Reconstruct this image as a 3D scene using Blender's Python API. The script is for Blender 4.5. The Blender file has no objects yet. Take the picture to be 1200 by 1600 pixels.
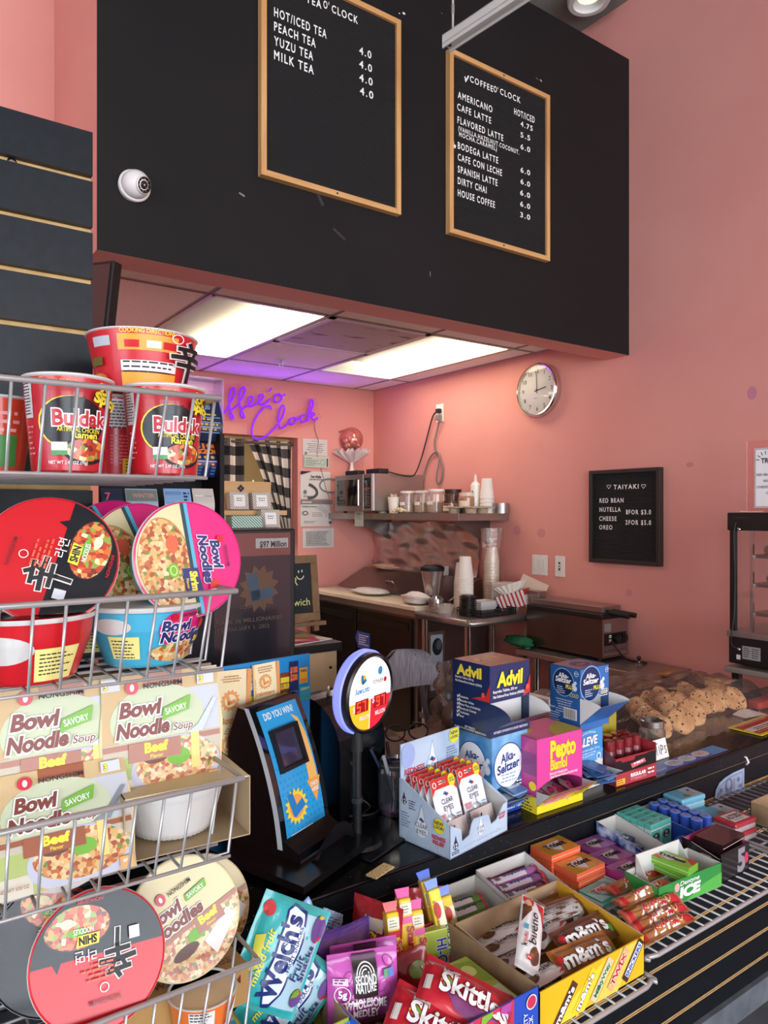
import bpy, bmesh, math, random
from mathutils import Vector, Matrix, Euler
from mathutils.geometry import tessellate_polygon
R = math.radians
PI = math.pi
random.seed(7)
scn = bpy.context.scene
COL = scn.collection

# ------------------------------------------------------------------ camera, world, daylight, exposure
CZ = 1.46
TH = R(35.46)
cd = bpy.data.cameras.new('camera'); cam = bpy.data.objects.new('camera', cd); COL.objects.link(cam)
cam.location = (0, 0, CZ); cam.rotation_euler = (R(90), 0, -TH)
cd.sensor_fit = 'VERTICAL'; cd.sensor_height = 36; cd.sensor_width = 27; cd.lens = 36*1150/1600
cd.clip_start = .02
scn.camera = cam
scn.view_settings.view_transform = 'Standard'; scn.view_settings.look = 'None'
scn.view_settings.gamma = 1; scn.view_settings.use_curve_mapping = False
scn.view_settings.exposure = 0.12
wd = bpy.data.worlds.new('sky'); scn.world = wd; wd.use_nodes = True
wd.node_tree.nodes['Background'].inputs[0].default_value = (.80, .88, 1.0, 1)
wd.node_tree.nodes['Background'].inputs[1].default_value = 3.0
def area(name, loc, rot, sx, sy, power, col):
    l = bpy.data.lights.new(name, 'AREA'); l.shape = 'RECTANGLE'; l.size = sx; l.size_y = sy
    l.energy = power; l.color = col
    o = bpy.data.objects.new(name, l); COL.objects.link(o); o.location = loc; o.rotation_euler = rot
    return o
# daylight through the shop windows behind the camera (they are built below as window_1..3)
area('daylight_storefront', (.2, -4.95, 1.8), (R(90), 0, 0), 6.8, 2.9, 360, (.90, .95, 1.0))
area('daylight_side', (-3.9, -1.6, 1.9), (R(90), 0, R(-90)), 3.2, 2.6, 90, (.92, .96, 1.0))

def at(px, py, X=None, Y=None, z=None):
    """point of a real plane (X=, Y= or z=) seen at a photograph pixel"""
    a = (px-600)/1150; b = (799-py)/1150
    r = (math.sin(TH)+a*math.cos(TH), math.cos(TH)-a*math.sin(TH), b)
    t = X/r[0] if X is not None else Y/r[1] if Y is not None else (z-CZ)/r[2]
    return Vector((r[0]*t, r[1]*t, CZ+r[2]*t))

# ------------------------------------------------------------------ materials
def lin(h):
    h = h.lstrip('#')
    def f(c):
        c /= 255
        return c/12.92 if c <= .04045 else ((c+.055)/1.055)**2.4
    return tuple(f(int(h[i:i+2], 16)) for i in (0, 2, 4))+(1,)
MC = {}
def mat(col, rough=.5, metal=0., coat=0., emit=0., trans=0., name=None, spec=.5, alpha=1.):
    k = (col, rough, metal, coat, emit, trans, spec, alpha)
    if k in MC: return MC[k]
    m = bpy.data.materials.new(name or 'm'+col.strip('#')); m.use_nodes = True
    b = m.node_tree.nodes['Principled BSDF']
    b.inputs['Base Color'].default_value = lin(col); b.inputs['Roughness'].default_value = rough
    b.inputs['Metallic'].default_value = metal; b.inputs['Coat Weight'].default_value = coat
    b.inputs['Coat Roughness'].default_value = .06
    b.inputs['Specular IOR Level'].default_value = spec
    b.inputs['Transmission Weight'].default_value = trans
    b.inputs['Alpha'].default_value = alpha
    if emit:
        b.inputs['Emission Color'].default_value = lin(col); b.inputs['Emission Strength'].default_value = emit
    MC[k] = m
    return m
def nodes(m):
    nt = m.node_tree
    return nt, nt.nodes['Principled BSDF']
def N(nt, t, **k):
    n = nt.nodes.new(t)
    for a, v in k.items():
        if a.startswith('i_'):
            key = a[2:].replace('_', ' ')
            n.inputs[key].default_value = v
        else: setattr(n, a, v)
    return n
def coords(nt, scale=(1, 1, 1), rot=(0, 0, 0), kind='Object'):
    tc = N(nt, 'ShaderNodeTexCoord'); mp = N(nt, 'ShaderNodeMapping')
    mp.inputs['Scale'].default_value = scale; mp.inputs['Rotation'].default_value = rot
    nt.links.new(tc.outputs[kind], mp.inputs['Vector'])
    return mp.outputs[0]
def ramp(nt, fac, stops, interp='LINEAR'):
    r = N(nt, 'ShaderNodeValToRGB'); r.color_ramp.interpolation = interp
    e = r.color_ramp.elements
    while len(e) < len(stops): e.new(.5)
    for x, (p, c) in zip(e, stops):
        x.position = p; x.color = lin(c) if isinstance(c, str) else c
    nt.links.new(fac, r.inputs[0])
    return r.outputs[0]
def bump(nt, b, h, strength=.3, dist=.002):
    n = N(nt, 'ShaderNodeBump'); n.inputs['Strength'].default_value = strength; n.inputs['Distance'].default_value = dist
    nt.links.new(h, n.inputs['Height']); nt.links.new(n.outputs[0], b.inputs['Normal'])
def noisy(name, stops, scale=5, detail=4, rough=.6, metal=0, coat=0, stretch=(1, 1, 1), bmp=0, bdist=.002, kind='noise', interp='LINEAR', spec=.5):
    if name in MC: return MC[name]
    m = bpy.data.materials.new(name); m.use_nodes = True; nt, b = nodes(m)
    v = coords(nt, stretch)
    if kind == 'noise':
        t = N(nt, 'ShaderNodeTexNoise'); t.inputs['Scale'].default_value = scale; t.inputs['Detail'].default_value = detail
        out = t.outputs[0]
    elif kind == 'voronoi':
        t = N(nt, 'ShaderNodeTexVoronoi'); t.inputs['Scale'].default_value = scale
        s = N(nt, 'ShaderNodeSeparateColor'); nt.links.new(t.outputs['Color'], s.inputs[0]); out = s.outputs[0]
    elif kind == 'wave':
        t = N(nt, 'ShaderNodeTexWave'); t.inputs['Scale'].default_value = scale; t.inputs['Distortion'].default_value = detail
        out = t.outputs[1]
    nt.links.new(v, t.inputs['Vector'])
    nt.links.new(ramp(nt, out, stops, interp), b.inputs['Base Color'])
    b.inputs['Roughness'].default_value = rough; b.inputs['Metallic'].default_value = metal
    b.inputs['Coat Weight'].default_value = coat; b.inputs['Coat Roughness'].default_value = .06
    b.inputs['Specular IOR Level'].default_value = spec
    if bmp: bump(nt, b, out, bmp, bdist)
    MC[name] = m
    return m
def film(name, tint='#ffffff', gloss=.12, rough=.08, opa=.06, wrinkle=0, wscale=40):
    """thin clear plastic: mostly see-through, with a glossy sheen and a faint haze"""
    if name in MC: return MC[name]
    m = bpy.data.materials.new(name); m.use_nodes = True; nt = m.node_tree
    nt.nodes.remove(nt.nodes['Principled BSDF']); out = nt.nodes['Material Output']
    tr = N(nt, 'ShaderNodeBsdfTransparent'); tr.inputs[0].default_value = lin(tint)
    gl = N(nt, 'ShaderNodeBsdfGlossy'); gl.inputs['Roughness'].default_value = rough
    df = N(nt, 'ShaderNodeBsdfDiffuse'); df.inputs[0].default_value = lin(tint)
    lw = N(nt, 'ShaderNodeLayerWeight'); lw.inputs[0].default_value = .25
    a = N(nt, 'ShaderNodeMath', operation='MULTIPLY_ADD'); a.inputs[1].default_value = .6; a.inputs[2].default_value = gloss
    nt.links.new(lw.outputs['Fresnel'], a.inputs[0])
    m1 = N(nt, 'ShaderNodeMixShader'); m1.inputs[0].default_value = opa
    m2 = N(nt, 'ShaderNodeMixShader')
    nt.links.new(tr.outputs[0], m1.inputs[1]); nt.links.new(df.outputs[0], m1.inputs[2])
    nt.links.new(a.outputs[0], m2.inputs[0]); nt.links.new(m1.outputs[0], m2.inputs[1]); nt.links.new(gl.outputs[0], m2.inputs[2])
    if wrinkle:
        t = N(nt, 'ShaderNodeTexNoise'); t.inputs['Scale'].default_value = wscale; t.inputs['Detail'].default_value = 3; t.inputs['Distortion'].default_value = 1
        nt.links.new(coords(nt), t.inputs['Vector'])
        bp = N(nt, 'ShaderNodeBump'); bp.inputs['Strength'].default_value = wrinkle; bp.inputs['Distance'].default_value = .01
        nt.links.new(t.outputs[0], bp.inputs['Height']); nt.links.new(bp.outputs[0], gl.inputs['Normal']); nt.links.new(bp.outputs[0], lw.inputs['Normal'])
    nt.links.new(m2.outputs[0], out.inputs[0])
    MC[name] = m
    return m

# ------------------------------------------------------------------ text
TX = {}
def text_tris(s, off=0.0, sp=1.0):
    k = (s, off, sp)
    if k not in TX:
        cu = bpy.data.curves.new('t', 'FONT'); cu.body = s; cu.size = 1; cu.offset = off; cu.resolution_u = 3; cu.space_character = sp
        o = bpy.data.objects.new('t', cu)
        me = bpy.data.meshes.new_from_object(o)
        v = [(p.co.x, p.co.y) for p in me.vertices]; f = [tuple(p.vertices) for p in me.polygons]
        bpy.data.objects.remove(o); bpy.data.curves.remove(cu); bpy.data.meshes.remove(me)
        TX[k] = (v, f)
    return TX[k]
_h = text_tris('H')[0]
CAP = max(p[1] for p in _h)-min(p[1] for p in _h)

# ------------------------------------------------------------------ mesh builder
class MB:
    def __init__(s, M=None):
        s.v = []; s.f = []; s.mi = []; s.sm = []; s.mats = []; s.M = M or Matrix.Identity(4)
    def slot(s, m):
        if m not in s.mats: s.mats.append(m)
        return s.mats.index(m)
    def add(s, vs, fs, m, smooth=False):
        b = len(s.v); M = s.M
        s.v += [tuple(M @ Vector(p)) for p in vs]
        i = s.slot(m)
        for f in fs:
            s.f.append(tuple(b+q for q in f)); s.mi.append(i); s.sm.append(smooth)
        return s
    def box(s, x0, y0, z0, x1, y1, z1, m, faces=None, bev=0):
        """faces: dict of face letter -> material ('f' -y, 'b' +y, 'l' -x, 'r' +x, 't' +z, 'd' -z)"""
        if bev:
            bm = bmesh.new(); bmesh.ops.create_cube(bm, size=1)
            for v in bm.verts: v.co = Vector(((x0+x1)/2+v.co.x*(x1-x0), (y0+y1)/2+v.co.y*(y1-y0), (z0+z1)/2+v.co.z*(z1-z0)))
            bmesh.ops.bevel(bm, geom=bm.edges[:], offset=bev, segments=2, affect='EDGES', profile=.5)
            s.bm(bm, m, False)
            return s
        v = [(x0, y0, z0), (x1, y0, z0), (x1, y1, z0), (x0, y1, z0), (x0, y0, z1), (x1, y0, z1), (x1, y1, z1), (x0, y1, z1)]
        F = {'d': (3, 2, 1, 0), 't': (4, 5, 6, 7), 'f': (0, 1, 5, 4), 'r': (1, 2, 6, 5), 'b': (2, 3, 7, 6), 'l': (3, 0, 4, 7)}
        for k, q in F.items(): s.add([v[i] for i in q], [(0, 1, 2, 3)], (faces or {}).get(k, m))
        return s
    def bm(s, bm, m, smooth=True):
        bm.verts.index_update()
        s.add([v.co[:] for v in bm.verts], [[q.index for q in f.verts] for f in bm.faces], m, smooth); bm.free()
        return s
    def grid(s, fn, nu, nv, m, smooth=True, cu=False, flip=False):
        vs = [fn(i/nu, j/nv) for j in range(nv+1) for i in range(nu+1)]
        w = nu+1
        fs = [(j*w+i, j*w+i+1, (j+1)*w+i+1, (j+1)*w+i) for j in range(nv) for i in range(nu)]
        if flip: fs = [f[::-1] for f in fs]
        return s.add(vs, fs, m, smooth)
    def lathe(s, prof, m, n=32, c=(0, 0, 0), smooth=True, a0=0, a1=2*PI):
        """prof: list of (r, z); m one material or one per segment"""
        full = abs(a1-a0-2*PI) < 1e-6; k = n if full else n+1
        ms = m if isinstance(m, list) else [m]*(len(prof)-1)
        for q in range(len(prof)-1):
            (r0, z0), (r1, z1) = prof[q], prof[q+1]
            vs = []
            for r, z in ((r0, z0), (r1, z1)):
                for i in range(k):
                    a = a0+(a1-a0)*i/n; vs.append((c[0]+r*math.cos(a), c[1]+r*math.sin(a), c[2]+z))
            fs = []
            for i in range(n):
                j = (i+1) % k if full else i+1
                if r0 < 1e-7: fs.append((i, k+j, k+i))
                elif r1 < 1e-7: fs.append((i, j, k+i))
                else: fs.append((i, j, k+j, k+i))
            s.add(vs, fs, ms[q], smooth)
        return s
    def cyl(s, p0, p1, r, m, n=16, r1=None, caps=True, smooth=True):
        p0 = Vector(p0); p1 = Vector(p1); d = (p1-p0); L = d.length
        q = d.to_track_quat('Z', 'Y').to_matrix().to_4x4()
        o = s.M; s.M = o @ Matrix.Translation(p0) @ q
        r1 = r if r1 is None else r1
        s.lathe([(r, 0), (r1, L)], m, n, smooth=smooth)
        if caps:
            s.add([(r*math.cos(2*PI*i/n), r*math.sin(2*PI*i/n), 0) for i in range(n)], [tuple(range(n))[::-1]], m)
            s.add([(r1*math.cos(2*PI*i/n), r1*math.sin(2*PI*i/n), L) for i in range(n)], [tuple(range(n))], m)
        s.M = o
        return s
    def tube(s, pts, r, m, n=8, closed=False, caps=True):
        pts = [Vector(p) for p in pts]; k = len(pts); vs = []; up = None
        for i, p in enumerate(pts):
            a = pts[(i-1) % k] if (closed or i) else p; b = pts[(i+1) % k] if (closed or i < k-1) else p
            t = (b-a).normalized() if (b-a).length else Vector((0, 0, 1))
            if up is None: up = t.orthogonal().normalized()
            else:
                up = up-t*up.dot(t); up = up.normalized() if up.length > 1e-6 else t.orthogonal().normalized()
            w = t.cross(up)
            rr = r[i] if isinstance(r, (list, tuple)) else r
            for j in range(n):
                c = 2*PI*j/n; vs.append(p+(up*math.cos(c)+w*math.sin(c))*rr)
        fs = []
        for i in range(k if closed else k-1):
            a = i*n; b = ((i+1) % k)*n
            for j in range(n): fs.append((a+j, a+(j+1) % n, b+(j+1) % n, b+j))
        if caps and not closed: fs += [tuple(range(n))[::-1], tuple((k-1)*n+j for j in range(n))]
        return s.add(vs, fs, m, True)
    def ball(s, c, rx, ry, rz, m, n=20, k=12):
        return s.add(*uv(c, rx, ry, rz, n, k), m, True)
    def prism(s, pts, z0, z1, m, side=None):
        """outline in local xy, extruded along z"""
        n = len(pts)
        t = tessellate_polygon([[Vector((p[0], p[1], 0)) for p in pts]])
        area2 = sum(pts[i][0]*pts[(i+1) % n][1]-pts[(i+1) % n][0]*pts[i][1] for i in range(n))
        def ori(f):
            a, b, c = (pts[i] for i in f)
            cr = (b[0]-a[0])*(c[1]-a[1])-(b[1]-a[1])*(c[0]-a[0])
            return tuple(f) if cr > 0 else tuple(f)[::-1]
        t = [ori(f) for f in t]
        s.add([(p[0], p[1], z1) for p in pts], t, m)
        s.add([(p[0], p[1], z0) for p in pts], [f[::-1] for f in t], m)
        vs = [(p[0], p[1], z0) for p in pts]+[(p[0], p[1], z1) for p in pts]
        fs = [(i, (i+1) % n, n+(i+1) % n, n+i) for i in range(n)]
        if area2 < 0: fs = [f[::-1] for f in fs]
        return s.add(vs, fs, side or m)
    def build(s, name, parent=None, M=None, label=None, cat=None, group=None, kind=None):
        me = bpy.data.meshes.new(name); me.from_pydata(s.v, [], s.f)
        for m in s.mats: me.materials.append(m)
        me.polygons.foreach_set('material_index', s.mi); me.polygons.foreach_set('use_smooth', s.sm); me.update()
        o = bpy.data.objects.new(name, me); COL.objects.link(o)
        if M is not None: o.matrix_world = M
        if parent: o.parent = parent
        return tag(o, label, cat, group, kind)
def uv(c, rx, ry, rz, n, k):
    vs = [(c[0], c[1], c[2]-rz)]
    for j in range(1, k):
        a = -PI/2+PI*j/k
        for i in range(n):
            b = 2*PI*i/n; vs.append((c[0]+rx*math.cos(a)*math.cos(b), c[1]+ry*math.cos(a)*math.sin(b), c[2]+rz*math.sin(a)))
    vs.append((c[0], c[1], c[2]+rz)); fs = []
    for i in range(n): fs.append((0, 1+(i+1) % n, 1+i))
    for j in range(k-2):
        for i in range(n):
            a = 1+j*n+i; b = 1+j*n+(i+1) % n; fs.append((a, b, b+n, a+n))
    t = len(vs)-1; q = 1+(k-2)*n
    for i in range(n): fs.append((q+i, q+(i+1) % n, t))
    return vs, fs
def tag(o, label=None, cat=None, group=None, kind=None):
    if label: o['label'] = label
    if cat: o['category'] = cat
    if group: o['group'] = group
    if kind: o['kind'] = kind
    return o
def thing(name, label, cat, M=None, group=None):
    o = bpy.data.objects.new(name, None); COL.objects.link(o); o.empty_display_size = .02
    if M is not None: o.matrix_world = M
    return tag(o, label, cat, group)
def clone(o, M, label=None, group=None):
    c = o.copy(); COL.objects.link(c); c.matrix_world = M
    if label: c['label'] = label
    if group: c['group'] = group
    for ch in list(o.children):
        d = ch.copy(); COL.objects.link(d); d.parent = c
        for g in list(ch.children):
            e = g.copy(); COL.objects.link(e); e.parent = d
    return c
def T(x, y=None, z=None, yaw=0, pitch=0, roll=0):
    """box placement: yaw about z (degrees), then pitch about local x, roll about local y"""
    if y is None: x, y, z = x
    return Matrix.Translation((x, y, z)) @ Euler((R(pitch), R(roll), R(yaw)), 'XYZ').to_matrix().to_4x4()
def face(o, right, up):
    """placement whose local x is right, local y is up, local z faces outward"""
    r = Vector(right).normalized(); u = Vector(up); u = (u-r*u.dot(r)).normalized(); n = r.cross(u)
    return Matrix(((r.x, u.x, n.x, o[0]), (r.y, u.y, n.y, o[1]), (r.z, u.z, n.z, o[2]), (0, 0, 0, 1)))
def az(deg): return Vector((math.cos(R(deg)), math.sin(R(deg)), 0))

# ------------------------------------------------------------------ printing on surfaces
class Fr:
    """a drawing frame on a builder: 2-D shapes printed on a flat face, or through fn(x, y, off) on a curved one"""
    def __init__(s, mb, o=(0, 0, 0), r=(1, 0, 0), u=(0, 1, 0), fn=None, lay=.00015, step=.012):
        s.mb = mb; s.o = Vector(o); s.r = Vector(r); s.u = Vector(u); s.n = s.r.cross(s.u); s.fn = fn; s.k = 1; s.lay = lay; s.step = step
    def P(s, x, y):
        off = s.k*s.lay
        if s.fn: return s.fn(x, y, off)
        return s.o+s.r*x+s.u*y+s.n*off
    def put(s, pts, tris, m):
        """add 2-D triangles; on a curved surface split them until they follow it"""
        if s.fn:
            P = list(pts); out = []; st = [tuple(t) for t in tris]; mid = {}; lim = s.step**2
            while st:
                t = st.pop()
                if len(t) > 3: st += [(t[0], t[i], t[i+1]) for i in range(1, len(t)-1)]; continue
                e = [((P[t[i]][0]-P[t[(i+1) % 3]][0])**2+(P[t[i]][1]-P[t[(i+1) % 3]][1])**2, i) for i in range(3)]; L, i = max(e)
                if L <= lim: out.append(t); continue
                a, c, d = t[i], t[(i+1) % 3], t[(i+2) % 3]; k = (min(a, c), max(a, c))
                if k not in mid: mid[k] = len(P); P.append(((P[a][0]+P[c][0])/2, (P[a][1]+P[c][1])/2))
                q = mid[k]; st += [(a, q, d), (q, c, d)]
            pts, tris = P, out
        s.mb.add([s.P(*p) for p in pts], tris, m, bool(s.fn))
    def rect(s, x, y, w, h, m, rot=0, nx=None, ny=None):
        """x, y lower-left corner"""
        if s.fn: nx = nx or max(1, int(w/s.step)); ny = ny or max(1, int(h/s.step))
        else: nx = ny = 1
        c, q = math.cos(R(rot)), math.sin(R(rot))
        def f(a, b):
            X = (a-.5)*w; Y = (b-.5)*h
            return s.P(x+w/2+X*c-Y*q, y+h/2+X*q+Y*c)
        s.mb.grid(f, nx, ny, m, bool(s.fn)); s.k += 1
        return s
    def ell(s, cx, cy, rx, ry, m, rot=0, n=28, rings=None, clip=None):
        rings = rings or (max(1, int(max(rx, ry)/s.step)) if s.fn else 1)
        c, q = math.cos(R(rot)), math.sin(R(rot))
        def pt(a, t):
            X = rx*t*math.cos(a); Y = ry*t*math.sin(a)
            x, y = cx+X*c-Y*q, cy+X*q+Y*c
            if clip: x, y = clip(x, y)
            return s.P(x, y)
        vs = [pt(0, 0)]; fs = []
        for k in range(1, rings+1):
            for i in range(n): vs.append(pt(2*PI*i/n, k/rings))
        for i in range(n): fs.append((0, 1+i, 1+(i+1) % n))
        for k in range(rings-1):
            for i in range(n):
                a = 1+k*n+i; b = 1+k*n+(i+1) % n; fs.append((a, a+n, b+n, b))
        s.mb.add(vs, fs, m, bool(s.fn)); s.k += 1
        return s
    def ring(s, cx, cy, rx, ry, w, m, a0=0, a1=360, n=32, rot=0):
        c, q = math.cos(R(rot)), math.sin(R(rot))
        def f(a, b):
            t = R(a0+(a1-a0)*a); X = (rx-w*b)*math.cos(t); Y = (ry-w*b)*math.sin(t)
            return s.P(cx+X*c-Y*q, cy+X*q+Y*c)
        s.mb.grid(f, n, 1, m, bool(s.fn), flip=True); s.k += 1
        return s
    def poly(s, pts, m):
        t = tessellate_polygon([[Vector((p[0], p[1], 0)) for p in pts]])
        out = []
        for f in t:
            a, b, c = (pts[i] for i in f)
            out.append(f if (b[0]-a[0])*(c[1]-a[1])-(b[1]-a[1])*(c[0]-a[0]) > 0 else f[::-1])
        s.put(pts, out, m); s.k += 1
        return s
    def line(s, pts, w, m):
        """thick polyline"""
        for (x0, y0), (x1, y1) in zip(pts[:-1], pts[1:]):
            L = math.hypot(x1-x0, y1-y0)
            if L < 1e-9: continue
            dx, dy = (x1-x0)/L, (y1-y0)/L; e = w*.35
            x0 -= dx*e; y0 -= dy*e; x1 += dx*e; y1 += dy*e; nx, ny = -dy*w/2, dx*w/2
            s.put([(x0-nx, y0-ny), (x1-nx, y1-ny), (x1+nx, y1+ny), (x0+nx, y0+ny)], [(0, 1, 2, 3)], m)
        s.k += 1
        return s
    def text(s, t, x, y, h, m, w=None, al='C', bold=.012, ital=0, rot=0, out=None, sx=1.0, arc=0, sp=1.0):
        """h: height of a capital; y: baseline; w: fit to this width; out: (material, extra offset) outline drawn first"""
        for mm, off in ([(out[0], bold+out[1])] if out else [])+[(m, bold)]:
            v, f = text_tris(t, off, sp)
            if not f: continue
            v0 = text_tris(t, bold, sp)[0]
            xa = min(p[0] for p in v0); xb = max(p[0] for p in v0)
            k = h/CAP; kx = (w/(xb-xa)) if w else k*sx
            ox = {'C': (xa+xb)/2, 'L': xa, 'R': xb}[al]
            c, q = math.cos(R(rot)), math.sin(R(rot)); vs = []
            for a, b in v:
                X = (a-ox)*kx; Y = b*k; X += Y*ital
                if arc: Y += arc*(1-(X/(.5*(xb-xa)*kx))**2)
                vs.append((x+X*c-Y*q, y+X*q+Y*c))
            s.put(vs, f, mm); s.k += 1
        return s
    def bars(s, x, y, w, n, m, h=.0012, gap=.0026, al='L', jit=.35, rot=0):
        """lines of small print too small to read; y is the top line"""
        c, q = math.cos(R(rot)), math.sin(R(rot))
        for i in range(n):
            ww = w*(1-jit*random.random()); x0 = {'L': 0, 'C': (w-ww)/2, 'R': w-ww}[al]
            k = max(2, int(ww/(h*4))); e = x0
            while e < x0+ww:
                L = h*random.uniform(1.6, 4.2); L = min(L, x0+ww-e)
                pts = [(e, -i*gap), (e+L, -i*gap), (e+L, -i*gap+h), (e, -i*gap+h)]
                s.mb.add([s.P(x+a*c-b*q, y+a*q+b*c) for a, b in pts], [(0, 1, 2, 3)], m)
                e += L+h*.8
        s.k += 1
        return s
WHITE = mat('#f2f2ee', .5); BLACK = mat('#0c0c0d', .5); INK = mat('#1d1d22', .6)
# ================================================================== THE SETTING
XR = 3.18; YS = 2.321; YB = 4.603; ZC = 2.38; ZT = 4.06
def wallpaint(name, a, b_, rough=.75):
    return noisy(name, [(.35, a), (.65, b_)], scale=2.2, detail=5, rough=rough, bmp=.06, bdist=.003)
PINK = wallpaint('pink_paint', '#e39b8f', '#df958a')
PINKL = wallpaint('pink_paint_left', '#e39b8f', '#df958a')
BLKP = noisy('black_wall_paint', [(.3, '#131111'), (.7, '#181515')], scale=3, detail=6, rough=.7, spec=.3, bmp=.05)
CONC = noisy('concrete', [(.25, '#5d615c'), (.5, '#7b7f78'), (.75, '#90928a')], scale=2.5, detail=8, rough=.85, bmp=.2)
FLOORM = noisy('concrete_floor', [(.3, '#43474a'), (.55, '#565b5d'), (.8, '#6a6f70')], scale=4, detail=9, rough=.6, bmp=.1)
TILE = noisy('ceiling_tile', [(.35, '#efebe7'), (.65, '#f6f3ef')], scale=90, detail=3, rough=.9, bmp=.25)
BEIGE = wallpaint('beige_paint', '#b9ab7e', '#c0b286')
GRIDM = mat('#a9a39f', .6); SHADOWGAP = mat('#5b5552', .8)
WOODL = noisy('light_oak', [(.3, '#c78f52'), (.55, '#d9a76c'), (.8, '#b67c43')], scale=14, detail=6, rough=.5, stretch=(1, 1, .12))
WOODX = noisy('light_oak_cross', [(.3, '#c78f52'), (.55, '#d9a76c'), (.8, '#b67c43')], scale=14, detail=6, rough=.5, stretch=(.12, 1, 1))

b = MB(); b.box(-4, -5, -.1, 3.3, 8, 0, FLOORM); b.box(.59, 1.85, 0, XR, 4.6, .004, mat('#b5ada3', .45)); b.build('floor', kind='structure')  # pale slab added over the unseen kitchen floor to bounce light onto the ceiling
b = MB(); b.box(-4.1, -5.1, ZT, 3.3, 8, ZT+.1, CONC); b.build('ceiling', kind='structure')
b = MB(); b.box(XR, -5.1, 0, XR+.12, 4.73, ZT, PINK)
f = Fr(b, (XR, 0, 0), (0, -1, 0), (0, 0, 1))
ST = mat('#c88094', .8); ST2 = mat('#d2898d', .8)
for px, py, rx, rz, m in ((1175, 613, .022, .03, ST), (846, 832, .032, .026, ST2), (808, 828, .03, .03, ST2), (1078, 725, .02, .012, mat('#cd8585', .8)), (983, 925, .02, .02, ST2)):
    p = at(px, py, X=XR); f.ell(-p.y, p.z, rx, rz, m, n=11)
b.build('wall_right', kind='structure')
DX0, DX1, DZ = 1.62, 2.53, 1.99
b = MB(); b.box(.3, YB, 0, DX0, YB+.14, ZT, PINK); b.box(DX1, YB, 0, XR, YB+.14, ZT, PINK); b.box(DX0, YB, DZ, DX1, YB+.14, ZT, PINK)
b.build('wall_back', kind='structure')
b = MB(); b.box(-4, 2.92, 0, .585, 3.04, ZT, PINKL); b.box(.465, 3.04, 0, .585, YB, ZT, PINKL); b.build('wall_left', kind='structure')
b = MB(); b.box(.585, YS, 2.255, XR, 2.46, 3.757, PINK, {'f': BLKP}); b.box(.585, 2.46, 2.255, .70, YB, 3.757, PINK); b.box(.70, 2.46, 3.66, XR, YB, 3.757, PINK)
f = Fr(b, (0, YS, 0), (1, 0, 0), (0, 0, 1)); sc = mat('#8a8480', .7); sc2 = mat('#343030', .7)
for px, py, w, h, m, ro in ((378, 303, .022, .006, sc, -20), (631, 20, .012, .008, WHITE, 0), (624, 20, .006, .004, WHITE, 0), (845, 125, .012, .004, WHITE, -30), (839, 122, .016, .003, sc, -25), (672, 427, .004, .02, sc, 0), (500, 310, .05, .012, sc2, -60), (530, 365, .06, .01, sc2, -30), (690, 20, .005, .005, sc, 0)):
    p = at(px, py, Y=YS); f.rect(p.x-w/2, p.z-h/2, w, h, m, ro)
b.build('wall_header', kind='structure')
b = MB(); b.box(-.6, 6.4, 0, 3.3, 6.5, 3, BEIGE); b.box(3.2, YB+.14, 0, 3.3, 6.4, 3, BEIGE); b.box(-.6, YB+.14, 0, -.5, 6.4, 3, BEIGE); b.box(-.6, YB+.14, 2.6, 3.3, 6.5, 2.7, TILE)
b.build('wall_storeroom', kind='structure')
# suspended ceiling over the kitchen, with its grid
XL = [.585, 1.2, 1.8, 2.4, 3.0, XR]; YL = [2.46, 2.95, 4.13, YB]
TROF = [(1.2, 1.8), (2.4, 3.0)]
b = MB()
for i in range(5):
    for j in range(3):
        if j == 1 and (XL[i], XL[i+1]) in TROF: continue
        b.box(XL[i], YL[j], ZC, XL[i+1], YL[j+1], ZC+.02, TILE)
for x in XL[1:-1]: b.box(x-.012, 2.46, ZC-.002, x+.012, YB, ZC+.004, GRIDM); b.box(x-.002, 2.46, ZC-.003, x+.002, YB, ZC, SHADOWGAP)
for y in YL[1:-1]: b.box(.585, y-.012, ZC-.0025, XR, y+.012, ZC+.004, GRIDM); b.box(.585, y-.002, ZC-.0035, XR, y+.002, ZC, SHADOWGAP)
b.box(1.8, 3.55, ZC-.002, 2.4, 3.574, ZC+.004, GRIDM)
b.box(.585, YB-.02, ZC-.002, XR, YB, ZC+.004, GRIDM); b.box(XR-.02, 2.46, ZC-.002, XR, YB, ZC+.004, GRIDM)
b.build('ceiling_kitchen', kind='structure')
# shop front behind the camera: wall with three tall windows; side wall with one
FR = mat('#2b2b2e', .4, .6); GL = film('window_glass', '#f4faff', .04, .02, .0)
b = MB()
b.box(-4.1, -5.12, 0, 3.3, -5.0, .35, PINK); b.box(-4.1, -5.12, 3.2, 3.3, -5.0, ZT, PINK)
xs = [(-4.1, -2.3), (-.55, -.35), (1.35, 1.55), (3.1, 3.3)]
for a, c in xs: b.box(a, -5.12, .35, c, -5.0, 3.2, PINK)
b.build('wall_front', kind='structure')
for i in range(3):
    a, c = xs[i][1], xs[i+1][0]
    b = MB()
    for q in (a, (a+c)/2-.025, c-.05): b.box(q, -5.1, .35, q+.05, -5.02, 3.2, FR)
    for z in (.35, 2.4, 3.15): b.box(a, -5.1, z, c, -5.02, z+.05, FR)
    b.box(a+.05, -5.065, .4, c-.05, -5.06, 3.15, GL)
    b.build('window_%d' % (i+1), kind='structure')
b = MB(); b.box(-4.12, -5.1, 0, -4, 3, .4, PINK); b.box(-4.12, -5.1, 3.3, -4, 3, ZT, PINK); b.box(-4.12, -5.1, .4, -4, -3.2, 3.3, PINK); b.box(-4.12, .9, .4, -4, 3, 3.3, PINK)
b.build('wall_side', kind='structure')
b = MB()
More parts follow.
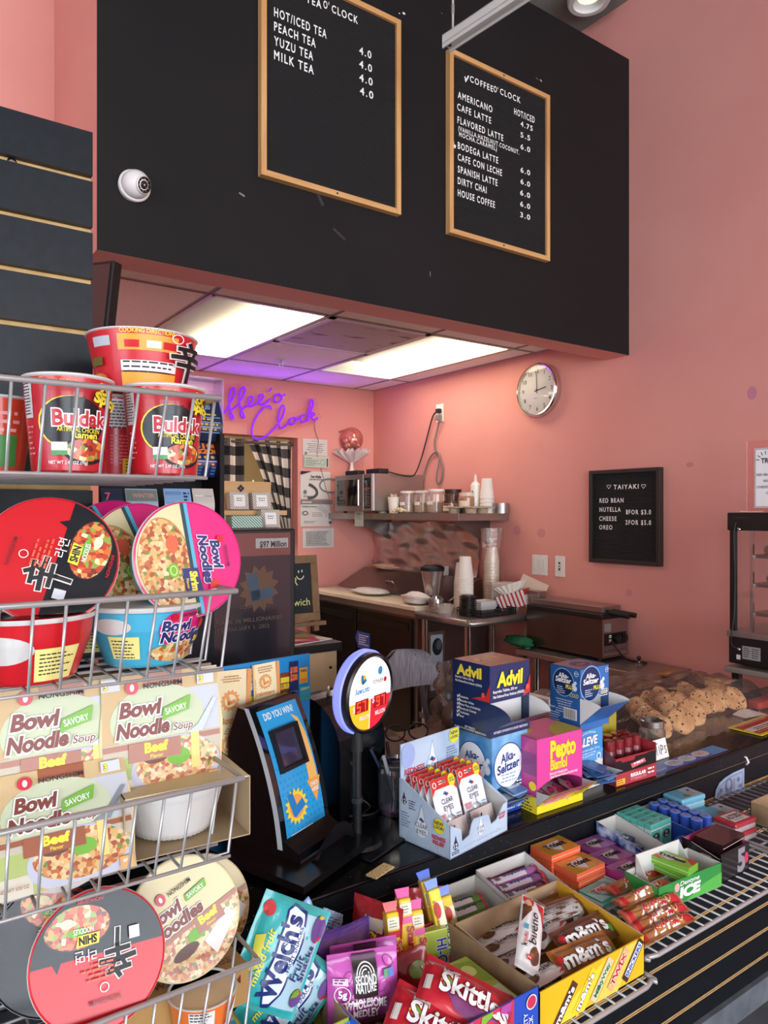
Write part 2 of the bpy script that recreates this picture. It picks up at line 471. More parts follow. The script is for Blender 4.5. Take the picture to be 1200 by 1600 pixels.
for y in (-3.2, -1.2, .85): b.box(-4.1, y, .4, -4.02, y+.05, 3.3, FR)
for z in (.4, 3.25): b.box(-4.1, -3.2, z, -4.02, .9, z+.05, FR)
b.box(-4.065, -3.15, .45, -4.06, .85, 3.25, GL); b.build('window_4', kind='structure')

# ================================================================== LIGHT FITTINGS
STEELW = mat('#d9d9d4', .45)
LENS = mat('#fff3d2', .4, emit=9.5, name='fluorescent_lens')
for (x0, x1), lab in zip(TROF, ('lit recessed fluorescent ceiling light nearest the wall monitor', 'lit recessed fluorescent ceiling light nearest the round wall clock')):
    t = thing('ceiling_light', lab, 'ceiling light', T((x0+x1)/2, 3.54, ZC), 'recessed fluorescent ceiling lights')
    w = .285; L = .58; D = .085
    HOUS = mat('#9a9592', .7)
    b = MB(); b.box(-w, -L, D, w, L, D+.01, HOUS)
    for s in (-1, 1):
        b.add([(s*w, -L, 0), (s*w, L, 0), (s*w*.95, L, D), (s*w*.95, -L, D)], [(0, 1, 2, 3)], HOUS)
        b.add([(-w, s*L, 0), (w, s*L, 0), (w*.95, s*L*.97, D), (-w*.95, s*L*.97, D)], [(0, 1, 2, 3)], STEELW)
    for s in (-1, 1): b.box(s*w-.012, -L-.012, -.004, s*w+.012, L+.012, .004, STEELW); b.box(-w, s*L-.012, -.004, w, s*L+.012, .004, STEELW)
    b.build('housing', t)
    b = MB(); b.box(.075, -.55, .008, .262, .55, D-.002, LENS); b.build('diffuser', t)
t = thing('ceiling_vent', 'square perforated return air vent in the tiled ceiling between two lights', 'vent', T(2.1, 3.25, ZC))
PERF = bpy.data.materials.new('perforated_steel'); PERF.use_nodes = True; nt, bb = nodes(PERF)
vo = N(nt, 'ShaderNodeTexVoronoi'); vo.inputs['Scale'].default_value = 75; vo.inputs['Randomness'].default_value = .0
nt.links.new(coords(nt), vo.inputs['Vector'])
nz = N(nt, 'ShaderNodeTexNoise'); nz.inputs['Scale'].default_value = 5; nt.links.new(coords(nt, (1, 3, 1)), nz.inputs['Vector'])
mx = N(nt, 'ShaderNodeMix', data_type='RGBA'); nt.links.new(ramp(nt, vo.outputs['Distance'], [(.36, '#2b2826'), (.42, '#bdb7b2')]), mx.inputs[6]); mx.inputs[7].default_value = lin('#3d3936')
nt.links.new(ramp(nt, nz.outputs[0], [(.58, (0, 0, 0, 1)), (.66, (.75, .75, .75, 1))]), mx.inputs[0]); nt.links.new(mx.outputs[2], bb.inputs['Base Color']); bb.inputs['Roughness'].default_value = .6
b = MB(); b.box(-.27, -.28, -.006, .27, .28, 0, PERF); b.build('grille', t)
b = MB()
for s in (-1, 1): b.box(s*.285-.015, -.3, -.009, s*.285+.015, .3, 0, STEELW); b.box(-.3, s*.285-.015, -.009, .3, s*.285+.015, 0, STEELW)
b.build('frame', t)
t = thing('fire_sprinkler', 'small white pendent fire sprinkler head below the ceiling tiles', 'sprinkler', T(at(439, 558, z=ZC)))
b = MB(); b.lathe([(0, 0), (.03, 0), (.03, -.004), (.012, -.012), (0, -.012)], STEELW, 20); b.build('escutcheon', t)
b = MB(); b.cyl((0, 0, -.01), (0, 0, -.03), .007, mat('#b9b7b2', .3, .8)); b.cyl((0, 0, -.052), (0, 0, -.054), .016, mat('#b9b7b2', .3, .8))
b.tube([(-.012, 0, -.03), (-.012, 0, -.05), (0, 0, -.053)], .003, STEELW); b.tube([(.012, 0, -.03), (.012, 0, -.05), (0, 0, -.053)], .003, STEELW); b.build('head', t)
p = at(920, 4, z=ZT-.06)
t = thing('ceiling_spotlight', 'round white spotlight on the concrete ceiling above the black wall', 'ceiling light', T(p.x, p.y, ZT))
b = MB(); b.lathe([(.055, -.03), (.072, -.05), (.075, -.062), (.098, -.062), (.105, -.05), (.105, 0)], STEELW, 40); b.build('trim_ring', t)
GLS = bpy.data.materials.new('lamp_glass'); GLS.use_nodes = True; nt, bb = nodes(GLS); bb.inputs['Emission Color'].default_value = lin('#fff6e0'); bb.inputs['Emission Strength'].default_value = .8; bb.inputs['Base Color'].default_value = lin('#dfe3dc'); bb.inputs['Roughness'].default_value = .25
vo = N(nt, 'ShaderNodeTexVoronoi'); vo.inputs['Scale'].default_value = 90; nt.links.new(coords(nt), vo.inputs['Vector']); bump(nt, bb, vo.outputs[0], .8, .004)
b = MB(); b.lathe([(.055, -.03), (.03, -.022), (0, -.02)], GLS, 40); b.build('lamp_lens', t)
# track rail with its suspension wire, hung in front of the black wall
RAIL = mat('#d8d8d2', .4, .1)
a = at(697, 72, z=2.95); c = at(806, 0, z=2.95); d = (c-a).normalized(); e = a+d*1.1
t = thing('track_rail', 'white lighting track rail hanging above the right letter board', 'track rail', T(a.x, a.y, a.z, math.degrees(math.atan2(d.y, d.x))))
b = MB(); b.box(0, -.018, 0, 1.1, .018, .003, RAIL); b.box(0, -.018, 0, 1.1, -.0155, .03, RAIL); b.box(0, .0155, 0, 1.1, .018, .03, RAIL)
b.box(0, -.018, .027, 1.1, .018, .03, RAIL); b.box(0, -.018, -.012, 1.1, -.014, 0, RAIL); b.box(0, .014, -.012, 1.1, .018, 0, RAIL); b.build('channel', t)
b = MB(); b.cyl((.02, -.003, .004), (.02, -.003, -.008), .005, mat('#3a3937', .5)); b.build('end_contact', t)
b = MB(); b.cyl((.03, 0, .03), (.03, 0, ZT-a.z), .0035, mat('#b9b4ad', .5)); b.cyl((.03, 0, .09), (.03, 0, .12), .005, mat('#8f8a84', .5)); b.build('suspension_wire', t)

# ================================================================== LETTER BOARDS ON THE BLACK WALL
FELT = bpy.data.materials.new('ribbed_felt'); FELT.use_nodes = True; nt, bb = nodes(FELT)
wv = N(nt, 'ShaderNodeTexWave', bands_direction='Z'); wv.inputs['Scale'].default_value = 36; nt.links.new(coords(nt), wv.inputs['Vector'])
nt.links.new(ramp(nt, wv.outputs[1], [(.2, '#0b0b0b'), (.8, '#1b1a1a')]), bb.inputs['Base Color']); bb.inputs['Roughness'].default_value = .9; bump(nt, bb, wv.outputs[1], .6, .003)
LET = mat('#f4f3ee', .4)
def letterboard(name, label, x0, x1, z0, z1, frame_mats, fw, dep, rows, feltmat=FELT, ax='Y', yb=YS):
    """rows: (text, px left, py baseline at left, px right, cap height)"""
    W = x1-x0; H = z1-z0
    M = T(x0, yb, z0) if ax == 'Y' else T(XR, x1, z0, -90)
    t = thing(name, label, 'letter board', M)
    fv, fh = frame_mats
    b = MB()
    for a, c, q, e, m in ((0, fw, 0, H, fv), (W-fw, W, 0, H, fv), (fw, W-fw, 0, fw, fh), (fw, W-fw, H-fw, H, fh)):
        b.box(a, -dep, q, c, -.001, e, m, bev=.0018)
    for z in (fw/2, H-fw/2): b.cyl((W*.51, -dep-.001, z), (W*.51, -dep, z), .004, BLACK, 10)
    b.build('frame', t)
    b = MB(); b.box(fw*.9, -dep*.6, fw*.9, W-fw*.9, -.002, H-fw*.9, feltmat); b.build('felt_panel', t)
    yl = -dep*.6-.0005
    for s, pl, py, pr, h in rows:
        if ax == 'Y': A = at(pl, py, Y=yb+yl)-Vector((x0, yb, z0)); B = at(pr, py, Y=yb+yl)-Vector((x0, yb, z0)); xa, xb, zz = A.x, B.x, A.z
        else: A = at(pl, py, X=XR+yl); B = at(pr, py, X=XR+yl); xa, xb, zz = x1-A.y, x1-B.y, A.z-z0
        f = Fr(MB(), (0, yl, 0), (1, 0, 0), (0, 0, 1), lay=.0012)
        f.text(s, (xa+xb)/2, zz, h*1.0, LET, w=xb-xa, bold=0.0 if s == '♡' else .018, sp=1.28)
        f.mb.build('letter_row', t)
    return t
rowsL = [('✓TEA O\' CLOCK', 466, -5, 559, .028)]
rowsL = [('TEA', 478, 2, 502, .027), ("O'", 505, 11, 514, .027), ('CLOCK', 518, 18, 559, .027),
  ('HOT/ICED TEA', 428, 24, 510, .030), ('PEACH TEA', 428, 46.5, 493, .030), ('YUZU TEA', 428, 69, 489, .030), ('MILK TEA', 428, 91, 490, .030),
  ('4.0', 561, 83, 580, .027), ('4.0', 561, 104, 581, .027), ('4.0', 561, 125, 582, .027), ('4.0', 562, 146, 583, .027)]
letterboard('letter_board', 'left letter board listing tea prices in a wooden frame on black wall', 1.118, 1.715, 2.615, 3.372, (WOODL, WOODX), .021, .03, rowsL)
rowsR = [('✔', 725.5, 124.5, 732.5, .022), ('COFFEE', 734, 126.5, 770, .025), ("O'", 771, 142, 778, .025), ('CLOCK', 781, 146, 813, .025),
  ('AMERICANO', 715, 152, 769, .027), ('CAFE LATTE', 714, 170.5, 767, .027), ('FLAVORED LATTE', 714.5, 191, 786, .027), ('(VANILLA.HAZELNUT.COCONUT.', 716, 203, 811, .0185), ('MOCHA.CARAMEL)', 717, 212, 776, .0185),
  ('BODEGA LATTE', 715, 231, 778, .027), ('CAFE CON LECHE', 715, 249, 784, .027), ('SPANISH LATTE', 715, 268, 777, .027), ('DIRTY CHAI', 715, 286, 760, .027), ('HOUSE COFFEE', 715, 305, 773, .027),
  ('HOT/ICED', 803, 177.5, 835, .027), ('4.75', 813, 196, 832, .022), ('5.5', 813, 213, 828, .022), ('6.0', 813, 231.5, 828, .022), ('6.0', 813, 268, 828, .022), ('6.0', 813, 286, 828, .022), ('6.0', 812.5, 303.5, 828, .022), ('6.0', 812.5, 321, 828, .022), ('3.0', 812.5, 338, 828, .022)]
t = letterboard('letter_board', 'right letter board listing coffee prices in a wooden frame on black wall', 1.963, 2.562, 2.602, 3.358, (WOODL, WOODX), .021, .03, rowsR)
b = MB(); f = Fr(b, (0, -.02, 0), (1, 0, 0), (0, 0, 1)); A = at(708, 225, Y=YS-.02)-Vector((1.963, YS, 2.602))
f.poly([(A.x-.011, A.z-.012), (A.x+.013, A.z-.012), (A.x+.016, A.z+.002), (A.x+.006, A.z+.003), (A.x+.004, A.z+.018), (A.x-.002, A.z+.018), (A.x-.004, A.z+.004), (A.x-.011, A.z)], LET)
b.build('thumb_symbol', t)

# ================================================================== SECURITY CAMERA
t = thing('security_camera', 'white dome security camera with a black lens on the black wall', 'camera', face(at(208, 292, Y=YS), (1, 0, 0), (0, 0, 1)))
CW = mat('#ebe6e2', .35)
b = MB(); b.lathe([(.047, 0), (.049, .012), (.049, .018), (.046, .022), (.043, .022)], CW, 40); b.build('base', t)
b = MB(); b.ball((0, 0, .028), .0425, .0425, .0425, CW, 32, 20); b.build('dome', t)
d = Vector((.35, -.28, .9)).normalized(); q = d.to_track_quat('Z', 'Y').to_matrix().to_4x4()
b = MB(Matrix.Translation((0, 0, .028)) @ q); b.lathe([(.026, .0335), (.026, .040), (.0235, .0425), (.0225, .0395), (0, .0395)], [CW, CW, BLACK, BLACK], 32); b.lathe([(.013, .040), (.012, .0425), (.009, .0435), (0, .042)], mat('#050507', .08, coat=1), 24)
for i in range(10): b.ball((.018*math.cos(i*.628), .018*math.sin(i*.628), .040), .002, .002, .0012, mat('#8d8d92', .3), 8, 5)
b.build('lens', t)

area('storeroom_fill', (1.9, 5.3, 2.55), (0, 0, 0), .6, .6, 22, (1, .93, .78))  # unseen fill lamp, added to brighten the storeroom beyond the doorway
# ================================================================== RIGHT WALL
SS = noisy('brushed_steel', [(.3, '#a39e99'), (.7, '#aca7a2')], scale=300, detail=2, rough=.33, metal=.88)
SSD = mat('#77726e', .32, .85)
CHROME = mat('#d6d3d0', .12, 1.0)
PLW = mat('#e9e6df', .45)
PAPER = mat('#f1efe9', .8)
RUB = mat('#141415', .6)
def wallface(y, z): return face((XR, y, z), (0, -1, 0), (0, 0, 1))
# clock
t = thing('wall_clock', 'round chrome wall clock with a white dial on the pink wall', 'clock', wallface(2.915, 2.157))
b = MB(); b.lathe([(.14, .002), (.152, .006), (.155, .02), (.152, .038), (.146, .046), (.139, .044), (.138, .03)], CHROME, 56); b.build('rim', t)
b = MB(); b.lathe([(.14, .03), (0, .03)], mat('#f3f1ea', .5), 48); f = Fr(b, (0, 0, .03), (1, 0, 0), (0, 1, 0))
for i in range(1, 13):
    a = PI/2-i*PI/6; f.text(str(i), .108*math.cos(a), .108*math.sin(a)-.011, .022, INK, bold=.01)
for i in range(60):
    a = i*PI/30; f.line([(.127*math.cos(a), .127*math.sin(a)), (.133*math.cos(a), .133*math.sin(a))], .0025 if i % 5 == 0 else .001, INK)
f.bars(-.016, -.05, .032, 1, mat('#8b8b88'), h=.003, jit=0)
b.build('dial', t)
b = MB(); f = Fr(b, (0, 0, .032)); f.poly([(-.02, -.004), (.066, .012), (.068, .006), (-.018, -.009)], BLACK); b.build('hour_hand', t)
b = MB(); f = Fr(b, (0, 0, .033)); f.poly([(-.003, -.02), (-.007, .098), (-.003, .098), (.003, -.02)], mat('#4a4a4a', .4)); f.ell(0, 0, .006, .006, BLACK); b.build('minute_hand', t)
b = MB(); b.lathe([(.139, .041), (.1, .0425), (0, .044)], film('clock_glass', '#ffffff', .05, .03, .0), 48); b.build('glass', t)
# TAIYAKI board
rowsT = [('♡', 948, 763, 955, .0201), ('TAIYAKI', 959, 763.5, 998, .022), ('♡', 1002, 762.5, 1009.5, .0201),
  ('RED BEAN', 937, 784.5, 974.5, .022), ('NUTELLA', 937, 798.5, 970, .022), ('CHEESE', 936.5, 812.5, 963.5, .022), ('OREO', 936.5, 826, 957, .022),
  ('1', 978.5, 802.5, 981, .022), ('FOR $3.0', 982.5, 802.5, 1017.5, .022), ('2FOR $5.0', 977.5, 818.5, 1017.5, .022)]
FRB = mat('#2b2624', .45)
letterboard('letter_board', 'small black framed letter board with taiyaki prices on the pink wall', 2.123, 2.547, 1.195, 1.678, (FRB, FRB), .02, .035, rowsT, FELT, 'X')
# switches and sockets
def plate(name, label, cat, y, z, w, h, gang):
    t = thing(name, label, cat, wallface(y, z))
    b = MB(); b.box(-w/2, -h/2, .001, w/2, h/2, .006, PLW, bev=.002)
    f = Fr(b, (0, 0, .0062)); 
    for s in (-1, 1): f.ell(0, s*h*.43, .0025, .0025, mat('#a8a59e', .4, .6))
    b.build('cover_plate', t)
    for k in range(gang):
        x = (k-(gang-1)/2)*.046
        b = MB(); b.box(x-.016, -.033, .006, x+.016, .033, .009, mat('#dedbd3', .4), bev=.001)
        yield t, x, b
for t, x, b in plate('light_switch', 'double white rocker switch plate above the striped paper tray', 'light switch', 2.92, 1.156, .117, .115, 2):
    b.add([(x-.013, -.03, .0095), (x+.013, -.03, .0095), (x+.013, .03, .014), (x-.013, .03, .014)], [(0, 1, 2, 3)], PLW); b.build('rocker', t)
for t, x, b in plate('wall_socket', 'single white outlet plate to the right of the double switch', 'socket', 2.77, 1.157, .07, .115, 1):
    f = Fr(b, (x, 0, .0092)); f.rect(-.006, .012, .012, .012, INK); f.rect(-.006, -.022, .012, .012, INK); f.rect(-.008, -.003, .016, .006, mat('#b7322c')); b.build('receptacle', t)
for t, x, b in plate('wall_socket', 'white outlet high on the wall with two plugs above the microwave', 'socket', 3.812, 2.125, .075, .12, 1):
    f = Fr(b, (x, 0, .0092)); f.rect(-.006, .012, .003, .012, INK); f.rect(.004, .012, .003, .012, INK); b.build('receptacle', t)
def smooth(pts, k=6, closed=False):
    P = [Vector(p) for p in pts]; n = len(P); out = []
    rng = n if closed else n-1
    for i in range(rng):
        p0 = P[(i-1) % n] if (closed or i) else P[0]; p1 = P[i]; p2 = P[(i+1) % n]; p3 = P[(i+2) % n] if (closed or i+2 < n) else P[-1]
        for j in range(k):
            q = j/k
            out.append(.5*((2*p1)+(p2-p0)*q+(2*p0-5*p1+4*p2-p3)*q*q+(3*p1-p0-3*p2+p3)*q**3))
    if not closed: out.append(P[-1])
    return out
t = thing('power_adapter', 'black power adapter with its cable lying on top of the microwave', 'adapter', T(2.86, 4.1, 1.716))
b = MB(); b.box(-.05, -.1, 0, .03, .06, .035, RUB, bev=.006); b.build('adapter_box', t)
b = MB(); b.box(-.09, .10, 0, -.03, .26, .03, RUB, bev=.006); b.build('second_box', t)
org = Vector((2.86, 4.1, 1.716))
pts = [Vector((2.87, 3.99, 1.73)), at(625, 741, X=2.93), at(640, 743, X=3.0), at(648, 740, X=3.08), at(656, 722, X=3.15), at(664, 695, X=3.165), at(671, 668, X=3.165), at(677, 648, X=3.16), at(685, 641, X=3.155)]
b = MB(); b.tube([p-org for p in smooth(pts)], .005, RUB); b.build('cable', t)
p = at(686, 641, X=XR-.02); b = MB(); b.box(p.x-.02, p.y-.016, p.z-.014, p.x+.008, p.y+.016, p.z+.014, RUB, bev=.003)
for i in range(len(b.v)): b.v[i] = tuple(Vector(b.v[i])-org)
b.build('plug', t)
GC = mat('#7d736e', .6)
t = thing('power_cord', 'grey power cord hanging in a loop from the wall outlet', 'cord', T(XR-.02, 3.8, 2.05)); org = Vector((XR-.02, 3.8, 2.05))
pts = [at(687, 655, X=3.15), at(683, 672, X=3.165), at(679, 690, X=3.168), at(681, 706, X=3.17), at(688, 716, X=3.17), at(692, 733, X=3.17), at(689, 751, X=3.17), at(683, 754, X=3.17), at(683, 738, X=3.16), at(687, 714, X=3.16), at(682, 705, X=3.165), at(672, 714, X=3.168), at(664, 735, X=3.168), at(659, 757, X=3.16), at(655, 768, X=3.14)]
b = MB(); b.tube([p-org for p in smooth(pts)], .006, GC); b.build('cable', t)
p = at(687, 652, X=XR-.02)-org; b = MB(); b.box(p.x-.025, p.y-.014, p.z-.018, p.x+.008, p.y+.014, p.z+.018, GC, bev=.004); b.build('plug', t)
# ---------------------------------------------------------------- wall shelf with what stands on it
SZ = 1.452
t = thing('wall_shelf', 'stainless steel wall shelf holding the microwave, jars and cups', 'shelf', T(2.78, 3.17, SZ))
b = MB(); b.box(0, 0, -.003, .395, 1.42, 0, SS); b.box(-.004, 0, -.042, 0, 1.42, 0, SS); b.box(0, -.003, -.042, .395, 0, 0, SS); b.build('shelf_board', t)
b = MB(); b.box(.392, 0, 0, .396, 1.42, .06, SS); b.box(.33, -.004, 0, .396, 0, .055, SS); b.build('upstand', t)
for y in (.16, 1.2):
    b = MB(Matrix.Translation((0, y, 0)) @ Matrix.Rotation(R(90), 4, 'X')); b.prism([(.07, -.04), (.396, -.04), (.396, -.19), (.37, -.19)], -.002, .002, SSD); b.build('bracket', t)
b = MB()
for y in (.62, .82): b.box(-.0055, y, -.03, -.004, y+.03, -.012, mat('#a98d3d', .4, .5))
b.build('clip', t)
p = at(561, 803, X=2.774)
b = MB(Matrix(face((2.774, p.y, p.z-.03), (0, -1, 0), (0, 0, 1)))); b.add([(-.055, -.05, 0), (.055, -.05, 0), (.055, .05, 0), (-.055, .05, 0)], [(0, 1, 2, 3)], mat('#b9c3b4', .7))
f = Fr(b, (0, 0, 0)); f.bars(-.045, .03, .09, 4, mat('#55605a'), h=.004, gap=.011); f.text('Cottage', -.01, .034, .012, mat('#3c5a4c')); f.mb.build('permit_card', label='greenish permit card taped under the front edge of the wall shelf', cat='paper')
# microwave
t = thing('microwave', 'stainless steel microwave at the left end of the wall shelf', 'microwave', T(2.735, 3.975, SZ+.002))
W, D, H = .43, .465, .26
b = MB(); b.box(.012, 0, .012, W, D, H, SS, bev=.004); b.build('body', t)
def fl(b, x): return Fr(b, (x, D, .012), (0, -1, 0), (0, 0, 1))
b = MB(); b.box(0, .105, .014, .013, D, H-.002, SS, bev=.002); f = fl(b, -.0002); f.rect(.03, .035, .28, .18, mat('#16110f', .08, coat=1)); b.build('door', t)
b = MB(); b.box(0, 0, .014, .013, .102, H-.002, SS, bev=.002); f = fl(b, -.0002); f.rect(.372, .02, .075, .2, mat('#1b1614', .2))
for j in range(7):
    for i in range(2): f.rect(.378+i*.033, .03+j*.019, .027, .011, mat('#5d5450', .4) if j < 6 else mat('#b65a52', .4))
f.rect(.378, .185, .06, .024, mat('#2c3d38', .2)); b.build('control_panel', t)
b = MB(); b.cyl((-.03, .118, .05), (-.03, .118, .22), .008, CHROME); b.cyl((-.03, .118, .06), (0, .118, .06), .005, CHROME); b.cyl((-.03, .118, .21), (0, .118, .21), .005, CHROME); b.build('handle', t)
for x in (.06, .4):
    for y in (.05, .42): b = MB(); b.cyl((x, y, -.002), (x, y, .014), .012, RUB); b.build('foot', t)
# bouquet balloon
p = at(560, 735, X=2.93)
t = thing('balloon_bouquet', 'clear balloon bouquet with white tulle and gold foil on the microwave', 'decoration', T(2.95, p.y+.12, SZ+.262))
b = MB(); b.ball((0, 0, .28), .085, .085, .09, film('balloon_skin', '#ffd9d2', .10, .05, .08), 28, 18); f = Fr(b, (-.088, .0, .31), (0, -1, 0), (0, 0, 1)); f.text('HAPPY', 0, 0.015, .018, mat('#5c3b35')); b.build('balloon', t)
TUL = mat('#f3e4e2', .8, trans=.2)
b = MB()
for k in range(16):
    a = k*2*PI/16+random.uniform(-.1, .1); r = .12+random.uniform(-.02, .025)
    def pt(u, v, a=a, r=r):
        rr = .015+(r-.015)*v; w = (.2+.32*v)*(u-.5)*1.7
        return (rr*math.cos(a+w), rr*math.sin(a+w), .11+.085*v**1.2*(1 if v < .8 else .95)+.018*math.sin(u*9+k)*v)
    b.grid(pt, 8, 6, TUL)
b.build('tulle', t)
GOLD = noisy('gold_foil', [(.35, '#d8a48c'), (.6, '#f6ddd2'), (.8, '#a8735c')], scale=40, detail=3, rough=.2, metal=.9, bmp=.8, bdist=.02)
b = MB()
for k in range(9):
    a = k*.7; b.ball((.045*math.cos(a), .045*math.sin(a), .255+.02*math.sin(k*2.1)), .028, .028, .028, GOLD, 10, 7)
b.build('foil', t)
b = MB(); b.lathe([(.03, 0), (.012, .09), (.016, .12)], PLW, 20); b.build('base', t)
# paper cups with stir sticks
CUPM = mat('#efe9df', .6)
def papercup(r0, r1, h, m=CUPM, inside=None):
    b = MB(); b.lathe([(0, 0), (r0, 0), (r1, h), (r1+.002, h+.001), (r1+.002, h-.003), (r1-.002, h-.002), (r0*.97, .01), (0, .01)], m, 28); return b
for i, (px, lab) in enumerate(((598, 'white paper cup full of stir sticks beside the microwave'), (615, 'white paper cup of stir sticks on the shelf next to the first jar'))):
    p = at(px, 800, X=2.87)
    t = thing('paper_cup', lab, 'cup', T(2.87, p.y, SZ), 'cups of stir sticks on the shelf')
    papercup(.028, .04, .105).build('cup', t)
    if i == 0 or i == 1:
        for k in range(9):
            a = k*.7; x, y = .018*math.cos(a), .018*math.sin(a); hh = (.135 if i == 0 else .12)+.012*random.random()
            b = MB(); b.box(x-.003, y-.001, .02, x+.003, y+.001, hh, mat('#d9c6a5', .7)); b.build('stir_stick', t)
b = MB(); p = at(607, 797, X=2.83)
for k in range(14): b.ball((random.uniform(-.04, .04), random.uniform(-.04, .04), .012+random.uniform(0, .02)), .013, .010, .008, noisy('crumple', [(.4, '#e8dfcf'), (.6, '#b49b74')], scale=60, rough=.7), 8, 5)
p = at(623, 797, X=2.83); b.build('sugar_packets', M=T(2.83, p.y, SZ), label='small heap of crumpled sugar packets in front of the stir cups', cat='sugar packets')
# glass jars
JG = film('jar_glass', '#fbf6f0', .06, .05, .14)
for i, (px, r, h, lab, fill) in enumerate(((637, .052, .145, 'glass jar with white lid, leftmost of the three clear jars', '#a08f7c'), (660, .052, .145, 'middle one of the three clear glass jars on the shelf', '#9c8c7a'), (681, .056, .15, 'rightmost and largest of the three clear jars with white lids', '#a19180'))):
    p = at(px, 800, X=2.93 if i != 1 else 2.96)
    t = thing('glass_jar', lab, 'jar', T(p.x, p.y, SZ), 'clear glass jars on the wall shelf')
    b = MB(); b.lathe([(0, .002), (r*.95, .002), (r, .012), (r, h*.78), (r*.86, h*.88), (r*.86, h*.93)], JG, 32); b.build('glass', t)
    b = MB(); b.lathe([(0, .006), (r*.92, .006), (r*.94, .014), (r*.94, h*.45), (0, h*.47)], noisy('dry_tea'+str(i), [(.3, '#a8927a'), (.7, '#c7b299')], scale=120, rough=.9), 28); b.build('contents', t)
    b = MB(); b.lathe([(r*.9, h*.9), (r*.92, h*.9), (r*.92, h-.001), (r*.9, h), (0, h)], mat('#e9e4dc', .5), 32); b.build('lid', t)
    b = MB(Matrix.Rotation(R(180), 4, 'Z')); b.lathe([(r+.0006, h*.36), (r+.0006, h*.5)], PAPER, 12, a0=-.55, a1=.55); b.build('label_strip', t)
for i, (px, X, r, h, body, lid, lab) in enumerate(((704, 2.9, .045, .075, '#7a4c33', '#4a2f24', 'low brown jar with a dark lid in front of the taller brown jar'), (708, 3.04, .058, .15, '#5b3626', '#2e211c', 'tall dark brown jar beside the clear jars on shelf'), (729, 2.98, .05, .125, '#a77a5b', '#d8ccb9', 'tan jar with a pale lid behind the pulp drink carrier'))):
    p = at(px, 800, X=X)
    t = thing('spread_jar', lab, 'jar', T(p.x, p.y, SZ))
    b = MB(); b.lathe([(0, 0), (r, 0), (r, h*.75), (r*.88, h*.84), (0, h*.84)], mat(body, .25, coat=.6), 28); b.build('glass', t)
    b = MB(); b.lathe([(r*.9, h*.8), (r*.92, h), (0, h)], mat(lid, .4), 28); b.build('lid', t)
    if i != 1: b = MB(Matrix.Rotation(R(180), 4, 'Z')); b.lathe([(r+.0006, h*.2), (r+.0006, h*.6)], mat('#e6d8c4', .6), 12, a0=-.9, a1=.9); b.build('label_strip', t)
# pulp carrier
PULP = noisy('pulp', [(.35, '#a8977c'), (.65, '#bfae93')], scale=80, rough=.9, bmp=.3)
p = at(728, 799, X=2.88)
t = thing('drink_carrier', 'tan moulded pulp drink carrier on the shelf in front of the jars', 'drink carrier', T(2.9, p.y, SZ))
b = MB(); b.box(-.09, -.13, .03, .09, .13, .036, PULP, bev=.002)
for s in (-1, 1):
    for q in (-1, 1): b.lathe([(.03, 0), (.036, .03), (.05, .034), (.05, .04), (.04, .04)], PULP, 20, (s*.045, q*.07, 0))
b.build('tray', t)
# spray can and cup stack
p = at(743, 795, X=3.03)
t = thing('whipped_cream_can', 'white pressurised can with a pointed nozzle beside the cup stack', 'can', T(3.03, p.y, SZ))
b = MB(Matrix.Rotation(R(180), 4, 'Z')); b.lathe([(0, 0), (.028, 0), (.029, .005), (.029, .17), (.02, .185), (.012, .19)], mat('#efece6', .3), 28)
f = Fr(b, fn=lambda x, y, o: (.0292*math.cos(x/.03)+o, .0292*math.sin(x/.03), y))
for y in (.04, .075, .11): f.line([(-.012, y), (.004, y+.025), (.014, y+.01)], .006, mat('#3f4a3c'))
b.build('body', t); b = MB(); b.cyl((0, 0, .185), (0, 0, .235), .012, PLW, r1=.004); b.build('nozzle', t)
def cupstack(name, label, M, n, r0, r1, h, step, m, group=None):
    """nested cups, mouth down, each its own cup"""
    for k in range(n):
        b = MB(); z = k*step
        b.lathe([(r1, z), (r1+.0025, z+.002), (r1, z+.005), (r0, z+h), (0, z+h)], m, 24)
        b.build('paper_cup', M=M, label=label, cat='cup', group=group)
p = at(755, 795, X=3.02)
cupstack('paper_cup', 'white paper cup in the upturned stack on the wall shelf', T(3.05, p.y, SZ), 5, .03, .042, .12, .022, CUPM, 'upturned cups on the wall shelf')
p = at(779, 795, X=3.1)
b = MB(); b.lathe([(0, 0), (.05, 0), (.05, .06), (.048, .06), (.048, .004), (0, .004)], SS, 28); b.build('steel_canister', M=T(3.1, p.y-.02, SZ), label='small stainless canister at the right end of the wall shelf', cat='canister')
# foil sheet on the wall
FOIL = noisy('crumpled_foil', [(.3, '#c4b8b4'), (.7, '#d8ccc8')], scale=7, detail=3, rough=.34, metal=.9, bmp=.2, bdist=.015, stretch=(1, 2.2, .5))
p0 = at(578, 870, X=3.165); p1 = at(738, 900, X=3.165)
def fn(u, v):
    y = 4.55+(3.42-4.55)*u; z = 1.04+(1.39-1.04)*v
    w = .012*math.sin(u*31+v*5)+.010*math.sin(u*11-v*13)+.006*math.sin(v*27+u*17)
    return (XR-.022+w*.7, y+.01*math.sin(v*9), z+.008*math.sin(u*23))
b = MB(); b.grid(fn, 60, 20, FOIL, flip=True); b.build('foil_sheet', label='crinkled aluminium foil sheet lining the wall under the shelf', cat='foil')

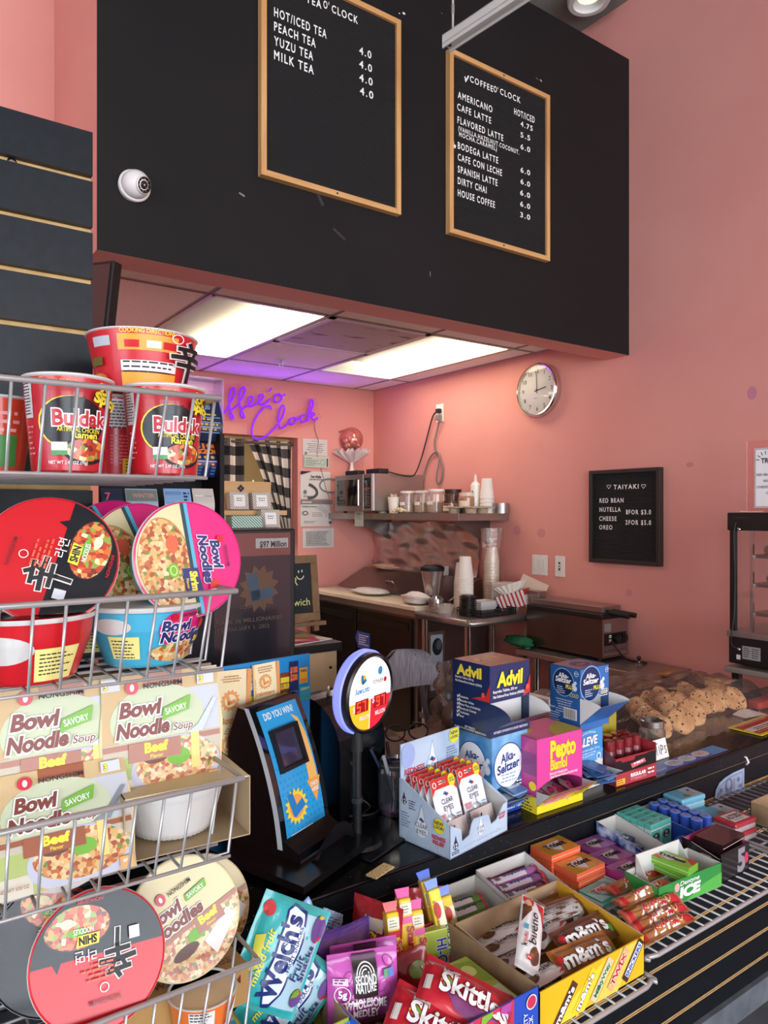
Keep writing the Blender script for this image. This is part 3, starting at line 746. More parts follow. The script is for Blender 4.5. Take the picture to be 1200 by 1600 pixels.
# ================================================================== BACK WALL
# neon sign, traced as a hand-bent tube
NEO = mat('#6e10e8', .4, emit=1.05, name='violet_neon')
def nz_(zx, zy): p = at(300+zx/3.6375, 560+zy/3.6375, Y=YB-.05); return p
strokes = [
 [(95, 245), (80, 215), (50, 235), (15, 290), (10, 330), (35, 345), (80, 325), (112, 295)],
 [(150, 262), (125, 270), (115, 300), (130, 325), (155, 312), (165, 280), (150, 262), (170, 300), (186, 300), (205, 270)],
 [(188, 300), (222, 240), (245, 185), (236, 165), (220, 180), (212, 225), (218, 290), (236, 330), (226, 338), (214, 312), (226, 288), (252, 268), (276, 235), (301, 185), (297, 161), (280, 168), (269, 210), (273, 262), (292, 314), (298, 330), (286, 330), (276, 306), (290, 282), (322, 260), (345, 236), (344, 214), (327, 216), (318, 242), (327, 266), (347, 264), (372, 248), (402, 224), (406, 204), (390, 202), (379, 222), (382, 250), (398, 258), (420, 250), (442, 228)],
 [(452, 165), (440, 183)],
 [(496, 196), (472, 210), (468, 234), (486, 246), (506, 234), (510, 212), (494, 198), (510, 212), (530, 200)],
 [(452, 288), (442, 266), (415, 272), (376, 312), (347, 370), (340, 420), (360, 453), (400, 450), (442, 420), (482, 378), (512, 330), (526, 284), (515, 262), (500, 288), (490, 340), (496, 380), (512, 392), (545, 366), (558, 342), (580, 332)],
 [(580, 332), (560, 342), (556, 362), (573, 369), (592, 350), (586, 332), (600, 344), (622, 322)],
 [(646, 318), (626, 320), (616, 342), (626, 358), (648, 350), (664, 330)],
 [(664, 330), (682, 280), (689, 242), (676, 232), (668, 272), (661, 330), (660, 354)], [(662, 332), (686, 306), (696, 314), (680, 330), (692, 346), (716, 334)]]
org = nz_(400, 300)
area('neon_sign_glow', (org.x+.05, YB-.12, 2.12), (R(-115), 0, 0), 1.1, .25, 2.2, (.33, .05, 1.0))
t = thing('neon_sign', 'violet neon script sign reading Coffee o Clock above the doorway', 'neon sign', T(org))
for s in strokes:
    b = MB(); b.tube([p-org for p in smooth([nz_(*q) for q in s], 5)], .0065, NEO); b.build('neon_tube', t)
pl = [(-10, 300), (60, 190), (200, 140), (300, 135), (400, 180), (545, 180), (560, 225), (480, 262), (600, 305), (650, 215), (710, 220), (738, 330), (690, 378), (560, 402), (440, 462), (360, 478), (322, 430), (322, 372), (230, 352), (130, 350), (30, 370)]
q = [nz_(*a) for a in pl]
b = MB(Matrix.Translation(-org) @ Matrix.Rotation(R(90), 4, 'X')); b.prism([(a.x, a.z) for a in q], -(YB-.03), -(YB-.034), film('acrylic', '#fff2f2', .0, .3, .03)); b.build('backing_plate', t)
b = MB(); w = [nz_(715, 345), nz_(718, 400), nz_(735, 460), nz_(728, 540), nz_(745, 600), nz_(780, 740), nz_(800, 800), nz_(812, 920), nz_(800, 955)]
b.tube([Vector((a.x, YB-.008, a.z))-org for a in smooth(w)], .003, mat('#a98f86', .5)); b.build('wire', t)
# papers
PG = mat('#cfcac4', .75); PI1 = mat('#7d7a78'); PDK = mat('#4b4a4c')
def paper(lab, px0, py0, px1, py1, m, art, off=.004, name='certificate'):
    a = at(px0, py0, Y=YB); c = at(px1, py1, Y=YB); w = c.x-a.x; h = a.z-c.z
    M = face((a.x, YB-off, c.z), (1, 0, 0), (0, 0, 1)); b = MB()
    b.grid(lambda u, v: (u*w, v*h, .004*math.sin(u*PI)*(.5+.5*math.sin(v*4))), 6, 6, m)
    f = Fr(b, (0, 0, .0045)); art(f, w, h); b.build(name, M=M, label=lab, cat='paper')
def a1(f, w, h): f.text('CERTIFICATE', w/2, h*.84, h*.06, PI1); f.bars(w*.15, h*.68, w*.7, 5, PI1, h=h*.045, gap=h*.12, al='C'); f.ell(w*.12, h*.12, w*.05, w*.05, PI1)
paper('white typed certificate, topmost of the papers beside the doorway', 472.5, 684, 511, 712, PG, a1)
def a2(f, w, h): f.rect(w*.02, h*.05, w*.96, h*.88, mat('#b5c2b0', .8)); f.rect(w*.9, h*.12, w*.05, h*.72, INK); f.text('License', w*.2, h*.75, h*.12, mat('#39463c')); f.bars(w*.08, h*.58, w*.55, 4, PI1, h=h*.06, gap=h*.13); f.ring(w*.74, h*.48, h*.26, h*.26, h*.04, mat('#7d8d80'))
paper('green bordered licence strip pinned under the topmost certificate', 473.5, 711, 513, 731, PG, a2, .008)
def a3(f, w, h):
    f.poly([(0, h), (0, h*.87), (w*.1, h*.9), (w*.33, h*.985), (w*.36, h)], INK); f.text('ServSafe', w*.5, h*.77, h*.09, INK, bold=.03); f.text('CERTIFICATION', w*.5, h*.68, h*.055, INK, bold=.02)
    f.ring(w*.12, h*.3, w*.46, h*.32, w*.09, PDK, -70, 75, rot=-10); f.ring(w*.98, h*.5, w*.38, h*.28, w*.05, PI1, 60, 300)
    f.ell(w*.14, h*.25, w*.06, w*.06, PI1); f.bars(w*.08, h*.08, w*.35, 1, PI1, h=h*.03)
paper('large food safety certificate with grey swooshes beside the doorway', 469, 735, 516, 779, mat('#d4cfca', .75), a3)
def a4(f, w, h):
    f.rect(0, h*.84, w, h*.16, PI1); f.rect(w*.04, h*.89, w*.3, h*.05, PG); f.text('Certificate of Achievement', w*.04, h*.72, h*.065, PDK, w=w*.55, al='L'); f.ell(w*.14, h*.5, w*.09, w*.06, PDK); f.ell(w*.14, h*.5, w*.06, w*.035, PG)
    f.bars(w*.35, h*.5, w*.4, 3, PI1, h=h*.02, gap=h*.06); f.bars(w*.1, h*.18, w*.4, 2, PI1, h=h*.02, gap=h*.05); f.poly([(w*.45, h*.7), (w*.62, h*.86), (w*.9, h*.5), (w*.8, h*.3), (w*.72, h*.5)], mat('#bdb8b3', .8)); f.rect(w*.88, h*.08, w*.09, w*.08, PDK)
paper('certificate of achievement sheet below the large food safety certificate', 469, 780, 518.5, 821, PG, a4)
def a5(f, w, h):
    for i in range(9):
        f.rect(w*.08, h*(.86-i*.085), w*.84, h*.008, PI1); f.bars(w*.1, h*(.80-i*.085), w*.78, 1, PI1, h=h*.035)
    for x in (.2, .45, .7): f.rect(w*x, h*.14, w*.008, h*.72, PI1)
paper('printed table sheet, lowest of the papers beside the doorway', 472.5, 825, 521, 854, PG, a5)
# doorway: jamb trim, curtain rod, two plaid curtains
b = MB(); b.box(DX1-.004, YB-.004, 0, DX1+.0, YB+.14, DZ, PINK); b.box(DX0, YB-.002, DZ-.006, DX1, YB+.14, DZ, PINK); b.build('door_1', kind='structure')
PLA = bpy.data.materials.new('buffalo_plaid'); PLA.use_nodes = True; nt, bb = nodes(PLA)
uvn = N(nt, 'ShaderNodeUVMap'); sp = N(nt, 'ShaderNodeSeparateXYZ'); nt.links.new(uvn.outputs[0], sp.inputs[0])
def half(o):
    a = N(nt, 'ShaderNodeMath', operation='FRACT'); nt.links.new(o, a.inputs[0]); g = N(nt, 'ShaderNodeMath', operation='GREATER_THAN'); g.inputs[1].default_value = .5; nt.links.new(a.outputs[0], g.inputs[0]); return g.outputs[0]
ad = N(nt, 'ShaderNodeMath', operation='ADD'); nt.links.new(half(sp.outputs[0]), ad.inputs[0]); nt.links.new(half(sp.outputs[1]), ad.inputs[1])
dv = N(nt, 'ShaderNodeMath', operation='MULTIPLY'); dv.inputs[1].default_value = .5; nt.links.new(ad.outputs[0], dv.inputs[0])
nt.links.new(ramp(nt, dv.outputs[0], [(0, '#e9dccb'), (.3, '#57504b'), (.8, '#100f10')], 'CONSTANT'), bb.inputs['Base Color']); bb.inputs['Roughness'].default_value = .9
def curtain(lab, fn, uvf, nu, nv):
    b = MB(); b.grid(fn, nu, nv, PLA); o = b.build('plaid_curtain', label=lab, cat='curtain', group='plaid curtains in the doorway')
    uvl = o.data.uv_layers.new(name='UVMap'); w = nu+1
    for l in o.data.loops: i = l.vertex_index; uvl.data[l.index].uv = uvf((i % w)/nu, (i//w)/nv)
b = MB(); b.cyl((DX0+.002, YB+.06, DZ-.05), (DX1-.006, YB+.06, DZ-.05), .009, mat('#6b5d50', .4, .6)); b.build('curtain_rod', label='thin dark curtain rod across the top of the doorway', cat='curtain rod')
curtain('black and white plaid curtain hanging straight on the left side of the doorway', lambda u, v: (DX0+.01+.51*u, YB+.065+.018*math.sin(u*30), DZ-.03-.70*(1-v)), lambda u, v: (u*5.0, v*5.4), 60, 20)
def tie(u, v):
    top = DX0+.55+(DX1-DX0-.56)*u; z = 1-v
    x = top+(DX1-.012-.09*(1-u)-top)*min(1, z**1.2*1.0)
    return (x, YB+.07+.02*math.sin(u*26)+.01*z, DZ-.03-z*(.62-.30*(1-u)*(1-z)))
curtain('black and white plaid curtain swept aside at the right of the doorway', tie, lambda u, v: (u*4, v*4.4), 60, 24)
# storeroom things seen through the doorway: shelf counter with green kettle, bottle, whisk
t = thing('store_counter', 'dark counter in the storeroom seen through the doorway', 'counter', T(1.6, 5.35, 0)); b = MB(); b.box(0, 0, 1.36, 1.45, .5, 1.40, mat('#26211c', .5)); b.build('top', t); b = MB(); b.box(.03, .04, 0, 1.42, .48, 1.36, mat('#3a322b', .6)); b.build('base', t)
KG = mat('#9fbf93', .35)
p = at(436, 775, Y=5.5)
t = thing('watering_can', 'pale green plastic watering can on the storeroom counter', 'watering can', T(p.x, 5.5, 1.40))
b = MB(); b.lathe([(0, 0), (.075, 0), (.085, .05), (.075, .12), (.05, .14), (.045, .14)], KG, 24); b.build('body', t)
b = MB(); b.tube(smooth([(-.07, 0, .04), (-.13, 0, .06), (-.15, 0, .11), (-.11, 0, .14), (-.05, 0, .13)]), .012, KG); b.build('handle', t)
b = MB(); b.tube(smooth([(.07, 0, .05), (.12, 0, .1), (.15, 0, .17)]), [.018]*6+[.012]*7, KG); b.build('spout', t)
p = at(396, 750, Y=5.45)
t = thing('squeeze_bottle', 'cream squeeze bottle with pointed cap above the tea display', 'bottle', T(p.x, 5.45, 1.40)); b = MB(); b.lathe([(0, 0), (.035, 0), (.038, .2), (.03, .25), (.02, .26)], mat('#d9d0a8', .4), 24); b.build('body', t); b = MB(); b.lathe([(.024, .26), (.02, .275), (.006, .32), (0, .32)], mat('#e6dfc0', .4), 20); b.build('cap', t)
p = at(424, 745, Y=5.6)
b = MB()
for k in range(6):
    a = k*PI/6; b.tube(smooth([(0, 0, .1), (.05*math.cos(a), .05*math.sin(a), .2), (.03*math.cos(a), .03*math.sin(a), .27), (-.03*math.cos(a), -.03*math.sin(a), .27), (-.05*math.cos(a), -.05*math.sin(a), .2), (0, 0, .1)]), .002, CHROME, 5)
b.cyl((0, 0, 0), (0, 0, .1), .009, CHROME); b.build('wire_whisk', M=T(p.x, 5.6, 1.40), label='upright wire whisk on the storeroom counter', cat='whisk')
# ================================================================== KITCHEN EQUIPMENT ALONG THE RIGHT WALL
SSB = noisy('steel_warm', [(.3, '#827975'), (.7, '#8c837f')], scale=300, detail=2, rough=.3, metal=.88)
DOORM = mat('#3a2f2b', .25, .7)
MARB = noisy('cutting_board_stone', [(.35, '#dccbb0'), (.55, '#e9dcc4'), (.7, '#bfae92')], scale=7, detail=7, rough=.5, stretch=(1, .3, 1))
# refrigerated prep table
t = thing('prep_table', 'stainless refrigerated sandwich prep table below the microwave', 'prep table', T(2.57, 3.3, 0))
b = MB(); b.box(.03, .02, .1, .6, 1.25, .86, SSB); b.box(.0, 0, .86, .6, 1.27, .895, SS, bev=.003); b.build('body', t)
b = MB(); b.box(-.01, -.01, .897, .26, 1.28, .922, MARB, bev=.004); b.build('cutting_board', t)
for y0, y1, in ((.06, .62), (.64, 1.22)):
    d = MB(); d.box(.01, y0, .16, .03, y1, .84, DOORM, bev=.004); o = d.build('door', t)
    d = MB(); d.box(.004, y0+.02, .77, .012, y1-.02, .81, mat('#141110', .4)); d.build('handle_recess', o)
b = MB(); b.box(.27, .02, .895, .6, 1.25, .93, SS); M0 = b.M
def quad(a, c, d, e, m): b.add([a, c, d, e], [(0, 1, 2, 3)], m)
LIDM = noisy('steel_lid', [(.3, '#8a7873'), (.7, '#9d8b85')], scale=300, detail=2, rough=.3, metal=.8)
quad((.27, .02, .93), (.5, .02, 1.05), (.5, 1.25, 1.05), (.27, 1.25, .93), LIDM); quad((.5, .02, 1.05), (.6, .02, 1.05), (.6, 1.25, 1.05), (.5, 1.25, 1.05), SS)
b.add([(.27, .02, .93), (.6, .02, .93), (.6, .02, 1.05), (.5, .02, 1.05)], [(0, 1, 2, 3)], SSB); b.tube([(.268, .02, .932), (.5, .02, 1.053)], .006, CHROME); b.build('lid', t)
b = MB(); b.tube([(.335, .66, .97), (.325, .66, .995), (.325, .74, .995), (.335, .74, .97)], .006, CHROME); b.build('lid_handle', t)
BLU = mat('#3f55b0', .6); YEL = mat('#e8c93c', .6)
b = MB(face((.008, .56, .66), (0, -1, 0), (0, 0, 1))); f = Fr(b); f.poly([(-.075, 0), (-.05, .055), (-.05, .045), (.09, .045), (.09, -.06), (-.05, -.06), (-.05, -.05)], BLU); f.bars(-.035, .02, .11, 5, PAPER, h=.006, gap=.014); b.build('arrow_sticker', t, label='blue arrow sticker with white print')
b = MB(face((.16, -.002, .55), (1, 0, 0), (0, 0, 1))); b.box(-.07, -.16, 0, .05, .22, .004, SS); f = Fr(b, (0, 0, .0045)); f.rect(-.055, -.12, .09, .32, mat('#b9bfc8', .5)); f.ell(-.005, .13, .038, .05, mat('#23262b', .3)); f.ell(.005, .14, .02, .03, mat('#8a9099', .2, .6)); f.bars(-.04, -.0, .06, 4, INK, h=.008, gap=.02); f.bars(-.03, -.09, .04, 2, INK, h=.008, gap=.016); b.build('thermostat_panel', t)
# items on prep table
PZ = .922
def lump(name, lab, cat, M, rx, ry, rz, m, amp=.25, seed=0, n=22, fr=3.):
    rnd = random.Random(seed); ph = [rnd.uniform(0, 6) for _ in range(6)]
    vs, fs = uv((0, 0, 0), 1, 1, 1, n, n//2); out = []
    for x, y, z in vs:
        d = 1+amp*(math.sin(fr*x+ph[0])*math.sin(fr*y+ph[1])+.6*math.sin(2.1*fr*z+ph[2]+2*x)+.4*math.sin(3.3*fr*(x+y)+ph[3]))*.6
        out.append((x*rx*d, y*ry*d, max(0, (z*.5+.5)*2*rz*(.8+.2*d))))
    b = MB(); b.add(out, fs, m, True)
    return b.build(name, M=M, label=lab, cat=cat)
CLOTH = noisy('white_cloth', [(.3, '#cfc9c3'), (.7, '#e6e1db')], scale=30, rough=.95, bmp=.4)
p = at(622, 924, z=PZ)
t = lump('folded_towel', 'white folded towel with a black cord lying on the cutting board', 'towel', T(2.72, p.y, PZ), .10, .17, .02, CLOTH, .2, 4)
p = at(668, 932, z=.905)
lump('crumpled_towel', 'crumpled white cloth in front of the blender cup', 'towel', T(2.65, 3.40, .923), .07, .12, .035, CLOTH, .35, 9)
b = MB(); b.tube(smooth([at(638, 918, z=.94), at(650, 912, z=.96), at(662, 926, z=.93), at(648, 930, z=.93)]), .005, RUB); b.build('black_cord', label='short black cord draped over the white towel on the board', cat='cord')
p = at(586, 885, X=3.0)
lump('paper_scraps', 'torn tan paper scraps on top of the prep table lid', 'paper', T(3.06, 4.30, 1.051), .03, .14, .02, noisy('kraft_bits', [(.3, '#c9a183'), (.7, '#e4c9b0')], scale=40, rough=.9), .5, 3)
t = thing('dispenser_box', 'small white box on the prep table lid beneath the foil', 'box', T(3.06, 3.72, 1.051)); b = MB(); b.box(-.04, -.09, 0, .04, .09, .06, mat('#d9d0ce', .5), bev=.003); b.build('body', t); b = MB(); b.box(-.042, -.06, .05, -.039, .06, .062, mat('#b9aeb0', .5)); b.build('flap', t)
# work table
WZ = .90
t = thing('work_table', 'stainless worktable with round legs right of the prep table', 'table', T(2.55, 2.83, 0))
b = MB(); b.box(.012, .012, WZ-.03, .62, .455, WZ, SS, bev=.004); b.tube([(.02, .455, WZ-.02), (.02, .03, WZ-.02), (.03, .02, WZ-.02), (.62, .02, WZ-.02)], .02, SS, 12); b.build('top', t)
for x, y in ((.05, .06), (.05, .42), (.57, .06), (.57, .42)):
    b = MB(); b.cyl((x, y, .05), (x, y, WZ-.03), .02, CHROME); o = b.build('leg', t); b = MB(); b.cyl((x, y, 0), (x, y, .05), .014, SSD); b.build('foot', o)
b = MB(); b.box(.03, .03, .3, .6, .45, .33, SSD); b.build('undershelf', t)
# things on the worktable
p = at(675, 920, z=WZ)
t = thing('blender_cup', 'silver blender cup with a black lid on the worktable', 'blender', T(2.76, 3.38, .923))
b = MB(); b.lathe([(0, 0), (.055, 0), (.06, .02), (.04, .04), (0, .04)], RUB, 28); b.build('base', t)
b = MB(); b.lathe([(.04, .04), (.045, .05), (.068, .19), (.066, .195)], mat('#c9c4c0', .25, .9), 32); b.build('cup', t); b = MB(); b.lathe([(.07, .19), (.072, .21), (.05, .222), (0, .222)], RUB, 28); b.build('lid', t)
CST = mat('#efe6d8', .6)
for px, py, n, lab, g, X in ((727, 930, 16, 'white paper cup in the taller stack near the worktable corner', 'cups in the taller worktable stack', 2.74), (721, 915, 12, 'white paper cup in the rear stack behind the taller cup stack', 'cups in the rear worktable stack', 2.88)):
    p = at(px, py, X=X)
    for k in range(n):
        z = k*.0125; b = MB(); top = k == n-1
        b.lathe([(.045, z), (.047, z+.002), (.045, z+.005)]+([(.031, z+.125), (0, z+.125)] if top else [(.043, z+.02)]), CST, 26); b.build('paper_cup', M=T(X, p.y, WZ), label=lab, cat='cup', group=g)
p = at(712, 935, z=WZ); BLID = mat('#15120f', .35)
for k in range(9):
    b = MB(); b.lathe([(0, .012), (.034, .012), (.036, .004), (.047, .003), (.048, 0), (.046, -.002)], BLID, 26); b.build('cup_lid', M=T(2.68, 2.98, WZ+.004+k*.012), label='black plastic cup lid in the stack beside the white cups', cat='lid', group='black cup lids on the worktable')
CLR = film('clear_plastic', '#f3eee9', .14, .06, .05)
for k in range(4):
    b = MB(); b.lathe([(.045, 0), (.046, .003), (.044, .004), (.042, .03), (.02, .045), (0, .046)], CLR, 24); b.build('dome_lid', M=T(2.64, 3.20, WZ+.002+k*.014), label='clear dome lid in the small stack on the worktable front edge', cat='lid', group='clear dome lids on the worktable')
t = thing('clear_tub', 'clear plastic tub lying near the front edge of the worktable', 'tub', T(2.62, 3.10, WZ)); b = MB(); b.lathe([(0, 0), (.035, 0), (.05, .05), (.054, .052)], film('tub_plastic', '#fff8f2', .2, .1, .25), 28); b.build('bowl', t)
p = at(749, 905, X=2.95)
t = thing('napkin_dispenser', 'white napkin dispenser box behind the stacked paper cups', 'dispenser', T(2.98, 3.0, WZ)); b = MB(); b.box(-.05, -.05, 0, .06, .06, .16, mat('#d8d2cb', .5), bev=.004); f = Fr(b, (-.05, .06, 0), (0, -1, 0), (0, 0, 1)); f.bars(.03, .09, .05, 2, PI1, h=.006, gap=.014); b.build('body', t); b = MB(); b.box(-.051, -.03, .05, -.05, .04, .13, mat('#bcb4ac', .6)); b.build('front_plate', t)
# sleeve of clear cups hanging under the shelf end
p = at(768, 880, X=3.05)
CC = mat('#e9e2d6', .3, coat=.5)
for k in range(15):
    b = MB(); z = k*.018; b.lathe([(.047, z), (.049, z+.002), (.047, z+.004), (.04, z+.06)]+([(.034, z+.1), (0, z+.1)] if k == 14 else []), CC, 20); b.build('plastic_cup', M=T(3.05, p.y, WZ), label='clear plastic cup in the tall sleeve beside the napkin dispenser', cat='cup', group='clear cups in the plastic sleeve')
b = MB(); b.grid(lambda u, v: ((.055+.012*max(0, v-.75)*6*math.sin(u*25)*.5+.01*max(0, v-.75)*4)*math.cos(u*2*PI), (.055+.01*math.sin(u*37)*max(0, v-.7)*3)*math.sin(u*2*PI), .004+v*.46), 40, 24, film('sleeve_plastic', '#fff8f0', .10, .12, .04, .5, 60)); b.build('cup_sleeve', M=T(3.05, p.y, WZ), label='clear plastic sleeve around the tall stack of clear cups', cat='plastic sleeve')
# brown sheet, paper boat, striped tray of filters, black basket
p = at(797, 915, X=3.0)
b = MB(); b.box(-.09, 0, 0, .09, .003, .17, mat('#d9bfae', .8), bev=.001); b.build('kraft_sheet', M=T(3.08, 2.95, WZ+.02, -80, -14, 18), label='pale brown paper sheet leaning behind the striped filter tray', cat='paper')
p = at(762, 925, z=WZ)
def boat(M, w, d, h, m, lab, name='food_boat'):
    b = MB(); q = .7
    lo = [(-w*q/2, -d*q/2, .001), (w*q/2, -d*q/2, .001), (w*q/2, d*q/2, .001), (-w*q/2, d*q/2, .001)]; hi = [(-w/2, -d/2, h), (w/2, -d/2, h), (w/2, d/2, h), (-w/2, d/2, h)]
    v = lo+hi; F = [(0, 1, 2, 3), (0, 4, 5, 1), (1, 5, 6, 2), (2, 6, 7, 3), (3, 7, 4, 0)]
    b.add(v, F, m); return b.build(name, M=M, label=lab, cat='food tray')
for k in range(3): boat(T(2.84, 3.03, WZ+.006+k*.012), .13, .10, .035, mat('#e6ded8', .7), 'white paper food boat in the short stack in front of the cup sleeve').__setitem__('group', 'white food boats on the worktable')
BB = mat('#161412', .6)
t = thing('food_basket', 'black plastic food basket of folded papers at the worktable corner', 'basket', T(2.79, 2.965, WZ+.002))
b = MB(); b.box(-.12, -.10, 0, .12, .075, .006, BB)
for z in (.018, .034): 
    for s in ((-.13, -.11, .13, -.106), (-.13, .08, .13, .084), (-.13, -.11, -.126, .084), (.126, -.11, .13, .084)): b.box(s[0], s[1], z, s[2], s[3], z+.005, BB)
for i in range(20):
    x = -.128+i*.0134
    for y in (-.108, .082): b.box(x, y-.002, 0, x+.003, y+.002, .036, BB)
for i in range(14):
    y = -.105+i*.0142
    for x in (-.128, .128): b.box(x-.002, y, 0, x+.002, y+.003, .036, BB)
b.build('basket_body', t)
STRIPE = bpy.data.materials.new('red_white_stripes'); STRIPE.use_nodes = True; nt, bb = nodes(STRIPE)
wv = N(nt, 'ShaderNodeTexWave', bands_direction='X'); wv.inputs['Scale'].default_value = 13; nt.links.new(coords(nt, (1, 1, 0)), wv.inputs['Vector']); nt.links.new(ramp(nt, wv.outputs[1], [(0, '#e6d9d4'), (.62, '#b9342f')], 'CONSTANT'), bb.inputs['Base Color']); bb.inputs['Roughness'].default_value = .6
t = thing('filter_tray', 'red and white striped paper tray holding coffee filters', 'paper tray', T(2.98, 2.91, WZ+.03, -62, 0, -18))
b = MB(); v = [(-.07, -.045, 0), (.07, -.045, 0), (.07, .045, 0), (-.07, .045, 0), (-.085, -.06, .085), (.085, -.06, .085), (.085, .06, .085), (-.085, .06, .085)]; b.add(v, [(3, 2, 1, 0), (0, 1, 5, 4), (1, 2, 6, 5), (2, 3, 7, 6), (3, 0, 4, 7)], STRIPE); b.build('tray', t)
for k in range(5):
    b = MB(); q = k*.014-.03
    b.grid(lambda u, v: ((.03+.05*v+.006*math.sin(u*2*PI*16)*v)*1.15*math.cos(u*2*PI), q+(.018+.025*v+.004*math.sin(u*2*PI*16)*v)*math.sin(u*2*PI), .07+.065*v), 96, 4, mat('#efe3d4', .8)); b.build('coffee_filter', M=T(2.98, 2.91, WZ+.03, -62, 0, -18), label='fluted white coffee filter nested in the striped paper tray', cat='filter', group='coffee filters in the striped tray')
# low table with the waffle machine
LZ = .727
t = thing('low_table', 'low stainless table under the waffle press', 'table', T(2.87, 1.965, 0))
b = MB(); b.box(0, 0, LZ-.03, .295, .85, LZ, SS, bev=.004); b.build('top', t)
for x, y in ((.03, .03), (.265, .03), (.03, .82), (.265, .82)): b = MB(); b.box(x-.015, y-.015, 0, x+.015, y+.015, LZ-.03, SSD); b.build('leg', t)
b = MB(); b.box(.01, .01, .3, .285, .84, .32, SSD); b.build('undershelf', t)
t = thing('waffle_machine', 'brown steel electric waffle press with black handles on the low table', 'waffle maker', T(2.955, 2.31, LZ))
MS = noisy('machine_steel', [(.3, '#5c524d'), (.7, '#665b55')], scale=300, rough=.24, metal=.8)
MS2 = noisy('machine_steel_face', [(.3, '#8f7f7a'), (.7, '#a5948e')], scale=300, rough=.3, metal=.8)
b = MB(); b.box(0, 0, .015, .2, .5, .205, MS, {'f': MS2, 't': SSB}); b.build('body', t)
b = MB(); f = Fr(b, (0, -.0005, 0), (1, 0, 0), (0, 0, 1)); f.rect(.012, .075, .175, .06, mat('#151312', .35)); f.rect(.015, .145, .05, .038, mat('#9c918e', .5)); f.bars(.018, .172, .044, 4, PI1, h=.003, gap=.008)
f.rect(.05, .112, .018, .014, mat('#d8efe0', .3)); f.rect(.053, .115, .009, .007, mat('#3fae6a', .3)); f.rect(.05, .09, .018, .014, mat('#efe3da', .3)); f.rect(.052, .093, .008, .008, mat('#d8492f', .3)); f.rect(.01, .03, .18, .004, mat('#cfc3bc', .3, .6)); f.rect(.01, .048, .18, .003, mat('#4a3f3b', .4)); b.build('control_panel', t)
for x in (.105, .155): b = MB(); b.cyl((x, -.002, .105), (x, -.02, .105), .021, mat('#1b1918', .35)); b.box(x-.003, -.024, .09, x+.003, -.02, .12, mat('#2d2a29', .3)); b.build('dial', t)
b = MB(); b.box(.0, .0, .205, .2, .5, .232, mat('#191514', .4), bev=.004); b.build('lower_mould', t)
b = MB(); b.box(.03, .02, .232, .17, .5, .265, MS2, bev=.004); b.build('upper_mould', t)
b = MB(); b.box(.05, .46, .265, .11, .56, .30, MS2, bev=.003); b.build('hinge_block', t)
for x in (.06, .11): b = MB(); b.cyl((x, .03, .236), (x+.03, -.09, .226), .013, mat('#121110', .45)); b.build('handle', t)
for x in (.03, .17):
    for y in (.04, .46): b = MB(); b.cyl((x, y, 0), (x, y, .016), .012, RUB); b.build('foot', t)
b = MB(); b.tube(smooth([(.06, -.004, .096), (.075, -.03, .06), (.1, -.05, .02), (.118, -.08, .006), (.13, -.16, .006)]), .005, RUB); b.build('cord', t)
for x, y, lab in ((.06, -.15, 'dark steel knob lid on the low table near its right end'), (-.05, .47, 'dark steel knob lid on the low table by the foot of the waffle press')):
    b = MB(); b.lathe([(0, .022), (.008, .022), (.009, .012), (.02, .01), (.024, 0)], SSD, 20); b.lathe([(0, .045), (.008, .043), (.011, .034), (.005, .022)], BLACK, 16)
    b.build('knob_lid', M=T(2.955+x+.02, 2.31+y, LZ), label=lab, cat='knob')
GREEN = noisy('green_cloth', [(.3, '#145a38'), (.7, '#23784c')], scale=30, rough=.95, bmp=.4)
p = at(795, 1012, X=2.9)
lump('green_cloth', 'crumpled dark green cloth at the left end of the low table', 'cloth', T(2.925, 2.835, LZ), .055, .10, .03, GREEN, .3, 12)
b = MB(); b.box(-.04, -.02, 0, .04, .02, .09, noisy('beige_mitt', [(.3, '#a58e77'), (.7, '#c3ad94')], scale=30, rough=.9), bev=.015); b.build('oven_mitt', M=T(3.03, 2.85, LZ, -70), label='beige oven mitt upright behind the green cloth', cat='mitt')
# warming display case on its own table, by the right wall
CX0, CY1 = 2.75, 1.553
t = thing('side_table', 'small steel and wood topped table under the warming display case', 'table', T(CX0, .95, 0))
b = MB(); b.box(-.01, 0, .84, .39, .615, .862, noisy('grey_wood', [(.3, '#6a5f58'), (.7, '#8a7e75')], scale=18, rough=.5, stretch=(1, .2, 1)), bev=.003); b.build('top', t)
for x, y in ((.02, .04), (.36, .04), (.02, .58), (.36, .58)): b = MB(); b.box(x-.014, y-.014, 0, x+.014, y+.014, .84, mat('#2a2827', .4, .5)); b.build('leg', t)
b = MB(); b.box(.02, .575, .72, .36, .585, .75, SSD); b.build('brace', t)
t = thing('display_case', 'black and steel glass warming display case on the side table', 'display case', T(CX0, 1.0, .864))
L = CY1-1.0
b = MB(); b.box(0, 0, .012, .35, L, .115, mat('#131213', .4), bev=.004); f = Fr(b, (-.0005, L, 0), (0, -1, 0), (0, 0, 1)); f.rect(.055, .035, .07, .05, mat('#8d8a88', .5)); f.bars(.06, .075, .028, 5, INK, h=.003, gap=.008); f.bars(.092, .075, .028, 5, INK, h=.003, gap=.008); f.rect(.032, .03, .016, .018, mat('#c9c6c2', .4)); b.build('base', t)
b = MB(); b.box(-.006, -.004, .115, .356, L+.006, .138, SS, bev=.002); b.build('sill', t)
b = MB(); b.box(-.004, 0, .525, .354, L+.004, .594, mat('#151415', .4), bev=.004); f = Fr(b, (-.0045, L, 0), (0, -1, 0), (0, 0, 1)); f.rect(.02, .572, .06, .006, mat('#2b2a2b', .3)); b.build('top_housing', t)
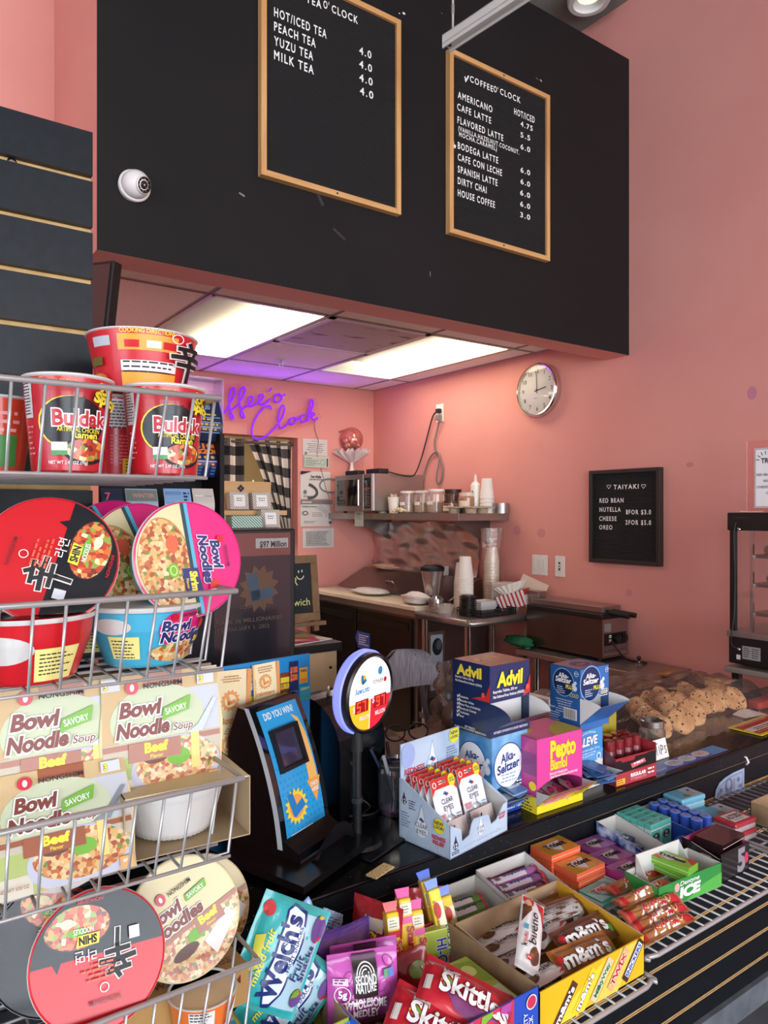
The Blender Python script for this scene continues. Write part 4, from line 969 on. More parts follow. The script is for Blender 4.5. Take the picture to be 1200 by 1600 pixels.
for x, y, m, w in ((.0, L-.025, BLACK, .02), (.33, L-.025, BLACK, .02), (.0, 0, BLACK, .02), (.33, 0, BLACK, .02), (.02, L-.085, CHROME, .012)): b = MB(); b.box(x, y, .138, x+w, y+w, .525, m); b.build('post', t)
b = MB(); b.box(.006, .02, .138, .009, L-.02, .525, film('case_glass', '#ffffff', .06, .02, .01)); b.build('glass_pane', t)
for z in (.2, .31, .42): b = MB(); b.box(.03, .02, z, .33, L-.07, z+.012, SSD); b.build('rack', t)
b = MB(); b.tube(smooth([(-.012, L-.035, .555), (-.016, L-.03, .5), (-.012, L-.032, .35), (-.014, L-.03, .2), (-.02, L-.022, .12), (-.014, L-.02, .085), (-.005, L-.04, .07)]), .0028, RUB); b.build('cord', t)
for z in (.07, .53):
    b = MB(); b.ball((-.006, L-.045, z), .005, .007, .007, CHROME, 10, 6); b.build('screw', t)
BREAD = noisy('donut_crust', [(.3, '#6b3d22'), (.7, '#9a6034')], scale=20, rough=.5)
for k, (z, y, lab) in enumerate(((.432, .42, 'brown pastry on the top rack of the display case'), (.322, .41, 'brown pastry on the middle rack of the display case'))):
    b = MB(); b.grid(lambda u, v: ((.035+.018*math.cos(v*2*PI))*math.cos(u*2*PI), (.035+.018*math.cos(v*2*PI))*math.sin(u*2*PI), .018+.018*math.sin(v*2*PI)), 24, 12, BREAD); b.build('pastry', M=T(CX0+.12, 1.0+y, .864+z), label=lab, cat='pastry')
# acrylic sign holder on the display case
p = at(1168, 795, X=2.87)
t = thing('sign_holder', 'acrylic sign holder with a white menu card on the display case', 'sign', face((2.87, p.y, 1.459), (0, -1, 0), (0, 0, 1)))
b = MB(); b.box(-.004, .006, -.003, .23, .28, -.0005, film('acrylic2', '#ffe9e6', .10, .05, .06)); b.box(-.004, 0, -.04, .23, .006, .05, film('acrylic2')); b.build('holder', t)
b = MB(); b.box(.028, .018, 0, .21, .25, .0012, mat('#f4f3f1', .7)); f = Fr(b, (0, 0, .0015)); f.rect(.03, .02, .178, .228, mat('#8f9096')); f.rect(.033, .023, .172, .222, mat('#f4f3f1', .7))
for a in (40, 65, 90, 115, 140): f.line([(.075+.028*math.cos(R(a+30)), .2+.026*math.sin(R(a+30))), (.075+.04*math.cos(R(a+30)), .2+.038*math.sin(R(a+30)))], .003, INK)
f.text('TRY OUR', .055, .192, .018, INK, al='L', w=.1, bold=.03)
for s, x, y in (('RED BEAN', .038, .142), ('NUTELLA', .065, .118), ('CHEESE', .038, .094), ('OREO', .075, .07)): f.text(s, x, y, .009, PDK, al='L')
b.build('card', t)
# ================================================================== SLATWALL PANEL AND COUNTER
SLAT = noisy('black_laminate', [(.35, '#14171b'), (.65, '#191d22')], scale=60, rough=.42, bmp=.12, bdist=.0008, spec=.22)
MDF = noisy('mdf', [(.3, '#b5915c'), (.7, '#c9a670')], scale=50, rough=.8)
GOLD2 = noisy('groove_mdf', [(.3, '#9c7f54'), (.7, '#b3956a')], scale=50, rough=.7)
YP = 1.138; PIT = .0762
t = thing('slatwall_panel', 'tall black slatwall panel carrying the noodle baskets', 'slatwall', T(0, YP, .782))
b = MB(); b.box(-1.3, .012, 0, .281, .03, 1.24, MDF); b.build('backing', t)
zs = [1.951+.0025-PIT*k for k in range(-0, 16)]
b = MB(); top = 2.022
for z in zs+[.782]:
    lo = z+.0045 if z > .79 else .782
    if top-lo > .004: b.box(-1.3, 0, lo-.782, .281, .0125, top-.782, SLAT)
    top = z-.0045
b.build('slats', t)
p = at(20, 258, Y=YP); b = MB(); b.ball((p.x, .008, 1.951-.782), .007, .005, .007, CHROME, 12, 8); b.build('screw', t)
# counter
t = thing('counter', 'long low shop counter with a black top and black slatwall front', 'counter', T(0, YP, 0))
CTOP = noisy('black_countertop', [(.3, '#0b0b0c'), (.7, '#0f0f10')], scale=120, rough=.17, bmp=.03, spec=.3)
b = MB(); b.box(-1.3, -.012, .742, 2.72, .66, .78, CTOP, bev=.003); b.box(-1.3, -.013, .7405, 2.72, -.003, .774, SLAT)
f = Fr(b, (0, 0, .78)); dust = mat('#8c8a86', .9)
rnd = random.Random(3)
for k in range(70): f.ell(rnd.uniform(.5, 2.3), rnd.uniform(-.008, .10), .0011, .0011, dust, n=6); f.k = 1
f = Fr(b, (0, -.0131, 0), (1, 0, 0), (0, 0, 1))
for k in range(45): f.ell(rnd.uniform(.5, 2.3), rnd.uniform(.745, .775), .0009, .0009, dust, n=6); f.k = 1
b.build('worktop', t)
b = MB(); b.box(-1.3, .014, .075, 2.72, .032, .742, GOLD2); b.build('groove_backing', t)
b = MB(); top = .742-.004
for k in range(0, 9):
    z = .7365-PIT*k
    if k == 0: top = z-.0055; continue
    b.box(-1.3, 0, z+.0055, 2.72, .0145, top, SLAT); top = z-.0055
b.box(-1.3, 0, .075, 2.72, .0145, top, SLAT); b.build('slat_front', t)
EDG = noisy('groove_edge', [(.3, '#b8945f'), (.7, '#cfac78')], scale=40, rough=.5)
b = MB()
for k in range(0, 9):
    z = .7365-PIT*k; b.box(-1.3, .001, z-.0055, 2.72, .0145, z-.0022, EDG); b.box(-1.3, .001, z+.0008, 2.72, .0145, z+.0040, EDG)
b.build('groove_insert', t)
b = MB(); b.box(-1.3, .035, 0, 2.70, .64, .742, mat('#1b1a1a', .6)); b.build('cabinet', t)
b = MB(); b.box(-1.3, -.012, 0, 2.72, .03, .072, noisy('dusty_kick', [(.3, '#4f575d'), (.7, '#717980')], scale=12, rough=.7)); b.build('kick_board', t)
# ================================================================== BEHIND THE COUNTER, LEFT
# wall monitor above
q0 = at(173, 404, Y=2.25)
t = thing('wall_monitor', 'thin dark wall monitor hanging under the black wall beside the slatwall', 'monitor', T(q0.x-.005, q0.y, q0.z-.245, -62, -4, 4))
b = MB(); b.box(-.42, -.015, 0, 0, .02, .24, BLACK, bev=.004); b.build('housing', t); b = MB(); b.box(-.41, -.017, .01, -.01, -.0148, .23, mat('#17171b', .1, coat=1)); b.build('screen', t)
b = MB(); b.box(-.24, .02, .1, -.18, .05, .16, BLACK); b.cyl((-.21, .04, .13), (-.21, .04, .3), .012, BLACK); b.build('bracket', t)
# lottery screen
p = at(462, 1020, Y=1.80)
t = thing('lottery_screen', 'black framed dark screen showing a jackpot amount behind the bright poster', 'screen', face((p.x, 1.80, .90), (.998, .06, 0), (0, 0, 1)))
W, H = .52, 1.415-.90
b = MB(); b.box(-W, 0, -.035, 0, H, -.0, BLACK, bev=.006); b.build('frame', t)
SCR = mat('#24242b', .18, coat=.5); DKR = mat('#74403a', .3); GRYS = mat('#a09a97', .3); ORD = mat('#5a4029', .3); BLD = mat('#2b4657', .3); TXD = mat('#57493f', .3)
b = MB(); f = Fr(b, (-W, 0, .0005)); f.rect(.018, .02, W-.036, H-.05, SCR); y1 = H-.03; zz = lambda yy: 1.46-(yy-799)*1.66/1150-.90
f.rect(.018, zz(880), W-.036, zz(838)-zz(880), DKR); f.rect(W-.125, zz(866)+.0, .10, zz(852)-zz(866)+.006, GRYS); f.text('$97 Million', W-.03, zz(865)+.001, .0155, INK, al='R', w=.083, bold=.03)
f.text('Tuesday Draw', W-.03, zz(848), .008, mat('#5b4a46', .3), al='R'); f.text('Estimated Jackpot', W-.03, zz(878)+.002, .008, mat('#6a4a42', .3), al='R')
cx, cy = W-.115, zz(940)
pts = []
for k in range(24): a = k*PI/12; r = .062 if k % 2 else .045; pts.append((cx+r*math.cos(a), cy+r*1.05*math.sin(a)))
f.poly(pts, ORD); f.line([(cx-.02, cy+.03), (cx-.012, cy-.02), (cx+.032, cy-.012)], .03, BLD)
f.text('LOTTERY MADE 36 MILLIONAIRES', W-.045, zz(1000), .0105, TXD, al='R', w=.28); f.text('SINCE JANUARY 1, 2003', W-.085, zz(1014), .0105, TXD, al='R', w=.18); f.text('SCRATCHERS', W-.085, zz(975), .010, TXD, al='R'); b.build('screen_face', t)
b = MB(); b.box(-.34, -.12, -.025, -.18, .02, -.02, BLACK); b.box(-.40, -.12, -.1, -.12, -.112, .06, BLACK); b.build('stand', t)
# bright poster with ticket slips
POB = mat('#1d84c4', .4); POY = mat('#f2dc2e', .4); SLIP = mat('#f3dfb2', .7); SLO = mat('#e99a5a', .7)
p0 = at(484, 1020, Y=1.43); p1 = at(487, 1150, Y=1.43)
M = face((p0.x, 1.43, .785), (.995, .10, 0), (0, .0, 1))
t = thing('lottery_poster', 'blue and yellow lottery poster board standing behind the ticket checker', 'poster', M)
Hh = p0.z-.785; k = 1.455/1150; X = lambda px: (px-484.5)*k*1.21; Yz = lambda py: Hh-(py-1021)*k
b = MB(); b.box(X(320), 0, -.006, 0, Hh, 0, POB); f = Fr(b, (0, 0, 0))
f.rect(X(320), Yz(1172), X(422)-X(320), Yz(1037)-Yz(1172), POY); f.text('CHERS', X(402), Yz(1118), .015, INK, al='R', w=.06, bold=.03); f.text('IT CAN MAKE YOUR DAY', X(402), Yz(1131), .006, INK, al='R', bold=.02); f.text('Z', X(388), Yz(1074), .035, WHITE, bold=.05, out=(POB, .03)); f.ring(X(383), Yz(1090), .03, .03, .012, mat('#2f9ec2', .4))
f.bars(X(375), Yz(1162), .07, 2, mat('#8c8130'), h=.002, gap=.005)
def ticket(f, x, y, w, h, base, big, lines, c2):
    f.rect(x, y, w, h, base)
    for i, s in enumerate(lines): f.text(s, x+w/2, y+h*(.72-i*.18), h*.14, big, w=w*.8, bold=.04)
    for i in range(3): f.rect(x+w*.1, y+h*(.06+i*.09), w*.8, h*.05, c2)
TOR = mat('#d8641f', .4); TGR = mat('#3f8f4e', .4); TNV = mat('#1b2a55', .4); TYL = mat('#f1cf3a', .4); TTL = mat('#2b8fa5', .4); TBR = mat('#7c3a22', .4)
ticket(f, X(432), Yz(1107), .03, .076, TBR, TYL, ['1', '$1,000,000'], TOR); ticket(f, X(448), Yz(1101), .024, .09, TNV, mat('#ff7a2c', .4), ['$100', '$200'], mat('#3d5fae', .4)); ticket(f, X(465), Yz(1070), .022, .034, mat('#d9a53a', .4), TNV, ['TRIPLE'], TOR); ticket(f, X(465), Yz(1100), .03, .032, TTL, TYL, ['LUCKY 7'], TGR); ticket(f, X(424), Yz(1108), .014, .026, TGR, TYL, ['$2'], TNV)
b.build('board', t)
def slip(lab, x, y, w, h, rot, z):
    Ms = M @ Matrix.Translation((x, y, z)) @ Matrix.Rotation(R(rot), 4, 'Z')
    b = MB(); b.grid(lambda u, v: ((u-.5)*w, (v-.5)*h, .004*math.cos((v-.5)*3)-.003), 4, 8, SLIP); f = Fr(b, (0, 0, .0018), lay=.0001)
    f.rect(w*.38, -h/2, w*.12, h, SLO); f.rect(-w*.5, -h/2, w*.07, h, mat('#f0c98f', .7)); f.text('ca lottery.com', -w*.40, -h*.05, w*.09, SLO, rot=90)
    r = w*.2
    f.poly([((r if q % 2 else r*1.3)*math.cos(q*PI/14)-w*.05, h*.12+(r if q % 2 else r*1.3)*math.sin(q*PI/14)) for q in range(28)], mat('#e9a05e', .7)); f.ell(-w*.05, h*.12, r*.75, r*.75, SLIP); f.line([(-w*.05-r*.4, h*.12+r*.5), (-w*.05-r*.2, h*.12-r*.3), (-w*.05+r*.5, h*.12-r*.1)], r*.45, SLO)
    f.text('calottery', -w*.05, -h*.16, w*.13, mat('#d98a4a', .7), bold=.02); f.bars(-w*.32, h*.42, w*.55, 3, mat('#b98a5a'), h=.002, gap=.005, al='C'); f.bars(-w*.3, -h*.28, w*.5, 3, mat('#b98a5a'), h=.002, gap=.005, al='C')
    b.build('play_slip', M=Ms, label=lab, cat='paper slip', group=None)
slip('tall cream and orange paper slip at the left of the poster', X(352), Yz(1090), .085, .16, -3, .012)
slip('smaller cream and orange paper slip at the middle of the poster', X(408), Yz(1064), .065, .10, 2, .008)
slip('lowest cream and orange paper slip tucked below the tall one', X(345), Yz(1152), .075, .10, -14, .02)
# ticket checker
AZ = az(24)
t = thing('ticket_checker', 'black self-service ticket checker with a blue DID YOU WIN face', 'ticket checker', T(.705, 1.31, .79, 24))
# local frame: x right along face, y into the body, z up
W = .125
def prof(v):   # face profile: v 0..1 bottom to top -> (y, z)
    return (-.052+.10*v+.035*(v-.5)**2*2-.02*v*v, .035+.245*v)
b = MB()
side = [(-.045, .0), (-.085, .0), (-.075, .03), (-.03, .05)]+[prof(v/8) for v in range(9)]+[(.075, .285), (.10, .22), (.10, .0)]
M0 = b.M; b.M = Matrix(((0, 0, 1, -W/2-.012), (1, 0, 0, 0), (0, 1, 0, 0), (0, 0, 0, 1))); b.prism(side, 0, W+.024, mat('#0b0b0c', .22, coat=.4)); b.M = M0
b.build('body', t)
b = MB()
b.prism([(-.14, -.135), (.09, -.135), (.10, .18), (-.11, .18)], .0, .014, mat('#0c0c0d', .25)); b.build('base', t)
def ff(x, y, o=0):
    v = y/.26; yy, z = prof(v); return Vector((x, yy-.004-o, z+.001))
b = MB(); b.grid(lambda u, v: ff((u-.5)*(W+.03), -.006+.272*v), 2, 14, mat('#101214', .06, coat=1)); b.grid(lambda u, v: ff((u-.5)*(W+.03), -.006+.272*v)+Vector((0, .012, 0)), 2, 14, mat('#1b1e20', .1), flip=True)
b.grid(lambda u, v: ff((-.5)*(W+.03), -.006+.272*v)+Vector((0, .012*u, 0)), 1, 14, mat('#c9d2d6', .1)); b.grid(lambda u, v: ff((.5)*(W+.03), -.006+.272*v)+Vector((0, .012*u, 0)), 1, 14, mat('#1b1e20', .1), flip=True); b.build('clear_shield', t)
LBL = mat('#2f9fd8', .3, coat=.3); LB2 = mat('#2a8cc4', .3); SUN = mat('#f6d43c', .3); ORG = mat('#f0a44f', .3); ORL = mat('#f4b968', .3); DBL = mat('#1f7fc0', .3)
b = MB(); f = Fr(b, fn=lambda x, y, o: ff(x, y, o+.0008), step=.02); f.rect(-W/2, .004, W, .252, LBL)
rnd = random.Random(5)
for i in range(9):
    for j in range(14): f.ell(-W/2+.008+i*.0136+(j % 2)*.005, .018+j*.0125, .0035, .0025, LB2, n=8, rings=1); f.k = 2
f.k = 4
f.text('DID YOU WIN?', -.002, .236, .0125, WHITE, w=.092, bold=.02)
arc = [(.045+.008*math.sin(k/10*PI), .226-.0125*k*.9) for k in range(0, 11)]
f.poly([(.030, .232), (.048, .222), (.057, .19), (.058, .13), (.058, .098), (.030, .098), (.032, .14), (.042, .18), (.04, .215)], ORL); f.poly([(.022, .098), (.066, .098), (.043, .05)], ORG); f.text('CHECK', .044, .083, .0078, WHITE, w=.026, bold=.02); f.text('HERE', .044, .072, .0078, WHITE, w=.022, bold=.02)
f.poly([((.027 if q % 2 else .036)*math.cos(q*PI/16)-.022, .062+(.027 if q % 2 else .036)*math.sin(q*PI/16)) for q in range(32)], SUN); f.ell(-.022, .062, .023, .023, ORG, rings=1); f.line([(-.036, .083), (-.028, .052), (-.004, .062)], .018, DBL); f.bars(-.05, .012, .1, 1, WHITE, h=.0015)
b.build('face_label', t)
b = MB()
pr = [ff(-.045, .135, .002), ff(.03, .135, .002), ff(.03, .215, .002), ff(-.045, .215, .002)]; n = Vector((0, -1, .45)).normalized()
b.M = face(ff(-.008, .175, .0035), (1, 0, 0), pr[3]-pr[0])
for a in ((-.042, -.042, .042, -.034), (-.042, .034, .042, .042), (-.042, -.034, -.034, .034), (.034, -.034, .042, .034)): b.box(a[0], a[1], -.004, a[2], a[3], .006, BLACK)
f = Fr(b, (-.034, -.034, -.002)); f.rect(0, 0, .068, .068, mat('#3d3548', .12, coat=1)); b.build('scan_window', t)
b = MB(Matrix.Translation((.03, -.09, .0)) @ Matrix.Rotation(R(-60), 4, 'X')); b.ring = None
b = MB(); b.grid(lambda u, v: (.005+.06*math.cos(u*PI), -.088-.02*v, .016+.07*math.sin(u*PI)*v*.7+.002), 20, 4, mat('#1a1a1c', .15, coat=.5)); b.build('scoop', t)
# dark rounded terminal behind
t = thing('lottery_terminal', 'large glossy black rounded terminal between the checker and the jackpot sign', 'terminal', T(.90, 1.475, .78, 14))
b = MB(); GB = mat('#0a0a0b', .18, coat=.5)
sh = [(-.10, 0), (.12, 0)]+[(.01+.11*math.cos(a), .15+.11*math.sin(a)) for a in [k*PI/12 for k in range(13)]]
b.M = Matrix(((0, 0, 1, -.075), (1, 0, 0, 0), (0, 1, 0, 0), (0, 0, 0, 1))); b.prism(sh, 0, .15, GB); b.build('body', t)
b = MB(); b.tube(smooth([(-.03, -.02, .259), (0, .01, .268), (.03, .03, .258)]), .004, mat('#8a8d90', .2, .8)); b.build('handle', t)
b = MB(); b.tube(smooth([(-.05, -.1, .01), (.0, -.13, .008), (.05, -.11, .01), (.09, -.05, .006)]), .003, RUB); b.build('cable', t)
# jackpot sign on a pole
t = thing('jackpot_sign', 'round lit jackpot sign on a slim black pole on the counter', 'sign', T(.831, 1.262, .78, 20))
b = MB(); b.lathe([(0, .004), (.055, .004), (.05, .012), (.0, .014)], mat('#0d0d0e', .25), 32); b.box(-.055, -.075, 0, .13, .09, .005, mat('#0c0c0d', .2), bev=.002); b.build('base', t)
b = MB(); b.cyl((0, 0, .01), (0, 0, .28), .0095, mat('#161617', .35)); b.build('pole', t)
b = MB(); b.cyl((0, 0, .19), (0, 0, .24), .0125, RUB); b.build('grip', t)
b = MB(); b.cyl((0, 0, .085), (0, 0, .096), .012, mat('#2a2a2c', .3)); b.tube(smooth([(.01, 0, .09), (.03, -.01, .07), (.045, .01, .05), (.05, .04, .02), (.03, .05, .01)]), .0018, mat('#555', .4) if False else RUB); b.build('cable_clip', t)
Md = face((.022, -.006, .307), (1, 0, 0), (0, -.05, 1)); r = .083
b = MB(Md); b.lathe([(0, -.035), (.06, -.035), (r*.95, -.02), (r, 0), (r, .012), (r-.006, .016), (r-.009, .012)], mat('#101011', .3), 56); b.build('housing', t)
b = MB(Md); LR = mat('#7f88f0', .3, emit=.9, name='blue_light_ring'); b.lathe([(r*.955+.004, -.022), (r+.0045, -.015), (r+.0045, -.002), (r+.0005, .0)], LR, 56); b.build('light_ring', t)
b = MB(Md); R0 = r-.009; WE = mat('#f6f6f4', .3, emit=.75, name='lit_white_face'); b.lathe([(R0, .012), (0, .012)], WE, 48)
f = Fr(b, (0, 0, .0122)); q = math.sqrt(R0**2-.004**2)
def seg(x0, x1, ytop, m):
    pts = [(x0, ytop(x0))]+[(x, -math.sqrt(max(0, R0**2-x*x))) for x in [x0+(x1-x0)*k/14 for k in range(15)]]+[(x1, ytop(x1))]
    f.poly(pts, m)
YLE = mat('#f3a51e', .3, emit=.7); RDE = mat('#cf1f2c', .3, emit=.6)
seg(-R0*.985, -.001, lambda x: -.012, YLE); seg(.001, R0*.985, lambda x: -.012 if x < R0*.9 else -.012, RDE)
DG = mat('#ff3b2a', .3, emit=2.2, name='led_red'); PB = mat('#8f1220', .3, emit=.2)
f.rect(-.052, -.034, .045, .026, mat('#a3180f', .3)); f.rect(.012, -.034, .046, .026, PB)
def led(s, x, y, h):
    w = h*.55; S = {'5': 'afgcd', '7': 'abc', '9': 'abcdfg', '1': 'bc'}
    for i, ch in enumerate(s):
        o = x+i*w*1.7; P = {'a': [(0, h), (w, h)], 'b': [(w, h), (w, h/2)], 'c': [(w, h/2), (w, 0)], 'd': [(0, 0), (w, 0)], 'f': [(0, h), (0, h/2)], 'g': [(0, h/2), (w, h/2)]}
        for k in S[ch]: f.line([(o+a, y+c) for a, c in P[k]], h*.16, DG)
led('57', -.045, -.030, .018); led('97', .02, -.030, .018)
f.text('$', -.060, -.028, .012, WHITE); f.text('$', .006, -.02, .012, WHITE); f.text('MILLION', -.024, -.048, .0085, WHITE, w=.034, bold=.03); f.text('MILLION', .032, -.048, .0085, WHITE, w=.036, bold=.03)
f.ell(-.032, .034, .010, .010, mat('#f2c53a', .3)); f.line([(-.037, .042), (-.033, .028), (-.024, .032)], .007, DBL); f.text('SuperLotto', -.034, .008, .011, DBL, w=.05, ital=.2, bold=.03); f.text('PLUS', -.028, .0005, .005, DBL)
f.ell(.026, .044, .008, .009, mat('#4a90c8', .3)); f.text('POWER', .02, .018, .009, INK, w=.036); f.ell(.045, .0225, .0055, .0055, mat('#d2222e', .3)); b.build('face_panel', t)
# crumb of gold foil, pens, glasses and papers behind the sign
b = MB(); b.box(-.028, -.012, 0, .028, .012, .003, noisy('gold_glitter', [(.35, '#b99556'), (.65, '#f0dca0')], scale=300, rough=.4)); p = at(594, 1362, z=.785); b.build('scratch_scrap', M=T(p.x, p.y, .786, 18), label='small gold glitter scrap on the counter edge below the sign', cat='scrap')
t = thing('pen_jar', 'glass jar of pens behind the eye drop display', 'pen jar', T(.99, 1.345, .78)); b = MB(); b.lathe([(0, .002), (.036, .002), (.04, .015), (.04, .095), (.034, .11), (.036, .118)], film('pen_jar_glass', '#aab4c0', .2, .05, .15), 28); b.build('glass', t)
b = MB(); b.lathe([(.036, .1), (.038, .112), (.034, .112)], mat('#8d9298', .3, .8), 28); b.build('rim', t)
for k, (a, m) in enumerate(((0, '#1f4fae'), (1.3, '#2a2c38'), (2.5, '#22324e'), (3.6, '#cfd3d8'), (4.9, '#20222a'))):
    b = MB(); d = Vector((.5*math.cos(a), .5*math.sin(a), 1)).normalized(); o = Vector((-.01*math.cos(a), -.01*math.sin(a), .008)); b.cyl(o, o+d*.15, .0042, mat(m, .35)); b.build('pen', M=T(.99, 1.345, .78), label=['blue capped pen standing in the glass jar', 'black pen in the glass jar beside the blue one', 'dark navy pen leaning in the glass jar', 'pale silver pen in the glass jar', 'black pen leaning at the back of the jar'][k], cat='pen')
KR = noisy('kraft_paper', [(.3, '#7d6658'), (.7, '#93796a')], scale=12, rough=.85, bmp=.2)
for k, (x, y, w, d, r_, lab) in enumerate(((1.12, 1.57, .42, .26, 8, 'brown paper sheet spread on the counter behind the eye drops'), (1.44, 1.60, .36, .24, -8, 'creased brown paper sheet on the counter behind the tall boxes'))):
    b = MB(); b.grid(lambda u, v: ((u-.5)*w, (v-.5)*d, .012+.010*math.sin(u*7+k)*math.sin(v*5)+.03*max(0, v-.6)), 14, 10, KR); b.build('brown_paper', M=T(x, y, .785+k*.012, r_), label=lab, cat='paper')
t = thing('eyeglasses', 'black framed eyeglasses lying on the brown paper', 'eyeglasses', T(1.235, 1.625, .83, -18))
for s in (-1, 1):
    b = MB(Matrix.Translation((s*.034, 0, .02)) @ Matrix.Rotation(R(65), 4, 'X')); b.tube([(.028*math.cos(k*PI/10), .021*math.sin(k*PI/10), 0) for k in range(20)], .0025, BLACK, 6, closed=True); b.build('rim', t)
    b = MB(); b.tube(smooth([(s*.062, 0, .025), (s*.064, .06, .022), (s*.06, .12, .01)]), .0025, BLACK); b.build('temple', t)
b = MB(); b.tube([(-.008, 0, .024), (0, 0, .027), (.008, 0, .024)], .0022, BLACK); b.build('bridge', t)
t = thing('card_reader', 'dark keypad handset lying behind the jackpot sign', 'keypad', T(1.02, 1.53, .785, 15)); b = MB(); b.box(-.06, -.05, 0, .06, .05, .03, mat('#2b2725', .4), bev=.006); b.build('body', t); b = MB(); b.box(-.05, -.04, .03, .05, .03, .034, mat('#15130f', .4)); b.build('keys', t)
# chair back, clear bag
GW = noisy('grey_weave', [(.3, '#77737a'), (.7, '#a19da3')], scale=8, detail=1, rough=.85, stretch=(30, 30, 2))
t = thing('office_chair', 'rounded grey woven chair back behind the jackpot sign', 'chair', T(1.635, 2.20, 0, 10))
b = MB()
def cb(u, v):
    a = (u-.5)*1.5; r = .17*math.sqrt(max(0, 1-(v*.93)**2.6)); return ((u-.5)*2*r if True else 0, .05*math.cos((u-.5)*3)-.05, .80+.145*v)
b.grid(cb, 24, 14, GW); b.grid(lambda u, v: tuple(Vector(cb(u, v))+Vector((0, .02, 0))), 24, 14, GW, flip=True); b.build('backrest', t)
b = MB(); b.tube(smooth([(.155, .03, .81), (.20, .05, .70), (.25, .06, .52), (.2, .05, .44)]), .011, mat('#5b585c', .5)); b.build('arm_pole', t)
b = MB(); b.box(-.2, -.35, .42, .2, .05, .47, GW, bev=.02); b.build('seat', t); b = MB(); b.cyl((0, -.15, .05), (0, -.15, .42), .03, BLACK); 
for k in range(5): b.cyl((0, -.15, .07), (.26*math.cos(k*1.2566), -.15+.26*math.sin(k*1.2566), .03), .018, BLACK)
b.build('pedestal', t)
t = thing('plastic_bag', 'crumpled clear plastic bag with brown contents behind the tall blue box', 'bag', T(1.47, 1.655, .79))
BG = film('bag_plastic', '#e8dfd8', .03, .2, .06, .7, 30)
def bag(u, v):
    a = u*2*PI; z = .22*v; r = .085*(1-.35*v**2)+.012*math.sin(a*5+v*9)+.009*math.sin(a*9-v*14)
    return (r*math.cos(a)*1.1, r*math.sin(a), z)
b = MB(); b.grid(bag, 40, 16, BG); b.build('film', t)
b = MB(); b.ball((0, 0, .06), .07, .06, .05, noisy('bread', [(.3, '#5a4030'), (.7, '#7b5a40')], scale=25, rough=.8), 16, 10); b.build('contents', t)
t = thing('cardboard_carton', 'open tan carton holding white slips behind the pink box', 'carton', T(1.53, 1.44, .785, 4)); b = MB()
for a in ((-.1, -.08, .1, -.077), (-.1, .077, .1, .08), (-.1, -.08, -.097, .08), (.097, -.08, .1, .08)): b.box(a[0], a[1], 0, a[2], a[3], .13, mat('#b29a72', .8))
b.box(-.1, -.08, 0, .1, .08, .003, mat('#b29a72', .8)); b.build('body', t)
for k in range(5): b = MB(); b.box(-.09+.035*k, -.05, .01, -.065+.035*k, .05, .145+.012*(k % 2), mat('#ece8e4', .6)); b.build('white_slip_box', M=T(1.53, 1.44, .785, 4), label='small white box standing in the open tan carton', cat='box', group='white boxes in the tan carton')
# low wooden cabinet with dark top, magazines, chalk easel sign, tea display, scratch tickets
p = at(535, 1005, z=.93)
CXR = p.x; CYF = p.y
t = thing('back_cabinet', 'birch cabinet with a black top behind the lottery screen', 'cabinet', T(CXR, CYF, 0))
BIR = noisy('birch', [(.3, '#b89a72'), (.7, '#cdb086')], scale=9, detail=5, rough=.6, stretch=(1, 1, .15))
b = MB(); b.box(-.80, .012, 0, -.02, .5, .905, BIR); b.build('body', t); b = MB(); b.box(-.82, 0, .905, 0, .52, .94, mat('#17171a', .35), bev=.004); b.build('top', t)
b = MB(); b.ball((-.05, .008, .84), .006, .006, .006, RUB, 10, 6); b.build('knob', t)
MAGR = mat('#b3364a', .4); MAGW = mat('#d8d0c8', .4)
for k, (px, py, r_, c, lab) in enumerate(((496, 1000, 12, MAGW, 'pale magazine on the black cabinet top below the chalk sign'), (506, 996, -14, MAGR, 'red and white magazine fanned on the cabinet top'))):
    q = at(px, py, z=.95); b = MB(); b.box(-.13, -.1, 0, .13, .1, .004, c); f = Fr(b, (0, 0, .004)); f.poly([(-.12, -.09), (.1, -.09), (-.12, .02)], MAGR if k == 0 else MAGW); f.poly([(0, 0), (.12, .09), (.12, -.02)], mat('#7f9c4e', .4)); b.build('magazine', M=T(CXR-.16-.03*k, CYF+.13+.03*k, .941+.006*k, r_), label=lab, cat='magazine')
EW = noisy('rustic_wood', [(.3, '#6b5034'), (.7, '#8d6d4a')], scale=12, detail=5, rough=.7, stretch=(1, 1, .2))
Ye = CYF+.30; pr_ = at(499, 985, Y=Ye); pt_ = at(499, 866, Y=Ye); h = pt_.z-.985
t = thing('chalkboard_sign', 'wood framed chalkboard easel sign on the back cabinet', 'chalkboard', face((pr_.x, Ye, .985), (1, 0, 0), (0, .12, 1)))
w = .24
b = MB()
for a in ((-w, 0, 0, .035), (-w, h-.035, 0, h), (-w, .035, -w+.035, h-.035), (-.035, .035, 0, h-.035)): b.box(a[0], a[1], -.01, a[2], a[3], .012, EW, bev=.002)
b.build('frame', t)
b = MB(); b.box(-w+.03, .03, -.006, -.03, h-.03, .003, mat('#22282c', .85)); f = Fr(b, (0, 0, .0032)); CH = mat('#e9e3c4', .9); CHY = mat('#dfe08a', .9)
f.ring(-.085, h-.085, .02, .02, .004, CH, 190, 350); f.ell(-.092, h-.07, .003, .006, CH); f.ell(-.075, h-.068, .003, .006, CH); f.text('BURGER', -.098, h*.55, .035, CHY, al='R', bold=.0); f.text('Sandwich', -.045, h*.24, .03, CHY, al='R', bold=.0); b.build('slate', t)
b = MB(); b.box(-w-.01, -.022, -.012, .012, -.004, .04, EW, bev=.002); b.build('ledge', t); 
